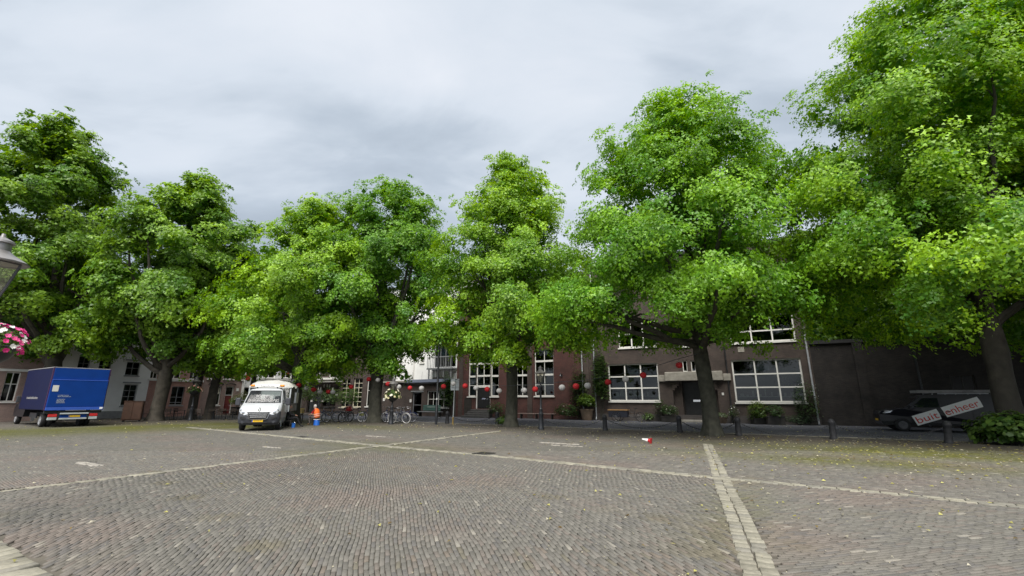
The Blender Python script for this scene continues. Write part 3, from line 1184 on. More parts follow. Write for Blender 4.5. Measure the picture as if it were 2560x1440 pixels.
q1 = LEFT.rect(427, 460, 966, 1013)
q2 = LEFT.rect(424, 455, 905, 947)
q3 = LEFT.rect(477, 497, 905, 948)
q4 = LEFT.rect(472, 492, 980, 1030)
q4 = (q4[0], q4[1], 0.12, q4[3])
q5 = LEFT.rect(377, 398, 905, 947)
b = building("brick_house", "warm red brick house with a white string course beside the wide trunk", LEFT, tc_, td, 9.8, 9, M_BRICK_LEFT, [q1, q2, q3, q4, q5], 3.2)
window(b, tc_, q1, [0.5], [0.12, 0.42], M_GREY, blind=0.4)
for q in (q2, q3, q5):
    window(b, tc_, q, [0.5], [0.5])
door(b, tc_, q4, M_DOOR_K, M_WHITE, light=0.25)
zc = LEFT.hit(440, 951)[1]
MB().mm(0, td - tc_, -0.07, -0.003, zc - 0.1, zc + 0.1).build("string_course", M_WHITE, b)
downpipe(b, td - tc_ - 0.25, 9.5, M_WHITE)

q1 = LEFT.rect(520, 552, 965, 1013)
q2 = LEFT.rect(522, 552, 906, 948)
q3 = LEFT.rect(562, 589, 906, 948)
q4 = LEFT.rect(561, 582, 966, 1030)
q4 = (q4[0], q4[1], 0.12, q4[3])
b = building("brick_house", "grey brown brick house with the dark red front door", LEFT, td, te, 9.6, 9, M_BRICK_LEFT2, [q1, q2, q3, q4], 3.0)
window(b, td, q1, [], [0.66])
window(b, td, q2, [0.5], [0.5], curtain=M_CURTAIN)
window(b, td, q3, [0.5], [0.5])
door(b, td, q4, M_DOOR_R, M_WHITE, light=0.28)
for q in (q1, q4):                                          # brick relieving arches
    c0 = (q[0] + q[1]) / 2 - td
    rr = (q[1] - q[0]) / 2 + 0.1
    pts = [(c0 + rr * math.cos(R(a)), -0.02, q[3] + 0.12 + 0.4 * rr * math.sin(R(a))) for a in range(0, 181, 15)]
    MB().tube(pts, 0.06, 5).build("arch", M_BRICK_BROWN, b)
MB().bev((q1[0] + q1[1]) / 2 - td + 0.05, (q1[0] + q1[1]) / 2 - td + 0.45, 0.11, 0.125, q1[2] + 1.1, q1[2] + 1.75, 0.003).build("notice", M_CREAM, b)
MB().bev(q4[1] - td + 0.12, q4[1] - td + 0.36, -0.09, -0.003, 1.3, 1.75, 0.01).build("post_box", M_WHITE, b)
MB().mm(te - td - 0.55, te - td - 0.3, -0.05, -0.003, 2.4, 2.7).build("sign_plate", M_WHITE, b)

q1 = LEFT.rect(601, 614, 928, 950)
q2 = LEFT.rect(606, 630, 968, 1028)
q2 = (q2[0], q2[1], 0.12, q2[3])
b = building("white_house", "narrow white house with red shutters behind the white truck", LEFT, te, tf, 9.2, 9, M_RENDER, [q1, q2], 2.6)
window(b, te, q1, [0.5], [0.5])
door(b, te, q2, M_DOOR_K, M_WHITE, light=0.25)
M_RED = mat("red_shutter", (0.42, 0.03, 0.02), 0.5)
for s_ in (q1[0] - 0.55, q1[1] + 0.05):
    sh = MB().mm(s_ - te, s_ - te + 0.5, -0.06, -0.004, q1[2], q1[3])
    for k in range(9):
        zz_ = q1[2] + 0.1 + k * (q1[3] - q1[2] - 0.2) / 8
        sh.mm(s_ - te + 0.05, s_ - te + 0.45, -0.075, -0.058, zz_, zz_ + 0.05)
    sh.build("shutter", M_RED, b)
downpipe(b, 0.18, 9.0, M_WHITE)

q1 = LEFT.rect(735, 750, 968, 990)
q2 = LEFT.rect(660, 690, 905, 945)
q3 = LEFT.rect(705, 730, 905, 945)
b = building("white_house", "tall white corner house behind the dark trunk of the spreading tree", LEFT, tf, tg, 10.5, 9, M_RENDER, [q1, q2, q3], 2.4)
for q in (q1, q2, q3):
    window(b, tf, q, [0.5], [0.5])
MB().mm(0, tg - tf, -0.06, -0.003, 3.7, 3.9).build("string_course", M_WHITE, b)


# ---- school row
def st(px):
    return SCH.hit(px, 1010)[0]


tA, tB, tC, tD, tE, tF, tG = st(752), st(851), st(957), st(1140), st(1475), st(2046), st(3000)
q1 = SCH.rect(768, 802, 976, 1030)
q1 = (q1[0], q1[1], 0.1, q1[3])
q2 = SCH.rect(805, 840, 972, 1016)
uw = [SCH.rect(a, b_, 925, 944) for a, b_ in ((764, 778), (790, 804), (822, 838))]
b = building("shop_building", "corner shop with a white cornice and hanging white signs", SCH, tA, tB, 8.5, 8, M_BRICK_BROWN, [q1, q2] + uw, 2.2)
window(b, tA, q1, [0.5], [0.45, 0.8], M_DARK, sill=False, curtain=M_BLIND)
window(b, tA, q2, [0.33, 0.66], [0.7], M_DARK)
for q in uw:
    window(b, tA, q, [0.5], [0.6])
z_, z2_ = SCH.hit(800, 956)[1], SCH.hit(800, 945)[1]
MB().mm(0, tB - tA, -0.35, -0.003, z2_ - 0.22, z2_).mm(0, tB - tA, -0.2, -0.003, z_, z2_ - 0.22).build("cornice", M_WHITE, b)
MB().mm(0.05, tB - tA - 0.05, -0.9, -0.21, z_ - 0.12, z_ - 0.02).build("canopy", M_DARK, b)
for px_, py_ in ((772, 963), (806, 968), (812, 968), (820, 962), (828, 962), (834, 963), (842, 970)):
    s_, zc_ = SCH.hit(px_, py_)
    MB().lathe([(0.02, -0.2), (0.06, -0.16), (0.05, 0.1), (0.02, 0.18)], 8, (s_ - tA, -0.5, zc_ - 0.1)).build("hanging_lamp", M_WHITE, b, smooth=True)
for px_, py_ in ((782, 987), (780, 1002), (808, 1002), (842, 987), (757, 972)):
    s_, zc_ = SCH.hit(px_, py_)
    MB().bev(s_ - tA - 0.16, s_ - tA + 0.16, -0.06, -0.003, zc_ - 0.1, zc_ + 0.1, 0.01).build("sign_plate", M_WHITE, b)

q1 = SCH.rect(852, 874, 946, 1018)
q2 = SCH.rect(882, 905, 945, 1018)
q3 = SCH.rect(916, 934, 944, 1016)
b = building("brick_house", "dark brick house with tall cream curtained windows", SCH, tB, tC, 8.2, 1.6, M_BRICK_BROWN, [q1, q2, q3])
for q in (q1, q2):
    window(b, tB, q, [0.5], [0.17, 0.34, 0.5, 0.67, 0.84], M_CREAM, curtain=M_CURTAIN, fw=0.09)
window(b, tB, q3, [], [0.55], M_WHITE)

q1 = SCH.rect(1030, 1053, 980, 1042)
q1 = (q1[0], q1[1], 0.1, q1[3])
q2 = SCH.rect(1067, 1122, 977, 1019)
zt = SCH.hit(1040, 957)[1]
b = building("low_annex", "low flat roofed brick annex with a single glazed door", SCH, tC, tD, zt, 1.25, M_BRICK_BROWN, [q1, q2])
window(b, tC, q1, [], [0.42], M_GREY, sill=False, fw=0.1)
window(b, tC, q2, [0.25, 0.5, 0.75], [0.5], M_WHITE)
s0_ = SCH.hit(1020, 955)[0] - tC
MB().mm(s0_, tD - tC - 0.02, -0.28, -0.122, zt + 0.02, zt + 0.3).build("fascia", mat("blue_grey_fascia", (0.22, 0.25, 0.33), 0.5), b)
MB().mm(0.02, s0_ - 0.02, -0.3, -0.122, zt + 0.05, zt + 0.2).build("gutter", M_STONE, b)
MB().mm(q1[0] - tC - 0.2, q1[1] - tC + 0.25, -0.05, -0.003, q1[3], q1[3] + 0.12).build("lintel", M_GREY, b)
for px_, py_ in ((953, 999), (1027, 1002)):
    s_, zc_ = SCH.hit(px_, py_)
    MB().bev(max(0.02, s_ - tC - 0.12), max(0.26, s_ - tC + 0.12), -0.05, -0.003, zc_ - 0.15, zc_ + 0.15, 0.01).build("sign_plate", M_WHITE, b)
for px_ in (975, 1000, 1022, 1046, 1062, 1072):
    s_ = SCH.hit(px_, 950)[0] - tC
    MB().tube([(s_, 0.5, zt + 0.2), (s_ + 0.03, 0.5, zt + 1.1)], 0.012, 5).build("roof_rod", M_GREY, b)
for px_ in (1083, 1096):
    s_ = SCH.hit(px_, 950)[0] - tC
    MB().mm(s_ - 0.25, s_ + 0.25, 0.2, 0.5, zt + 0.221, zt + 0.5).build("roof_planter", M_DARK, b)

OFF = 1.3
q1 = SCH.rect(1051, 1061, 893, 907, OFF)
q2 = SCH.rect(1086, 1140, 850, 918, OFF)
tW0, tW1 = SCH.hit(925, 960, OFF)[0], SCH.hit(1190, 960, OFF)[0]
b = building("white_block", "plain white block rising behind the low annex roof", SCH, tW0, tW1, 13.5, 8, M_RENDER, [q1, q2], back=OFF)
window(b, tW0, q1, [0.5], [])
window(b, tW0, q2, [0.25, 0.5, 0.75], [0.4], M_GREY, sill=False, blind=0.6)
x0_, x1_ = q2[0] - tW0, q2[1] - tW0
rail = MB().mm(x0_ - 0.2, x1_ + 0.2, -0.9, -0.003, q2[2] - 0.25, q2[2] - 0.1)
for k in range(16):
    xx = x0_ - 0.15 + k * (x1_ - x0_ + 0.3) / 15
    rail.mm(xx - 0.015, xx + 0.015, -0.88, -0.84, q2[2] - 0.1, q2[2] + 0.9)
rail.mm(x0_ - 0.2, x1_ + 0.2, -0.9, -0.82, q2[2] + 0.9, q2[2] + 0.96)
for k in range(4):
    xx = x0_ + k * (x1_ - x0_) / 3
    rail.mm(xx - 0.05, xx + 0.05, -0.8, -0.7, q2[2] - 1.6, q2[2] - 0.25)
rail.build("balcony", M_GREY, b)
xx = SCH.hit(1035, 930, OFF)[0] - tW0
downpipe(b, xx, 12.5, M_WHITE)

# the red hall
w1 = SCH.rect(1171, 1247, 872, 991)
w2 = SCH.rect(1290, 1319, 872, 990)
w3 = SCH.rect(1336, 1384, 872, 990)
dz = SCH.hit(1206, 966)[1]
wl_, wr_ = SCH.hit(1189, 980)[0], SCH.hit(1226, 980)[0]
wA, wB, wC = (w1[0], wl_, w1[2], w1[3]), (wl_, wr_, 0.75, w1[3]), (wr_, w1[1], w1[2], w1[3])
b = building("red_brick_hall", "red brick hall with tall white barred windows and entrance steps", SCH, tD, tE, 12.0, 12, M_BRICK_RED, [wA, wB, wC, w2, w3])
zr = [SCH.hit(1206, y)[1] for y in (965, 941, 908)]


def fr(q, zs):
    return [(z - q[2]) / (q[3] - q[2]) for z in zs]


window(b, tD, wA, [], fr(wA, zr), fw=0.09, bw=0.05, thick=[1, 3.2, 3.2])
window(b, tD, wC, [], fr(wC, zr), fw=0.09, bw=0.05, thick=[1, 3.2, 3.2])
qd = (wl_, wr_, 0.75, dz)
qt = (wl_, wr_, dz, w1[3])
window(b, tD, qt, [0.5], fr(qt, zr[1:]), fw=0.11, bw=0.06, sill=False, thick=[2.6, 2.6])
door(b, tD, qd, M_DOOR_K, M_WHITE, letterbox=True, fw=0.1)
window(b, tD, w2, [0.5], fr(w2, zr), fw=0.07, thick=[0.7, 3.2, 3.2])
window(b, tD, w3, [0.5], fr(w3, zr), fw=0.07, thick=[0.7, 3.2, 3.2])
for k in range(4):
    MB().bev(wl_ - tD - 0.25 - 0.12 * k, wr_ - tD + 0.25 + 0.12 * k, -0.45 - 0.3 * k, -0.004 if k == 0 else -0.45 - 0.3 * (k - 1) + 0.02, 0.0, 0.7 - 0.175 * k, 0.012).build("step", mat("dark_step", (0.06, 0.058, 0.056), 0.8, var=0.3), b)
xd = wl_ - tD - 0.85
MB().mm(xd - 0.35, xd + 0.45, -0.04, -0.003, 0.05, w1[2] - 0.15).build("side_panel", M_DARK, b)
MB().mm(w1[1] - tD + 0.35, w1[1] - tD + 0.36, -0.02, -0.003, 0, 0.01).build("plinth_edge", M_DARK, b)
for px_ in (1459,):
    downpipe(b, SCH.hit(px_, 1000)[0] - tD, 11.5)
# pilasters of darker brick and the blind niche
for px_ in (1152, 1325, 1468):
    s_ = SCH.hit(px_, 980)[0] - tD
    MB().mm(s_ - 0.22, s_ + 0.22, -0.08, -0.003, 0, 11.8).build("pilaster", M_BRICK_BROWN, b)
s_ = SCH.hit(1405, 950)[0] - tD
lp = MB().mm(s_ - 0.06, s_ + 0.06, -0.06, -0.003, 3.4, 3.6).tube([(s_, -0.06, 3.5), (s_, -0.3, 3.7), (s_, -0.35, 3.55)], 0.02, 6)
lp.lathe([(0.03, 0.12), (0.12, 0.0)], 8, (s_, -0.35, 3.45))
lp.build("wall_lamp", M_BLACK, b)

# the two storey school wing
G1 = SCH.rect(1521, 1647, 909, 1003)
G2 = SCH.rect(1833, 2009, 897, 1006)
U1 = SCH.rect(1545, 1639, 800, 868)
U2 = SCH.rect(1688, 1722, 800, 866)
U3 = SCH.rect(1821, 1986, 785, 855)
pz = SCH.hit(1740, 952)[1]
pd = (SCH.hit(1684, 1000)[0], SCH.hit(1796, 1000)[0], 0.0, pz)
sl1 = SCH.rect(1706, 1718, 901, 929)
sl2 = SCH.rect(1727, 1739, 901, 929)
sl3 = SCH.rect(1748, 1760, 901, 929)
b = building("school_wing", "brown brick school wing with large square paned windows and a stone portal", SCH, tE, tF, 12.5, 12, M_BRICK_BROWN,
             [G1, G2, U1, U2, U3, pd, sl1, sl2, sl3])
for q in (G1, G2):
    wo = window(b, tE, q, [1 / 3, 2 / 3], [1 / 3, 2 / 3], fw=0.1, bw=0.09, recess=0.1)
    sh = MB()
    x0, x1 = q[0] - tE, q[1] - tE
    sh.mm(x0 + 0.2, x1 - 0.2, 0.9, 1.15, q[2] + 0.35, q[2] + 0.4)
    rr = random.Random(int(q[0] * 10))
    for k in range(9):
        xx = x0 + 0.3 + k * (x1 - x0 - 0.7) / 9
        sh.mm(xx, xx + rr.uniform(0.08, 0.3), 0.92, 1.1, q[2] + 0.401, q[2] + 0.4 + rr.uniform(0.1, 0.5))
    sh.build("shelf", M_CURTAIN, wo)
    MB().mm(x0 + 1.5, x0 + 2.3, 0.35, 0.36, q[3] - 0.75, q[3] - 0.3).build("poster", M_BLIND, wo)
window(b, tE, U1, [1 / 3, 2 / 3], [0.5], fw=0.1, bw=0.09, recess=0.1)
window(b, tE, U2, [0.5], [0.5], fw=0.09, recess=0.1)
window(b, tE, U3, [1 / 3, 2 / 3], [0.4], fw=0.1, bw=0.09, recess=0.1)
for q in (sl1, sl2, sl3):
    window(b, tE, q, [], [], fw=0.06, recess=0.08, sill=False)
# portal: recess, lintel, door
x0_, x1_ = pd[0] - tE, pd[1] - tE
pr = MB()
pr.mm(x0_ - 0.0, x0_ + 0.6, 0.302, 1.0, 0, pz).mm(x1_ - 0.6, x1_, 0.302, 1.0, 0, pz).mm(x0_, x1_, 0.302, 1.0, pz, pz + 0.02)
pr.build("portal_cheek", M_BRICK_BROWN, b)
zl = SCH.hit(1740, 929)[1]
MB().bev(x0_ - 0.45, x1_ + 0.45, -0.3, -0.004, pz + 0.005, zl, 0.03).build("lintel", M_STONE, b)
MB().bev(x0_ - 0.95, x0_ - 0.46, -0.14, -0.004, pz - 0.02, zl - 0.2, 0.02).build("lintel_block", M_STONE, b)
MB().bev(x1_ + 0.46, x1_ + 0.95, -0.14, -0.004, pz - 0.02, zl - 0.2, 0.02).build("lintel_block", M_STONE, b)
for sx in (x0_, x1_):                                     # corbels below the lintel
    sgn = 1 if sx == x0_ else -1
    cbm = MB()
    for k in range(4):
        w_ = 0.16 * (k + 1)
        a_, b2_ = sorted((sx, sx + sgn * w_))
        cbm.mm(a_, b2_, -0.05 - 0.02 * k, 0.28, pz - 0.16 * (4 - k), pz - 0.16 * (3 - k) - 0.004)
    cbm.build("corbel", M_BRICK_BROWN, b)
qd = (pd[0] + 0.6, pd[1] - 0.6, 0.34, pz - 0.02)
door(b, tE, qd, M_DOOR_K, M_DARK, recess=0.75, letterbox=True)
MB().bev(x0_ + 0.1, x1_ - 0.1, -0.35, 0.95, 0, 0.17, 0.02).build("step", M_STONE, b)
MB().bev(x0_ + 0.3, x1_ - 0.3, -0.05, 0.9, 0.172, 0.335, 0.02).build("step", M_STONE, b)
for px_ in (1490, 2037):
    downpipe(b, SCH.hit(px_, 1000)[0] - tE, 12)
downpipe(b, SCH.hit(1826, 1000)[0] - tE, 12, M_BLACK, r=0.04)
s_, zc_ = SCH.hit(1807, 985)
MB().bev(s_ - tE - 0.07, s_ - tE + 0.07, -0.04, -0.003, zc_ - 0.09, zc_ + 0.09, 0.01).build("bell_plate", M_WHITE, b)
s_, zc_ = SCH.hit(1852, 874)
MB().bev(s_ - tE - 0.2, s_ - tE + 0.2, -0.03, -0.003, zc_ - 0.18, zc_ + 0.18, 0.01).build("vent_grille", M_STONE, b)
MB().mm(0, tF - tE, -0.06, -0.003, 0, 0.5).build("plinth", mat_brick("plinth_brick", (0.1, 0.085, 0.08), (0.08, 0.07, 0.066), (0.1, 0.095, 0.09)), b)

# dark garden wall on the right
zw = SCH.hit(2200, 853)[1]
q1 = SCH.rect(2376, 2440, 937, 978)
o0 = SCH.pt(tF)
b = building("garden_wall", "long dark brick wall in deep shade behind the black van", SCH, tF, tG, zw, 0.6, M_BRICK_SHADE, [q1])
b["category"] = "wall"
window(b, tF, q1, [0.5], [], M_DARK, recess=0.1, glass=M_DIMGLASS)

for k in range(6):
    xx = 2.5 + k * 3.4
    if abs(xx - (q1[0] + q1[1]) / 2 + tF) > 1.6:
        MB().mm(xx - 0.25, xx + 0.25, -0.12, -0.003, 0, zw - 0.02).build("pilaster", M_BRICK_SHADE, b)
MB().mm(0, tG - tF, -0.08, -0.003, 0.0, 0.7).build("plinth", M_BRICK_SHADE, b)
downpipe(b, 5.2, zw, M_BLACK)
# ------------------------------------------------------------------ trees
def rnd_dirs(n, zmin=-1.0):
    z = rng.uniform(zmin, 1, n)
    a = rng.uniform(0, 2 * np.pi, n)
    r = np.sqrt(1 - z * z)
    return np.stack([r * np.cos(a), r * np.sin(a), z], 1)


def norm(v):
    return v / np.maximum(np.linalg.norm(v, axis=1, keepdims=True), 1e-9)


def leaf_quads(P, Nn, size, stretch=0.8, fold=0.16, droop=None):
    """one folded leaf blade per point"""
    n = len(P)
    t = norm(np.cross(Nn, rnd_dirs(n)))
    s = np.cross(Nn, t)
    L = (size * rng.uniform(0.65, 1.25, n))[:, None]
    q = np.zeros((n, 4, 3))
    q[:, 0] = P - t * L * 0.5
    q[:, 1] = P + s * L * 0.5 * stretch + Nn * L * fold - t * L * 0.08
    q[:, 2] = P + t * L * 0.55
    q[:, 3] = P - s * L * 0.5 * stretch + Nn * L * fold - t * L * 0.08
    return q


LEAF_MULT, LEAF_SIZE = 2.35, 0.8
PROFILES = {
    "lime": [(0, 0.55), (0.1, 0.86), (0.25, 1.0), (0.45, 0.92), (0.62, 0.76), (0.78, 0.56), (0.9, 0.36), (1.0, 0.12)],
    "tall": [(0, 0.6), (0.12, 0.95), (0.3, 1.0), (0.48, 0.9), (0.62, 0.8), (0.8, 0.66), (0.92, 0.46), (1.0, 0.2)],
    "vase": [(0, 0.5), (0.12, 0.8), (0.3, 1.0), (0.55, 0.98), (0.75, 0.8), (0.9, 0.5), (1.0, 0.18)],
    "round": [(0, 0.6), (0.2, 0.95), (0.45, 1.0), (0.7, 0.85), (0.9, 0.5), (1.0, 0.2)],
}


def tree(label, x, y, h, zb, Rr, prof="lime", off=(0, 0), lobes=40, leaves=50000, size=0.15, deep=(0.035, 0.085, 0.016), light=(0.115, 0.19, 0.03),
         tr=0.4, fork=3.0, bark=None, limbs=9, spread=0.5, squash=(1, 1), seed=1, name="lime_tree", spray=24, sr=0.5, group="trees round the square", extra=(), lob=0.34, lean=(0, 0), core=5500):
    global rng
    rng = np.random.default_rng(seed)
    rr = random.Random(seed)
    bark = bark or M_BARK
    root = thing(name, label, "tree", (x, y, 0), 0, group)
    hs = [p[0] for p in PROFILES[prof]]
    fs = [p[1] for p in PROFILES[prof]]
    H = h - zb
    leaves = int(leaves * LEAF_MULT)
    size *= LEAF_SIZE
    spray = int(spray * 1.5)
    # boughs: flattened leafy masses that point outward, drooping low down and rising near the top
    cen, rad, bas = [], [], []
    lobes = int(lobes * 2.3)
    for i in range(lobes):
        t = ((i + 0.5) / lobes) ** 0.9
        f = np.interp(t, hs, fs)
        rl = Rr * lob * 0.66 * (0.55 + 0.5 * f) * rr.uniform(0.6, 1.4)
        a = i * 2.39996 + rr.uniform(-0.6, 0.6)
        d = max(0.0, Rr * f * rr.uniform(0.8, 1.15) - rl * 0.7)
        if rr.random() < 0.3:
            d *= rr.uniform(0.2, 0.7)
        cen.append((off[0] * min(1, t * 2) + d * math.cos(a) * squash[0], off[1] * min(1, t * 2) + d * math.sin(a) * squash[1], zb + rl * 0.4 + t * (H - rl * 1.25) + rr.uniform(-0.3, 0.3)))
        rad.append(rl)
        el = -0.3 + 1.35 * t ** 1.8 + rr.uniform(-0.3, 0.3)
        er = Vector((math.cos(a) * math.cos(el), math.sin(a) * math.cos(el), math.sin(el)))
        et = Vector((-math.sin(a), math.cos(a), rr.uniform(-0.25, 0.25))).normalized()
        bas.append((er * 1.45, et * rr.uniform(0.85, 1.2), er.cross(et) * rr.uniform(0.42, 0.66)))
    for (ex, ey, ez, er_) in extra:
        a = math.atan2(ey, ex)
        for k in range(3):
            a2 = a + rr.uniform(-0.5, 0.5)
            er = Vector((math.cos(a2), math.sin(a2), rr.uniform(-0.35, 0.1))).normalized()
            et = Vector((-math.sin(a2), math.cos(a2), 0))
            cen.append((ex + rr.uniform(-0.5, 0.5) * er_, ey + rr.uniform(-0.5, 0.5) * er_, ez + rr.uniform(-0.45, 0.45) * er_))
            rad.append(er_ * 0.72)
            bas.append((er * 1.45, et * 1.05, er.cross(et) * 0.5))
    cen, rad = np.array(cen), np.array(rad)
    bas = np.array([[list(v) for v in bb_] for bb_ in bas])
    w = rad ** 2
    ns = leaves // spray
    li = rng.choice(len(cen), ns, p=w / w.sum())
    d = rnd_dirs(ns)
    rf = rng.uniform(0.0, 1.0, ns) ** 0.42
    rf = np.where(rng.random(ns) < 0.14, rng.uniform(1.0, 1.4, ns), rf)
    d = norm(np.einsum('nk,nkj->nj', d, bas[li])) * np.linalg.norm(np.einsum('nk,nkj->nj', d, bas[li]), axis=1, keepdims=True)
    S = cen[li] + d * (rad[li] * rf)[:, None]
    d = norm(d)
    axis = np.array((off[0], off[1]))
    outw = S.copy()
    outw[:, :2] -= axis
    outw[:, 2] = (outw[:, 2] - zb - 0.4 * H) * 0.6
    outw = norm(outw)
    pn = norm(d * 0.45 + outw * 0.65 + np.array((0, 0, 0.5)) + rng.normal(0, 0.22, (ns, 3)))
    # leaves of a spray lie on a drooping disc
    m = ns * spray
    si = np.repeat(np.arange(ns), spray)
    t1 = norm(np.cross(pn, rnd_dirs(ns)))
    t2 = np.cross(pn, t1)
    rr_ = np.sqrt(rng.random(m)) * (sr * rng.uniform(0.7, 1.3, ns) * np.where(rf > 1.0, 0.6, 1.0))[si]
    aa = rng.uniform(0, 2 * np.pi, m)
    P = S[si] + t1[si] * (rr_ * np.cos(aa))[:, None] + t2[si] * (rr_ * np.sin(aa))[:, None]
    P[:, 2] -= rr_ ** 2 * 0.55
    P += pn[si] * rng.normal(0, 0.05, m)[:, None]
    Nn = norm(pn[si] + rng.normal(0, 0.36, (m, 3)) + (P - S[si]) * 0.5)
    q = leaf_quads(P, Nn, size)
    # young pale shoots and older dark leaves, spray by spray
    lobe_v = rng.random(len(cen))
    v = np.clip(0.5 * lobe_v[li] + 0.5 * rng.random(ns) + rng.normal(0, 0.1, ns), 0, 1) ** 1.2
    c = np.array(deep) * (1 - v[:, None]) + np.array(light) * v[:, None]
    c = c[si] * rng.uniform(0.75, 1.3, m)[:, None]
    # inner foliage: bigger, older leaf masses near the limbs
    nc = core
    ci = rng.choice(len(cen), nc, p=w / w.sum())
    dc = np.einsum('nk,nkj->nj', rnd_dirs(nc), bas[ci])
    CP = cen[ci] * np.array((0.86, 0.86, 0.98)) + np.array((off[0] * 0.14, off[1] * 0.14, 0)) + dc * (rad[ci] * rng.random(nc) ** 0.5 * 0.8)[:, None]
    qc = leaf_quads(CP, norm(rnd_dirs(nc) * 0.9 + np.array((0, 0, 0.6))), size * 2.2, 0.9, 0.1)
    cc = np.array(deep)[None] * rng.uniform(0.8, 1.25, nc)[:, None]
    # outer leaves are single folded-flat blades of three corners, the inner ones four
    tri = q[:, [0, 1, 3]].copy()
    tri[:, 0] = q[:, 2]
    mid = (q[:, 1] + q[:, 3]) / 2
    tri[:, 1] = q[:, 1] + (q[:, 0] - mid) * 0.55
    tri[:, 2] = q[:, 3] + (q[:, 0] - mid) * 0.55
    qt = qc[:, [0, 1, 2, 0, 2, 3]].reshape(-1, 3, 3)
    q = np.concatenate([tri, qt])
    c = np.concatenate([c, np.repeat(cc, 2, 0)])
    np_mesh("crown", q.reshape(-1, 3), np.arange(len(q) * 3).reshape(-1, 3), M_LEAF, root, np.repeat(c, 3, 0))
    # trunk with a flared foot and bumps
    tb = MB()
    nseg, nn = 16, 14
    top = zb + H * 0.55
    vs, fs_ = [], []
    for i in range(nseg + 1):
        z = top * (i / nseg) ** 1.15
        s = z / top
        r0 = tr * (1 - 0.72 * s ** 1.2) * (1 + 0.32 * math.exp(-z / 0.25))
        if abs(z - fork) < 0.9:
            r0 *= 1.0 + 0.16 * (1 - abs(z - fork) / 0.9)
        cx = lean[0] * s + off[0] * s * 0.7 + 0.05 * math.sin(z * 0.9 + seed)
        cy = lean[1] * s + off[1] * s * 0.7 + 0.05 * math.cos(z * 0.8 + seed)
        for j in range(nn):
            a = 2 * math.pi * j / nn
            r = r0 * (1 + 0.055 * math.sin(3 * a + seed + z * 0.5) + 0.035 * math.sin(5 * a + z * 1.7) + 0.16 * math.exp(-z / 0.2) * max(0, math.sin(2.5 * a + seed)))
            vs.append((cx + r * math.cos(a), cy + r * math.sin(a), z - 0.03 if i == 0 else z))
    for i in range(nseg):
        for j in range(nn):
            fs_.append((i * nn + j, i * nn + (j + 1) % nn, (i + 1) * nn + (j + 1) % nn, (i + 1) * nn + j))
    tb.add(vs, fs_)
    tk = tb.build("trunk", bark, root, smooth=True, fixn=False)
    # limbs reach for the leafy lobes
    order = list(range(len(cen)))
    rr.shuffle(order)
    order.sort(key=lambda k: -rad[k])
    for q_ in range(min(limbs, len(order))):
        c1 = Vector(cen[order[q_]])
        zf = min(fork + rr.uniform(-0.3, 0.5) + max(0, (c1.z - zb) * rr.uniform(0.1, 0.45)), top * 0.92)
        s = zf / top
        p0 = Vector((lean[0] * s + off[0] * s * 0.7, lean[1] * s + off[1] * s * 0.7, zf))
        r0 = tr * (1 - 0.72 * s ** 1.2)
        dr = c1 - p0
        p1 = p0 + Vector((dr.x * spread * 0.6, dr.y * spread * 0.6, dr.z * 0.22))
        p2 = p0 + Vector((dr.x * 0.8, dr.y * 0.8, dr.z * 0.6))
        pts, rs = [], []
        for k in range(9):
            u = k / 8
            p = p0 * (1 - u) ** 3 + p1 * 3 * u * (1 - u) ** 2 + p2 * 3 * u * u * (1 - u) + c1 * u ** 3
            p += Vector((rr.uniform(-1, 1), rr.uniform(-1, 1), rr.uniform(-1, 1))) * 0.09 * (1 if 0 < k < 8 else 0)
            pts.append(p)
            rs.append(max(0.02, r0 * 0.5 * (1 - u) ** 0.8 + 0.02))
        lm = MB().tube(pts, rs, 7)
        for _ in range(3):                                   # side twigs
            k = rr.randint(4, 7)
            e_ = pts[k] + Vector((rr.uniform(-1, 1), rr.uniform(-1, 1), rr.uniform(-0.2, 0.9))) * 1.4
            lm.tube([pts[k], (pts[k] + e_) / 2 + Vector((0, 0, 0.12)), e_], [rs[k] * 0.7, rs[k] * 0.45, 0.012], 5)
        lm.build("limb", bark, root, smooth=True, fixn=False)
    return root


YG = dict(deep=(0.074, 0.187, 0.012), light=(0.276, 0.448, 0.022))
CH = dict(deep=(0.059, 0.149, 0.014), light=(0.207, 0.339, 0.024))
tree("tall horse chestnut at the far edge behind the blue box truck", -33.6, 33.4, 24.8, 4.7, 6.0, "vase", off=(-4.2, -0.5), lobes=60, leaves=64000, size=0.29, tr=0.55, fork=3.2,
     bark=M_BARK2, limbs=14, seed=3, name="chestnut_tree", spray=20, sr=0.62, lob=0.28, **CH)
tree("horse chestnut with a thick trunk splitting into upright limbs beside the truck", -27.0, 34.7, 20.7, 5.0, 5.6, "vase", off=(0.2, 0.3), lobes=54, leaves=48000, size=0.28,
     tr=0.47, fork=2.7, bark=M_BARK2, limbs=16, spread=0.9, seed=5, name="chestnut_tree", spray=20, sr=0.6, lob=0.28, deep=CH["deep"], light=(0.213, 0.358, 0.024))
for (x, y, hh, lx_, sd, lb, sp_) in ((-26.9, 38.4, 14.5, 0.5, 21, "thin dark leaning tree before the warm red brick house", 0.5), (-25.1, 38.0, 15.0, 0.2, 22, "dark forked tree before the grey brown house with the red door", 0.5),
                                (-22.3, 38.6, 14.5, 0.1, 23, "slim dark trunk rising behind the cargo bed of the white truck", 0.5)):
    tree(lb, x, y, hh, 3.9, 4.2, "round", lobes=26, leaves=15000, core=4000, size=0.3, tr=0.36 if sd != 23 else 0.22, fork=3.0, bark=M_BARK2, limbs=7, seed=sd, name="chestnut_tree",
         spray=20, sr=0.6, lean=(lx_, 0), **CH)
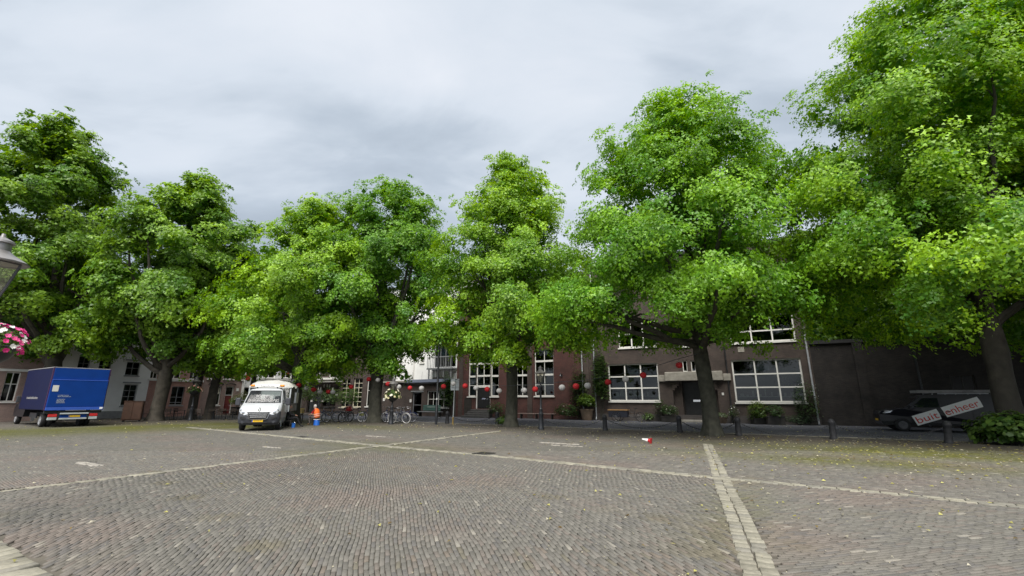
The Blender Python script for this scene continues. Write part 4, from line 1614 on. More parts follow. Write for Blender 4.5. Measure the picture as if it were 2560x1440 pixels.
tree("low spreading lime with fanned dark limbs behind the white truck", -15.2, 31.6, 16.7, 2.9, 5.6, "round", off=(0.5, 0), lobes=56, leaves=60000, size=0.2, tr=0.42, fork=2.3,
     limbs=16, spread=1.0, seed=7, lob=0.27, **YG)
tree("lime tree with a rough trunk among the parked bicycles", -9.75, 32.6, 18.9, 3.3, 5.4, "vase", lobes=58, leaves=60000, size=0.2, tr=0.46, fork=3.0, limbs=13, seed=9, lob=0.29,
     deep=(0.057, 0.165, 0.014), light=(0.200, 0.375, 0.022), extra=((3.2, -1.5, 5.8, 1.5), (4.0, 1.0, 11.2, 1.3)))
tree("lime tree with a straight trunk in front of the red brick hall", -0.05, 27.7, 18.3, 3.9, 5.3, "lime", lobes=58, leaves=64000, size=0.185, tr=0.37, fork=3.4, limbs=14, seed=12, lob=0.29,
     extra=((-4.6, -1.5, 5.9, 1.4), (3.9, -2.0, 5.2, 1.2)), **YG)
tree("big lime tree with a swollen trunk in front of the stone portal", 9.2, 21.3, 17.9, 4.1, 6.0, "tall", off=(-0.4, 0), lobes=74, leaves=92000, size=0.17, tr=0.37, fork=3.5, limbs=16, seed=14, lob=0.25,
     deep=(0.062, 0.182, 0.010), light=(0.232, 0.424, 0.018), extra=((-5.8, -2.5, 5.6, 1.9), (-6.8, -1, 5.0, 1.4), (4.6, -3.5, 7.2, 1.6), (3.4, -2.6, 6.0, 1.2), (-5.0, -3, 8, 1.6), (-2.6, -4.0, 5.6, 1.2)))
tree("huge lime tree with pale yellow green boughs at the dark garden wall", 18.9, 17.3, 20.3, 3.7, 6.8, "tall", bark=M_BARK3, lobes=80, leaves=116000, core=9500, size=0.165, tr=0.4, fork=3.6, limbs=16, seed=17, lob=0.25,
     deep=(0.064, 0.187, 0.012), light=(0.270, 0.449, 0.017), extra=((-6.2, -1, 9.6, 1.6), (-5.4, 0, 11.6, 1.5), (2.5, -3.5, 4.6, 1.5), (0.2, -4.5, 5.2, 1.4), (5.0, -4.0, 5.0, 1.6), (-4.5, -4.5, 5.4, 1.4), (-2.5, -5.6, 7.0, 1.6), (3.5, -5.0, 6.5, 1.8), (0.5, -5.8, 9.5, 1.7), (-5.6, -1, 6.5, 1.7)))
tree("tall lime tree behind the huge one at the edge of the square", 26.5, 19.5, 23.5, 4.5, 6.5, "tall", lobes=44, leaves=40000, size=0.22, tr=0.45, fork=4.0, limbs=9, seed=19,
     deep=(0.063, 0.160, 0.012), light=(0.239, 0.351, 0.022))
tree("lime tree of the row standing past the right edge of the square", 27.8, 12.2, 19.5, 3.6, 7.0, "tall", lobes=40, leaves=30000, size=0.25, tr=0.5, fork=3.6, limbs=9, seed=41, **YG)
for (x, y, hh, rr0, sd, lb) in ((24.5, 34.0, 15, 5.8, 31, "dark garden tree just behind the top of the wall"), (32, 28.5, 15, 6.2, 33, "dense garden tree rising over the end of the wall"),
                                (28.0, 38.0, 16, 6.0, 35, "garden tree farther back between the other two behind the wall")):
    tree(lb, x, y, hh, 3.0, rr0, "round", lobes=36, leaves=22000, size=0.3, tr=0.4, fork=3.5, limbs=7, seed=sd, name="garden_tree", spray=20, sr=0.62, **CH)
rng = np.random.default_rng(77)


# ------------------------------------------------------------------ plants
def leaf_cloud(P, Nn, size, deep, light, stretch=0.8):
    q = leaf_quads(P, Nn, size, stretch)
    n = len(P)
    v = rng.random(n)[:, None]
    c = (np.array(deep) * (1 - v) + np.array(light) * v) * rng.uniform(0.8, 1.2, n)[:, None]
    return q, c


def leafy(name, parent, q, c, m=None):
    return np_mesh(name, q.reshape(-1, 3), np.arange(len(q) * 4).reshape(-1, 4), m or M_LEAF, parent, np.repeat(c, 4, 0))


def bush_cloud(n, rx, ry, rz, cz, size, deep, light, spiky=0.0):
    d = rnd_dirs(n, -0.6)
    lump = 1 + 0.22 * np.sin(3 * d[:, 0] + 5 * d[:, 1]) * np.cos(4 * d[:, 2] + 2 * d[:, 0])
    P = d * (rng.random(n) ** 0.35 * lump)[:, None] * np.array((rx, ry, rz))
    P[:, 2] += cz
    P = P[P[:, 2] > 0.03]
    Nn = norm(P - np.array((0, 0, cz * 0.5)) + np.array((0, 0, rz * 0.8)) + rng.normal(0, 0.3 * rz, (len(P), 3)))
    return leaf_cloud(P, Nn, size, deep, light)


GREEN = ((0.03, 0.075, 0.014), (0.1, 0.17, 0.03))
DEEPG = ((0.02, 0.05, 0.015), (0.06, 0.11, 0.03))


def plant(name, label, x, y, rx, rz, cz, n, size, pal=GREEN, pot=None, rz_=0, ry=None, stems=6, cat="plant", group=None, flowers=None):
    root = thing(name, label, cat, (x, y, 0), rz_, group)
    q, c = bush_cloud(n, rx, ry or rx, rz, cz, size, *pal)
    leafy("foliage", root, q, c)
    base = 0.02
    if pot:
        kind, pr, ph = pot
        base = ph * 0.85
        if kind == "round":
            MB().lathe([(pr * 0.72, 0), (pr * 0.95, ph * 0.7), (pr, ph * 0.86), (pr * 1.06, ph * 0.88), (pr * 1.06, ph), (pr * 0.93, ph), (pr * 0.9, ph * 0.9), (0.01, ph * 0.9)], 16).build("pot", mat("clay_pot", (0.17, 0.12, 0.085), 0.85, var=0.25), root, smooth=True)
        else:
            (MB().bev(-pr, pr, -pr * 0.6, pr * 0.6, 0, ph, 0.02).mm(-pr - 0.02, pr + 0.02, -pr * 0.6 - 0.02, pr * 0.6 + 0.02, ph - 0.06, ph + 0.012)).build("planter_box", M_DARK, root)
    s = MB()
    for k in range(stems):
        a = k * 2.4
        s.tube([(0.05 * math.cos(a), 0.05 * math.sin(a), base), (0.3 * rx * math.cos(a), 0.3 * rx * math.sin(a), (base + cz) / 2 + 0.1), (0.6 * rx * math.cos(a), 0.6 * rx * math.sin(a), cz + 0.3 * rz)], [0.015, 0.012, 0.006], 5)
    s.build("stem", M_BARK, root)
    if flowers:
        nf, fc, fs_ = flowers
        d = rnd_dirs(nf, 0.0)
        P = d * np.array((rx, ry or rx, rz)) * 1.02 + np.array((0, 0, cz))
        q = leaf_quads(P, norm(d + rng.normal(0, 0.2, (nf, 3))), fs_, 1.0, 0.3)
        tag(leafy("flowers", root, q, np.array(fc)[rng.integers(0, len(fc), nf)], M_PETAL), kind="stuff")
    return root


def at_school(px, out_):
    p = SCH.pt(SCH.hit(px, 1045)[0], out_)
    return float(p[0]), float(p[1])


# bush by the huge lime
gx, gy = gp(2515, 1112)
plant("bush", "large leaved green bush at the foot of the huge lime", gx + 0.35, gy + 0.1, 1.1, 0.7, 0.45, 1500, 0.2, GREEN, cat="bush")
gx, gy = gp(1258, 1066)
plant("bush", "small fresh green bush at the foot of the straight lime trunk", gx, gy + 0.1, 0.42, 0.36, 0.3, 420, 0.12, GREEN, cat="bush")
x, y = at_school(1475, 0.75)
plant("potted_plant", "big round clay pot with a pale green shrub between the downpipes", x, y, 0.72, 0.6, 1.35, 900, 0.17, ((0.05, 0.11, 0.018), (0.13, 0.2, 0.03)), ("round", 0.5, 0.85), group="pots along the school wall")
x, y = at_school(1895, 0.7)
plant("potted_plant", "upright yellow green bush under the right hand big window", x, y, 0.6, 0.75, 0.75, 1000, 0.12, ((0.04, 0.09, 0.015), (0.12, 0.18, 0.03)), ("box", 0.4, 0.4), group="pots along the school wall")
x, y = at_school(1938, 0.8)
plant("potted_plant", "dark wooden planter with a deep green shrub beside the yellow green bush", x, y, 0.55, 0.5, 0.75, 500, 0.13, DEEPG, ("box", 0.5, 0.55), SCH.rz, group="pots along the school wall")
x, y = at_school(1678, 0.6)
plant("potted_plant", "dark planter of white flowers left of the stone portal", x, y, 0.6, 0.45, 0.75, 420, 0.12, DEEPG, ("box", 0.55, 0.4), SCH.rz, group="pots along the school wall", flowers=(26, [(0.7, 0.68, 0.6)], 0.07))
x, y = at_school(1803, 0.6)
plant("potted_plant", "low dark tub with trailing pale leaves right of the stone portal", x, y, 0.5, 0.2, 0.5, 300, 0.12, ((0.06, 0.09, 0.04), (0.14, 0.17, 0.09)), ("round", 0.42, 0.42), group="pots along the school wall")
x, y = at_school(1836, 0.5)
plant("wall_plant", "pale flowered plant below the black downpipe", x, y, 0.35, 0.55, 0.6, 200, 0.1, DEEPG, flowers=(16, [(0.6, 0.6, 0.58)], 0.07))
x, y = at_school(2020, 0.5)
plant("wall_plant", "scraggly climbing shrub at the last downpipe of the school wing", x, y, 0.7, 1.6, 1.3, 700, 0.13, DEEPG, flowers=(12, [(0.45, 0.45, 0.45)], 0.06))
x, y = at_school(1995, 0.6)
plant("wall_plant", "low blue green plant spreading along the base of the school wing", x, y, 0.95, 0.35, 0.3, 420, 0.12, ((0.03, 0.06, 0.03), (0.08, 0.12, 0.06)), ry=0.4, rz_=SCH.rz)
x, y = at_school(1453, 0.35)
plant("wall_plant", "dark climber on the corner of the red hall behind the left downpipe", x, y, 0.75, 1.9, 2.2, 900, 0.15, DEEPG, ry=0.35, rz_=SCH.rz)
x, y = at_school(1508, 0.3)
plant("wall_plant", "broad leaved climber growing up the left edge of the paned window", x, y, 0.7, 2.5, 2.9, 1100, 0.2, ((0.03, 0.07, 0.02), (0.1, 0.16, 0.05)), ry=0.35, rz_=SCH.rz)
x, y = at_school(1425, 0.7)
plant("wall_plant", "low dark shrubs with reddish flowers against the red hall", x, y, 1.1, 0.6, 0.6, 900, 0.13, DEEPG, ry=0.5, rz_=SCH.rz, flowers=(22, [(0.35, 0.12, 0.1), (0.4, 0.36, 0.3)], 0.08))
x, y = at_school(1250, 0.7)
plant("wall_plant", "rough bush beside the entrance steps of the red hall", x, y, 0.85, 0.7, 0.7, 500, 0.13, DEEPG, ry=0.5, rz_=SCH.rz)
x, y = at_school(1655, 0.45)
plant("wall_plant", "young plant under the right edge of the first paned window", x, y, 0.45, 0.8, 0.9, 320, 0.12, DEEPG, ry=0.3, rz_=SCH.rz)
x, y = at_school(1623, 0.5)
plant("wall_plant", "weedy tuft behind the front wheel of the cargo tricycle", x, y, 0.5, 0.32, 0.3, 220, 0.12, GREEN)
x, y = at_school(1123, 0.5)
plant("wall_plant", "tall leafy climber at the joint of annex and red hall", x, y, 0.75, 1.9, 2.0, 900, 0.16, DEEPG, ry=0.4, rz_=SCH.rz)
x, y = at_school(830, 4.0)
plant("shrub", "feathery green shrub on stems beside the corner shop", x, y, 1.6, 1.0, 2.0, 1100, 0.17, ((0.04, 0.085, 0.02), (0.11, 0.16, 0.04)), ("round", 0.4, 0.5))
x, y = at_school(887, 3.2)
plant("shrub", "loose green shrub before the cream curtained windows", x, y, 1.2, 1.0, 1.7, 700, 0.17, ((0.035, 0.08, 0.02), (0.1, 0.15, 0.04)), ("round", 0.4, 0.5))
x, y = at_school(926, 3.0)
plant("shrub", "bright green vine heaped against the trunk among the bicycles", x, y, 0.9, 1.0, 1.7, 700, 0.18, GREEN)
x, y = at_school(754, 7.0)
plant("shrub", "olive green shrub behind the mirror of the white truck", x, y, 1.0, 0.9, 1.5, 600, 0.15, ((0.06, 0.085, 0.03), (0.14, 0.16, 0.05)), ("round", 0.4, 0.5))
p = LEFT.pt(lt(572), 1.6)
plant("potted_plant", "bright green round plant on the terrace by the red door", float(p[0]), float(p[1]), 0.85, 0.5, 1.35, 500, 0.15, ((0.06, 0.13, 0.02), (0.16, 0.24, 0.04)), ("box", 0.5, 0.8))
for (px, lb) in ((785, "slim flowering standard tree left of the corner shop door"), (808, "slim flowering standard tree on a bare stem before the corner shop")):
    x, y = at_school(px, 3.0)
    root = thing("standard_tree", lb, "tree", (x, y, 0), 0, "standard trees before the shop")
    MB().tube([(0, 0, 0), (0.03, 0, 1.8), (0, 0.02, 4.2)], [0.05, 0.045, 0.03], 7).build("trunk", mat("pale_bark", (0.3, 0.29, 0.26), 0.8), root)
    q, c = bush_cloud(420, 0.85, 0.85, 0.6, 4.3, 0.14, (0.06, 0.075, 0.02), (0.14, 0.12, 0.05))
    leafy("crown", root, q, c)
    d = rnd_dirs(60, -0.2)
    leafy("flowers", root, leaf_quads(d * np.array((0.9, 0.9, 0.65)) + np.array((0, 0, 4.3)), d, 0.14, 1.0), np.tile(np.array((0.42, 0.1, 0.06)), (60, 1)), M_PETAL)
# ------------------------------------------------------------------ vehicles
M_VWHITE = mat("van_white", (0.4, 0.415, 0.43), 0.3, var=0.03, coat=0.5)
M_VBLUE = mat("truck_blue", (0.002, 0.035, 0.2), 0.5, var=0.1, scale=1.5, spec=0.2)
M_VBLUE_SHADE = mat("truck_blue_shaded", (0.002, 0.005, 0.04), 0.55, var=0.1, scale=1.5, spec=0.2)  # darker copy of the truck blue, shade on the box side put into the colour
M_VBLUE2 = mat("lift_blue", (0.03, 0.09, 0.42), 0.4, var=0.1)
M_VBLACK = mat("van_black", (0.008, 0.008, 0.012), 0.4, var=0.1, coat=0.1)
M_BUMPER = mat("bumper_plastic", (0.035, 0.037, 0.045), 0.6, var=0.15)
M_LENS = mat("headlamp_lens", (0.55, 0.57, 0.6), 0.12, 0.2, var=0.25, scale=12, coat=0.6)
M_AMBER = mat("amber_lens", (0.75, 0.26, 0.02), 0.25, var=0.1, coat=0.5)
M_REDL = mat("red_lens", (0.5, 0.02, 0.02), 0.25, var=0.1, coat=0.5)
M_PLATE = mat("yellow_plate", (0.75, 0.46, 0.02), 0.45, var=0.05)
M_INK = mat("black_ink", (0.012, 0.012, 0.012), 0.6)
M_PBLUE = mat("plate_blue", (0.02, 0.06, 0.4), 0.5)
M_GREYB = mat("grey_board", (0.24, 0.235, 0.24), 0.65, var=0.2)
M_CANVAS = mat("pale_canvas", (0.55, 0.54, 0.5), 0.9, var=0.12, scale=3, bump=0.4)
M_CARGLASS = mat_glass("car_glass", (0.85, 0.92, 0.92), 0.06, wavy=0.0, rough=0.12, gloss=0.3)
M_SEAT = mat("seat_cloth", (0.14, 0.16, 0.18), 0.9)
M_SIGNW = mat("sign_white", (0.82, 0.81, 0.79), 0.5, var=0.04)
M_SIGNR = mat("sign_red", (0.62, 0.04, 0.02), 0.5, var=0.08)
M_STEEL = mat("wheel_steel", (0.4, 0.41, 0.43), 0.4, 0.6, var=0.2)
M_TAIL = mat("worn_grey", (0.42, 0.45, 0.46), 0.55, 0.2, var=0.15)


def wheel(parent, x, y, r=0.34, w=0.22, side_=1, hub=None):
    """axle along local x"""
    Mx = Matrix.Rotation(R(90), 3, 'Y')
    t = MB().lathe([(r * 0.6, -w / 2), (r * 0.92, -w / 2), (r, -w * 0.32), (r, w * 0.32), (r * 0.92, w / 2), (r * 0.6, w / 2)], 22, (0, 0, 0), 0, Mx)
    to = t.build("wheel", M_RUBBER, parent, smooth=True)
    to.location = (x, y, r)
    h = MB()
    h.lathe([(r * 0.62, 0.0), (r * 0.62, side_ * 0.01), (r * 0.52, -side_ * 0.03), (r * 0.3, -side_ * 0.045), (r * 0.2, side_ * 0.01), (0.01, side_ * 0.015)], 18, (side_ * (w / 2 + 0.001), 0, 0), 0, Mx)
    for k in range(8):
        a = k * math.pi / 4
        h.sph((side_ * (w / 2 - 0.015), r * 0.42 * math.cos(a), r * 0.42 * math.sin(a)), 0.02, 6, 4)
    h.build("rim", hub or M_STEEL, to, smooth=True)
    return to


def plate_at(parent, c, w, h, nrm_y=-1, body="", m_=M_PLATE):
    p = MB().bev(c[0] - w / 2, c[0] + w / 2, c[1] - 0.006, c[1] + 0.006, c[2] - h / 2, c[2] + h / 2, 0.004).build("number_plate", m_, parent)
    MB().mm(c[0] - w / 2 + 0.004, c[0] - w / 2 + 0.042, c[1] - 0.009, c[1] - 0.007, c[2] - h / 2 + 0.006, c[2] + h / 2 - 0.006).build("country_strip", M_PBLUE, p)
    if body:
        M = Matrix.Translation((c[0] + 0.02, c[1] - 0.008, c[2])) @ Matrix.Rotation(R(90), 4, 'X')
        text_mesh("lettering", body, h * 0.95, M_INK, p, M, 0.001, 0.82)
    return p


# white tree care truck; local: front at y=0 looking to -y, rear to +y
hd = math.atan2(0.32, 0.947)
van = thing("flatbed_truck", "white tree care flatbed truck with amber roof lights and yellow number plate", "truck", (-13.28, 24.0, 0), hd)
LV = [  # z, half width, y of the nose, corner radius
    (0.30, 0.90, 0.16, 0.16), (0.42, 0.97, 0.05, 0.22), (0.62, 1.0, 0.0, 0.26), (0.80, 1.0, 0.0, 0.28), (0.98, 1.0, 0.03, 0.30), (1.14, 0.99, 0.12, 0.30),
    (1.28, 0.975, 0.30, 0.28), (1.37, 0.955, 0.52, 0.22), (1.42, 0.945, 0.66, 0.18), (1.62, 0.91, 0.82, 0.15), (1.86, 0.865, 1.02, 0.14), (2.06, 0.82, 1.2, 0.14),
    (2.14, 0.79, 1.30, 0.14), (2.21, 0.74, 1.46, 0.16), (2.235, 0.6, 1.7, 0.2)]
YB = 2.25
rings = []
for (z, hw, yf, cr_) in LV:
    pts = [(-hw, YB, z), (-hw, YB - 0.25, z), (-hw, YB - 0.95, z), (-hw, yf + cr_ + 0.02, z)]
    for a in (0, 30, 60, 90):
        pts.append((-hw + cr_ - cr_ * math.cos(R(a)), yf + cr_ - cr_ * math.sin(R(a)), z))
    inner = hw - cr_
    for k in (-0.6, -0.2, 0.2, 0.6):
        bow = -0.05 * (1 - k * k)
        pts.append((inner * k, yf + bow, z))
    for a in (90, 60, 30, 0):
        pts.append((hw - cr_ + cr_ * math.cos(R(a)), yf + cr_ - cr_ * math.sin(R(a)), z))
    pts += [(hw, yf + cr_ + 0.02, z), (hw, YB - 0.95, z), (hw, YB - 0.25, z), (hw, YB, z)]
    rings.append(pts)
npt = len(rings[0])
body, bump_, scr, sdg, rwg = MB(), MB(), MB(), MB(), MB()
for k in range(len(rings) - 1):
    for j in range(npt):
        a, b_ = rings[k][j], rings[k][(j + 1) % npt]
        c, d = rings[k + 1][(j + 1) % npt], rings[k + 1][j]
        front = 5 <= j <= 13
        back = j == npt - 1
        sd = j in (1, 2, 3, npt - 4, npt - 3)
        z0 = LV[k][0]
        if back:
            if 1.5 < z0 < 1.9:
                t_ = 0.78
                rwg.add([tuple(p[i] * (t_ if i == 0 else 1) for i in range(3)) for p in (a, b_, c, d)], [(0, 1, 2, 3)])
                for s_ in (-1, 1):
                    body.add([tuple(p[i] * (q if i == 0 else 1) for i in range(3)) for p, q in ((a if s_ < 0 else b_, 1), (a if s_ < 0 else b_, t_), (d if s_ < 0 else c, t_), (d if s_ < 0 else c, 1))], [(0, 1, 2, 3)])
                continue
            body.add([a, b_, c, d], [(0, 1, 2, 3)])
            continue
        if 5 <= j <= 13 and 8 <= k <= 10:
            if 6 <= j <= 12:
                scr.add([a, b_, c, d], [(0, 1, 2, 3)])
                continue
        if sd and 8 <= k <= 10 and j in (2, 3, npt - 4, npt - 3):
            if j in (2, npt - 3):
                sdg.add([a, b_, c, d], [(0, 1, 2, 3)])
                continue
        if k <= 2 and (front or j in (3, 4, 14)):
            bump_.add([a, b_, c, d], [(0, 1, 2, 3)])
            continue
        if k == 3 and (j in (3, 4, 5, 6, 12, 13, 14)):
            bump_.add([a, b_, c, d], [(0, 1, 2, 3)])
            continue
        body.add([a, b_, c, d], [(0, 1, 2, 3)])
body.add(rings[-1], [tuple(range(npt))])
body.build("body", M_VWHITE, van, smooth=True)
bump_.add([(p[0], p[1], p[2]) for p in rings[0]], [tuple(range(npt))])
bo = bump_.build("bumper", M_BUMPER, van, smooth=True)
wso = scr.build("windscreen", M_CARGLASS, van, smooth=True)
sdg.build("side_window", M_CARGLASS, van)
rwg.build("rear_window", M_CARGLASS, van)
# windscreen seal, wipers
lo = [Vector(rings[8][j]) + Vector((0, -0.012, 0)) for j in range(6, 14)]
hi = [Vector(rings[11][j]) + Vector((0, -0.012, 0)) for j in range(13, 5, -1)]
MB().tube(lo + hi, 0.018, 5, closed=True).build("seal", M_RUBBER, wso)
for x0_, x1_ in ((-0.55, 0.02), (-0.02, 0.6)):
    MB().tube([(x0_, 0.66, 1.44), ((x0_ + x1_) / 2, 0.6, 1.47), (x1_, 0.62, 1.45)], 0.014, 5).build("wiper", M_RUBBER, van)
# grille
gp_ = [(-0.5, 0.965), (0.5, 0.965), (0.42, 0.66), (0.32, 0.60), (-0.32, 0.60), (-0.42, 0.66)]
gr = MB().prism(gp_, -0.078, -0.03, 'y').build("grille", M_INK, van)
for k in range(3):
    z = 0.90 - 0.1 * k
    w_ = 0.45 - 0.035 * k
    MB().bev(-w_, w_, -0.1, -0.075, z - 0.022, z + 0.022, 0.006).build("slat", M_GREY, gr)
    for q in range(5):
        xx = -w_ + 0.1 + q * (2 * w_ - 0.2) / 4
        MB().bev(xx - 0.07, xx + 0.07, -0.112, -0.098, z - 0.016, z + 0.016, 0.004).build("chrome_bar", M_CHROME, gr)
MB().tube([(p[0] * 1.04, -0.075, 0.96 if p[1] > 0.9 else p[1] - 0.015) for p in gp_[1:] + gp_[:1]], 0.014, 5).build("surround", M_CHROME, gr)
# diamond emblem
em = MB()
for a_, b_ in (((0, 0.1), (0.062, 0)), ((0.062, 0), (0, -0.1)), ((0, -0.1), (-0.062, 0)), ((-0.062, 0), (0, 0.1))):
    em.tube([(a_[0], 0.0, 1.08 + a_[1]), (b_[0], 0.0, 1.08 + b_[1])], 0.02, 6)
em.build("emblem", M_CHROME, van)
# headlights sweep up the corners
for s_ in (-1, 1):
    prof = [(0.52, 0.86), (0.66, 0.80), (0.88, 0.90), (0.985, 1.08), (0.955, 1.30), (0.86, 1.18), (0.68, 1.0)]

    def surf(x, z):
        yf = np.interp(z, [l[0] for l in LV], [l[2] for l in LV])
        cr2 = np.interp(z, [l[0] for l in LV], [l[3] for l in LV])
        hw = np.interp(z, [l[0] for l in LV], [l[1] for l in LV])
        ex = max(0.0, x - (hw - cr2))
        ex = min(ex, cr2 * 0.999)
        return yf + cr2 - math.sqrt(max(0, cr2 ** 2 - ex ** 2)) - 0.05 * (1 - min(1, x / max(0.01, hw - cr2)) ** 2)
    vs = [(s_ * x, surf(x, z) - 0.025, z) for x, z in prof] + [(s_ * x, surf(x, z) + 0.05, z) for x, z in prof]
    cx_ = np.mean([p[0] for p in prof]), np.mean([p[1] for p in prof])
    vs.append((s_ * cx_[0], surf(cx_[0], cx_[1]) - 0.05, cx_[1]))
    k_ = len(prof)
    fs_ = [(i, (i + 1) % k_, 2 * k_) for i in range(k_)] + [(i, (i + 1) % k_, k_ + (i + 1) % k_, k_ + i) for i in range(k_)]
    hl = MB().add(vs, fs_).build("headlight", M_LENS, van)
    MB().sph((s_ * 0.72, surf(0.72, 0.93) - 0.035, 0.93), (0.075, 0.02, 0.075), 10, 6).build("reflector", M_CHROME, hl)
    MB().sph((s_ * 0.87, surf(0.87, 1.07) - 0.035, 1.07), (0.05, 0.02, 0.06), 10, 6).build("reflector", M_CHROME, hl)
    # intake, fog lamp, mirror
    MB().prism([(s_ * 0.52, 0.66), (s_ * 0.82, 0.74), (s_ * 0.86, 0.68), (s_ * 0.66, 0.58)], -0.02, 0.06, 'y').build("intake", M_INK, bo)
    MB().lathe([(0.075, 0), (0.075, 0.03), (0.01, 0.035)], 12, (s_ * 0.72, 0.06, 0.46), 0, Matrix.Rotation(R(90), 3, 'X')).build("fog_lamp", M_BUMPER, bo)
    mr_ = MB().tube([(s_ * 0.93, 0.92, 1.52), (s_ * 1.12, 0.86, 1.54)], 0.03, 6).tube([(s_ * 0.93, 0.92, 1.38), (s_ * 1.12, 0.86, 1.4)], 0.03, 6)
    mr_.bev(min(s_ * 1.1, s_ * 1.34), max(s_ * 1.1, s_ * 1.34), 0.76, 0.93, 1.28, 1.68, 0.04)
    mr_.build("mirror", M_BUMPER, van)
plate_at(van, (-0.02, -0.05, 0.515), 0.52, 0.12, body="5-VTV-77")
MB().mm(-0.42, 0.42, -0.035, 0.02, 0.40, 0.435).build("lower_grille", M_INK, van)
# light bar with its lettering
lb = MB().bev(-0.62, 0.62, 1.36, 1.52, 2.27, 2.4, 0.02).build("light_bar", M_SIGNW, van)
for s_ in (-1, 1):
    MB().bev(min(s_ * 0.622, s_ * 0.86), max(s_ * 0.622, s_ * 0.86), 1.37, 1.51, 2.275, 2.4, 0.045).build("beacon", M_AMBER, lb)
    MB().mm(s_ * 0.5 - 0.03, s_ * 0.5 + 0.03, 1.4, 1.48, 2.2, 2.27).build("bracket", M_BUMPER, lb)
text_mesh("lettering", "Tree Life Info", 0.11, mat("grey_ink", (0.15, 0.17, 0.2), 0.6), lb, Matrix.Translation((0, 1.356, 2.335)) @ Matrix.Rotation(R(90), 4, 'X'), 0.002, 1.15)
# cab inside
MB().bev(-0.85, 0.85, 0.85, 1.15, 0.9, 1.4, 0.06).build("dashboard", M_BUMPER, van)
for x_ in (-0.5, 0.0, 0.52):
    st_ = MB().bev(x_ - 0.23, x_ + 0.23, 1.75, 1.95, 0.9, 1.55, 0.06).bev(x_ - 0.14, x_ + 0.14, 1.8, 1.9, 1.56, 1.78, 0.04).bev(x_ - 0.23, x_ + 0.23, 1.35, 1.76, 0.85, 1.02, 0.05)
    st_.build("seat", M_SEAT, van)
MB().tube([(0.52 + 0.19 * math.cos(R(a)), 1.22 + 0.09 * math.sin(R(a)), 1.36 + 0.15 * math.sin(R(a))) for a in range(0, 360, 20)], 0.016, 6, closed=True).build("steering_wheel", M_RUBBER, van)
MB().mm(-0.9, 0.9, 0.5, 2.2, 0.55, 0.6).build("cab_floor", M_BUMPER, van)
# bed
MB().mm(-0.38, -0.26, 1.2, 5.4, 0.5, 0.68).mm(0.26, 0.38, 1.2, 5.4, 0.5, 0.68).build("chassis", M_BLACK, van)
MB().mm(-1.05, 1.05, 2.4, 5.5, 0.9, 1.0).build("bed_floor", M_GREYB, van)
for k in range(3):
    MB().mm(-1.09, -1.055, 2.42, 5.48, 1.0 + 0.42 * k, 1.4 + 0.42 * k).build("side_board", M_GREYB, van)
MB().mm(1.055, 1.09, 2.42, 5.48, 0.92, 1.34).build("side_board", M_GREYB, van)
for x_ in (-1.07, 1.07):
    MB().mm(x_ - 0.035, x_ + 0.035, 2.34, 2.415, 0.9, 2.3).build("stake", M_TAIL, van)
    MB().mm(x_ - 0.035, x_ + 0.035, 5.485, 5.56, 0.9, 2.3).build("stake", M_TAIL, van)
MB().mm(-1.03, 1.03, 2.35, 2.4, 1.0, 1.5).build("headboard", M_GREYB, van)
MB().mm(-1.05, 1.05, 5.5, 5.54, 0.92, 1.34).build("tailboard", M_GREYB, van)
cv = MB()
nx_, ny_ = 12, 10
vs, fs_ = [], []
for j in range(ny_ + 1):
    for i in range(nx_ + 1):
        u = i / nx_ * 2 - 1
        y_ = 2.3 + 3.3 * j / ny_
        vs.append((u * 1.1, y_, 2.3 + 0.36 * (1 - abs(u) ** 3.5) + 0.03 * math.sin(5 * u + j) - 0.04 * math.sin(j * 1.3)))
for j in range(ny_):
    for i in range(nx_):
        a = j * (nx_ + 1) + i
        fs_.append((a, a + 1, a + nx_ + 2, a + nx_ + 1))
cv.add(vs, fs_)
fr_ = [v for v in vs[:nx_ + 1]]
cv.add([(v[0], v[1], 2.26) for v in fr_] + fr_, [(i, i + 1, nx_ + 2 + i, nx_ + 1 + i) for i in range(nx_)])
cv.build("canvas_cover", M_CANVAS, van, smooth=True)
MB().mm(1.1, 1.2, 4.1, 5.3, 1.36, 2.0).build("tool_locker", M_VWHITE, van)
wheel(van, -0.86, 0.86, 0.34, 0.22, -1)
wheel(van, 0.86, 0.86, 0.34, 0.22, 1)
for x_ in (-0.9, -0.66, 0.66, 0.9):
    wheel(van, x_, 4.4, 0.34, 0.2, 1 if x_ > 0 else -1)
for x_ in (-0.8, 0.8):
    MB().mm(x_ - 0.28, x_ + 0.28, 3.9, 4.9, 0.72, 0.76).mm(x_ - 0.28, x_ + 0.28, 4.9, 4.93, 0.35, 0.76).build("mudguard", M_BUMPER, van)


def to_world(o, p):
    return Matrix.Rotation(o.rotation_euler.z, 3, 'Z') @ Vector(p) + o.location


# blue box truck; local: rear face at y=0 toward -y, nose to +y
rz_t = math.atan2(0.85, 0.53)
rl = Vector((-27.0, 26.35, 0))
ax_t = Vector((0.53, 0.85, 0)).normalized()
c0 = rl + ax_t * 1.3
trk = thing("box_truck", "blue box truck with a raised blue tail lift and two red rear lights", "truck", c0, rz_t)
W2, TOP, BOT, LB = 1.3, 3.42, 0.98, 5.5
MB().bev(-W2, W2, 0.05, LB, BOT, TOP, 0.03).build("box_body", M_VBLUE_SHADE, trk)
for s_ in (-1, 1):
    MB().mm(s_ * W2 - 0.03, s_ * W2 + 0.03, 0.02, 0.1, BOT, TOP + 0.02).build("corner_post", mat("edge_red", (0.05, 0.015, 0.06), 0.5), trk)
MB().mm(-W2, W2, 0.03, LB, TOP + 0.003, TOP + 0.05).build("roof_rim", M_GREYB, trk)
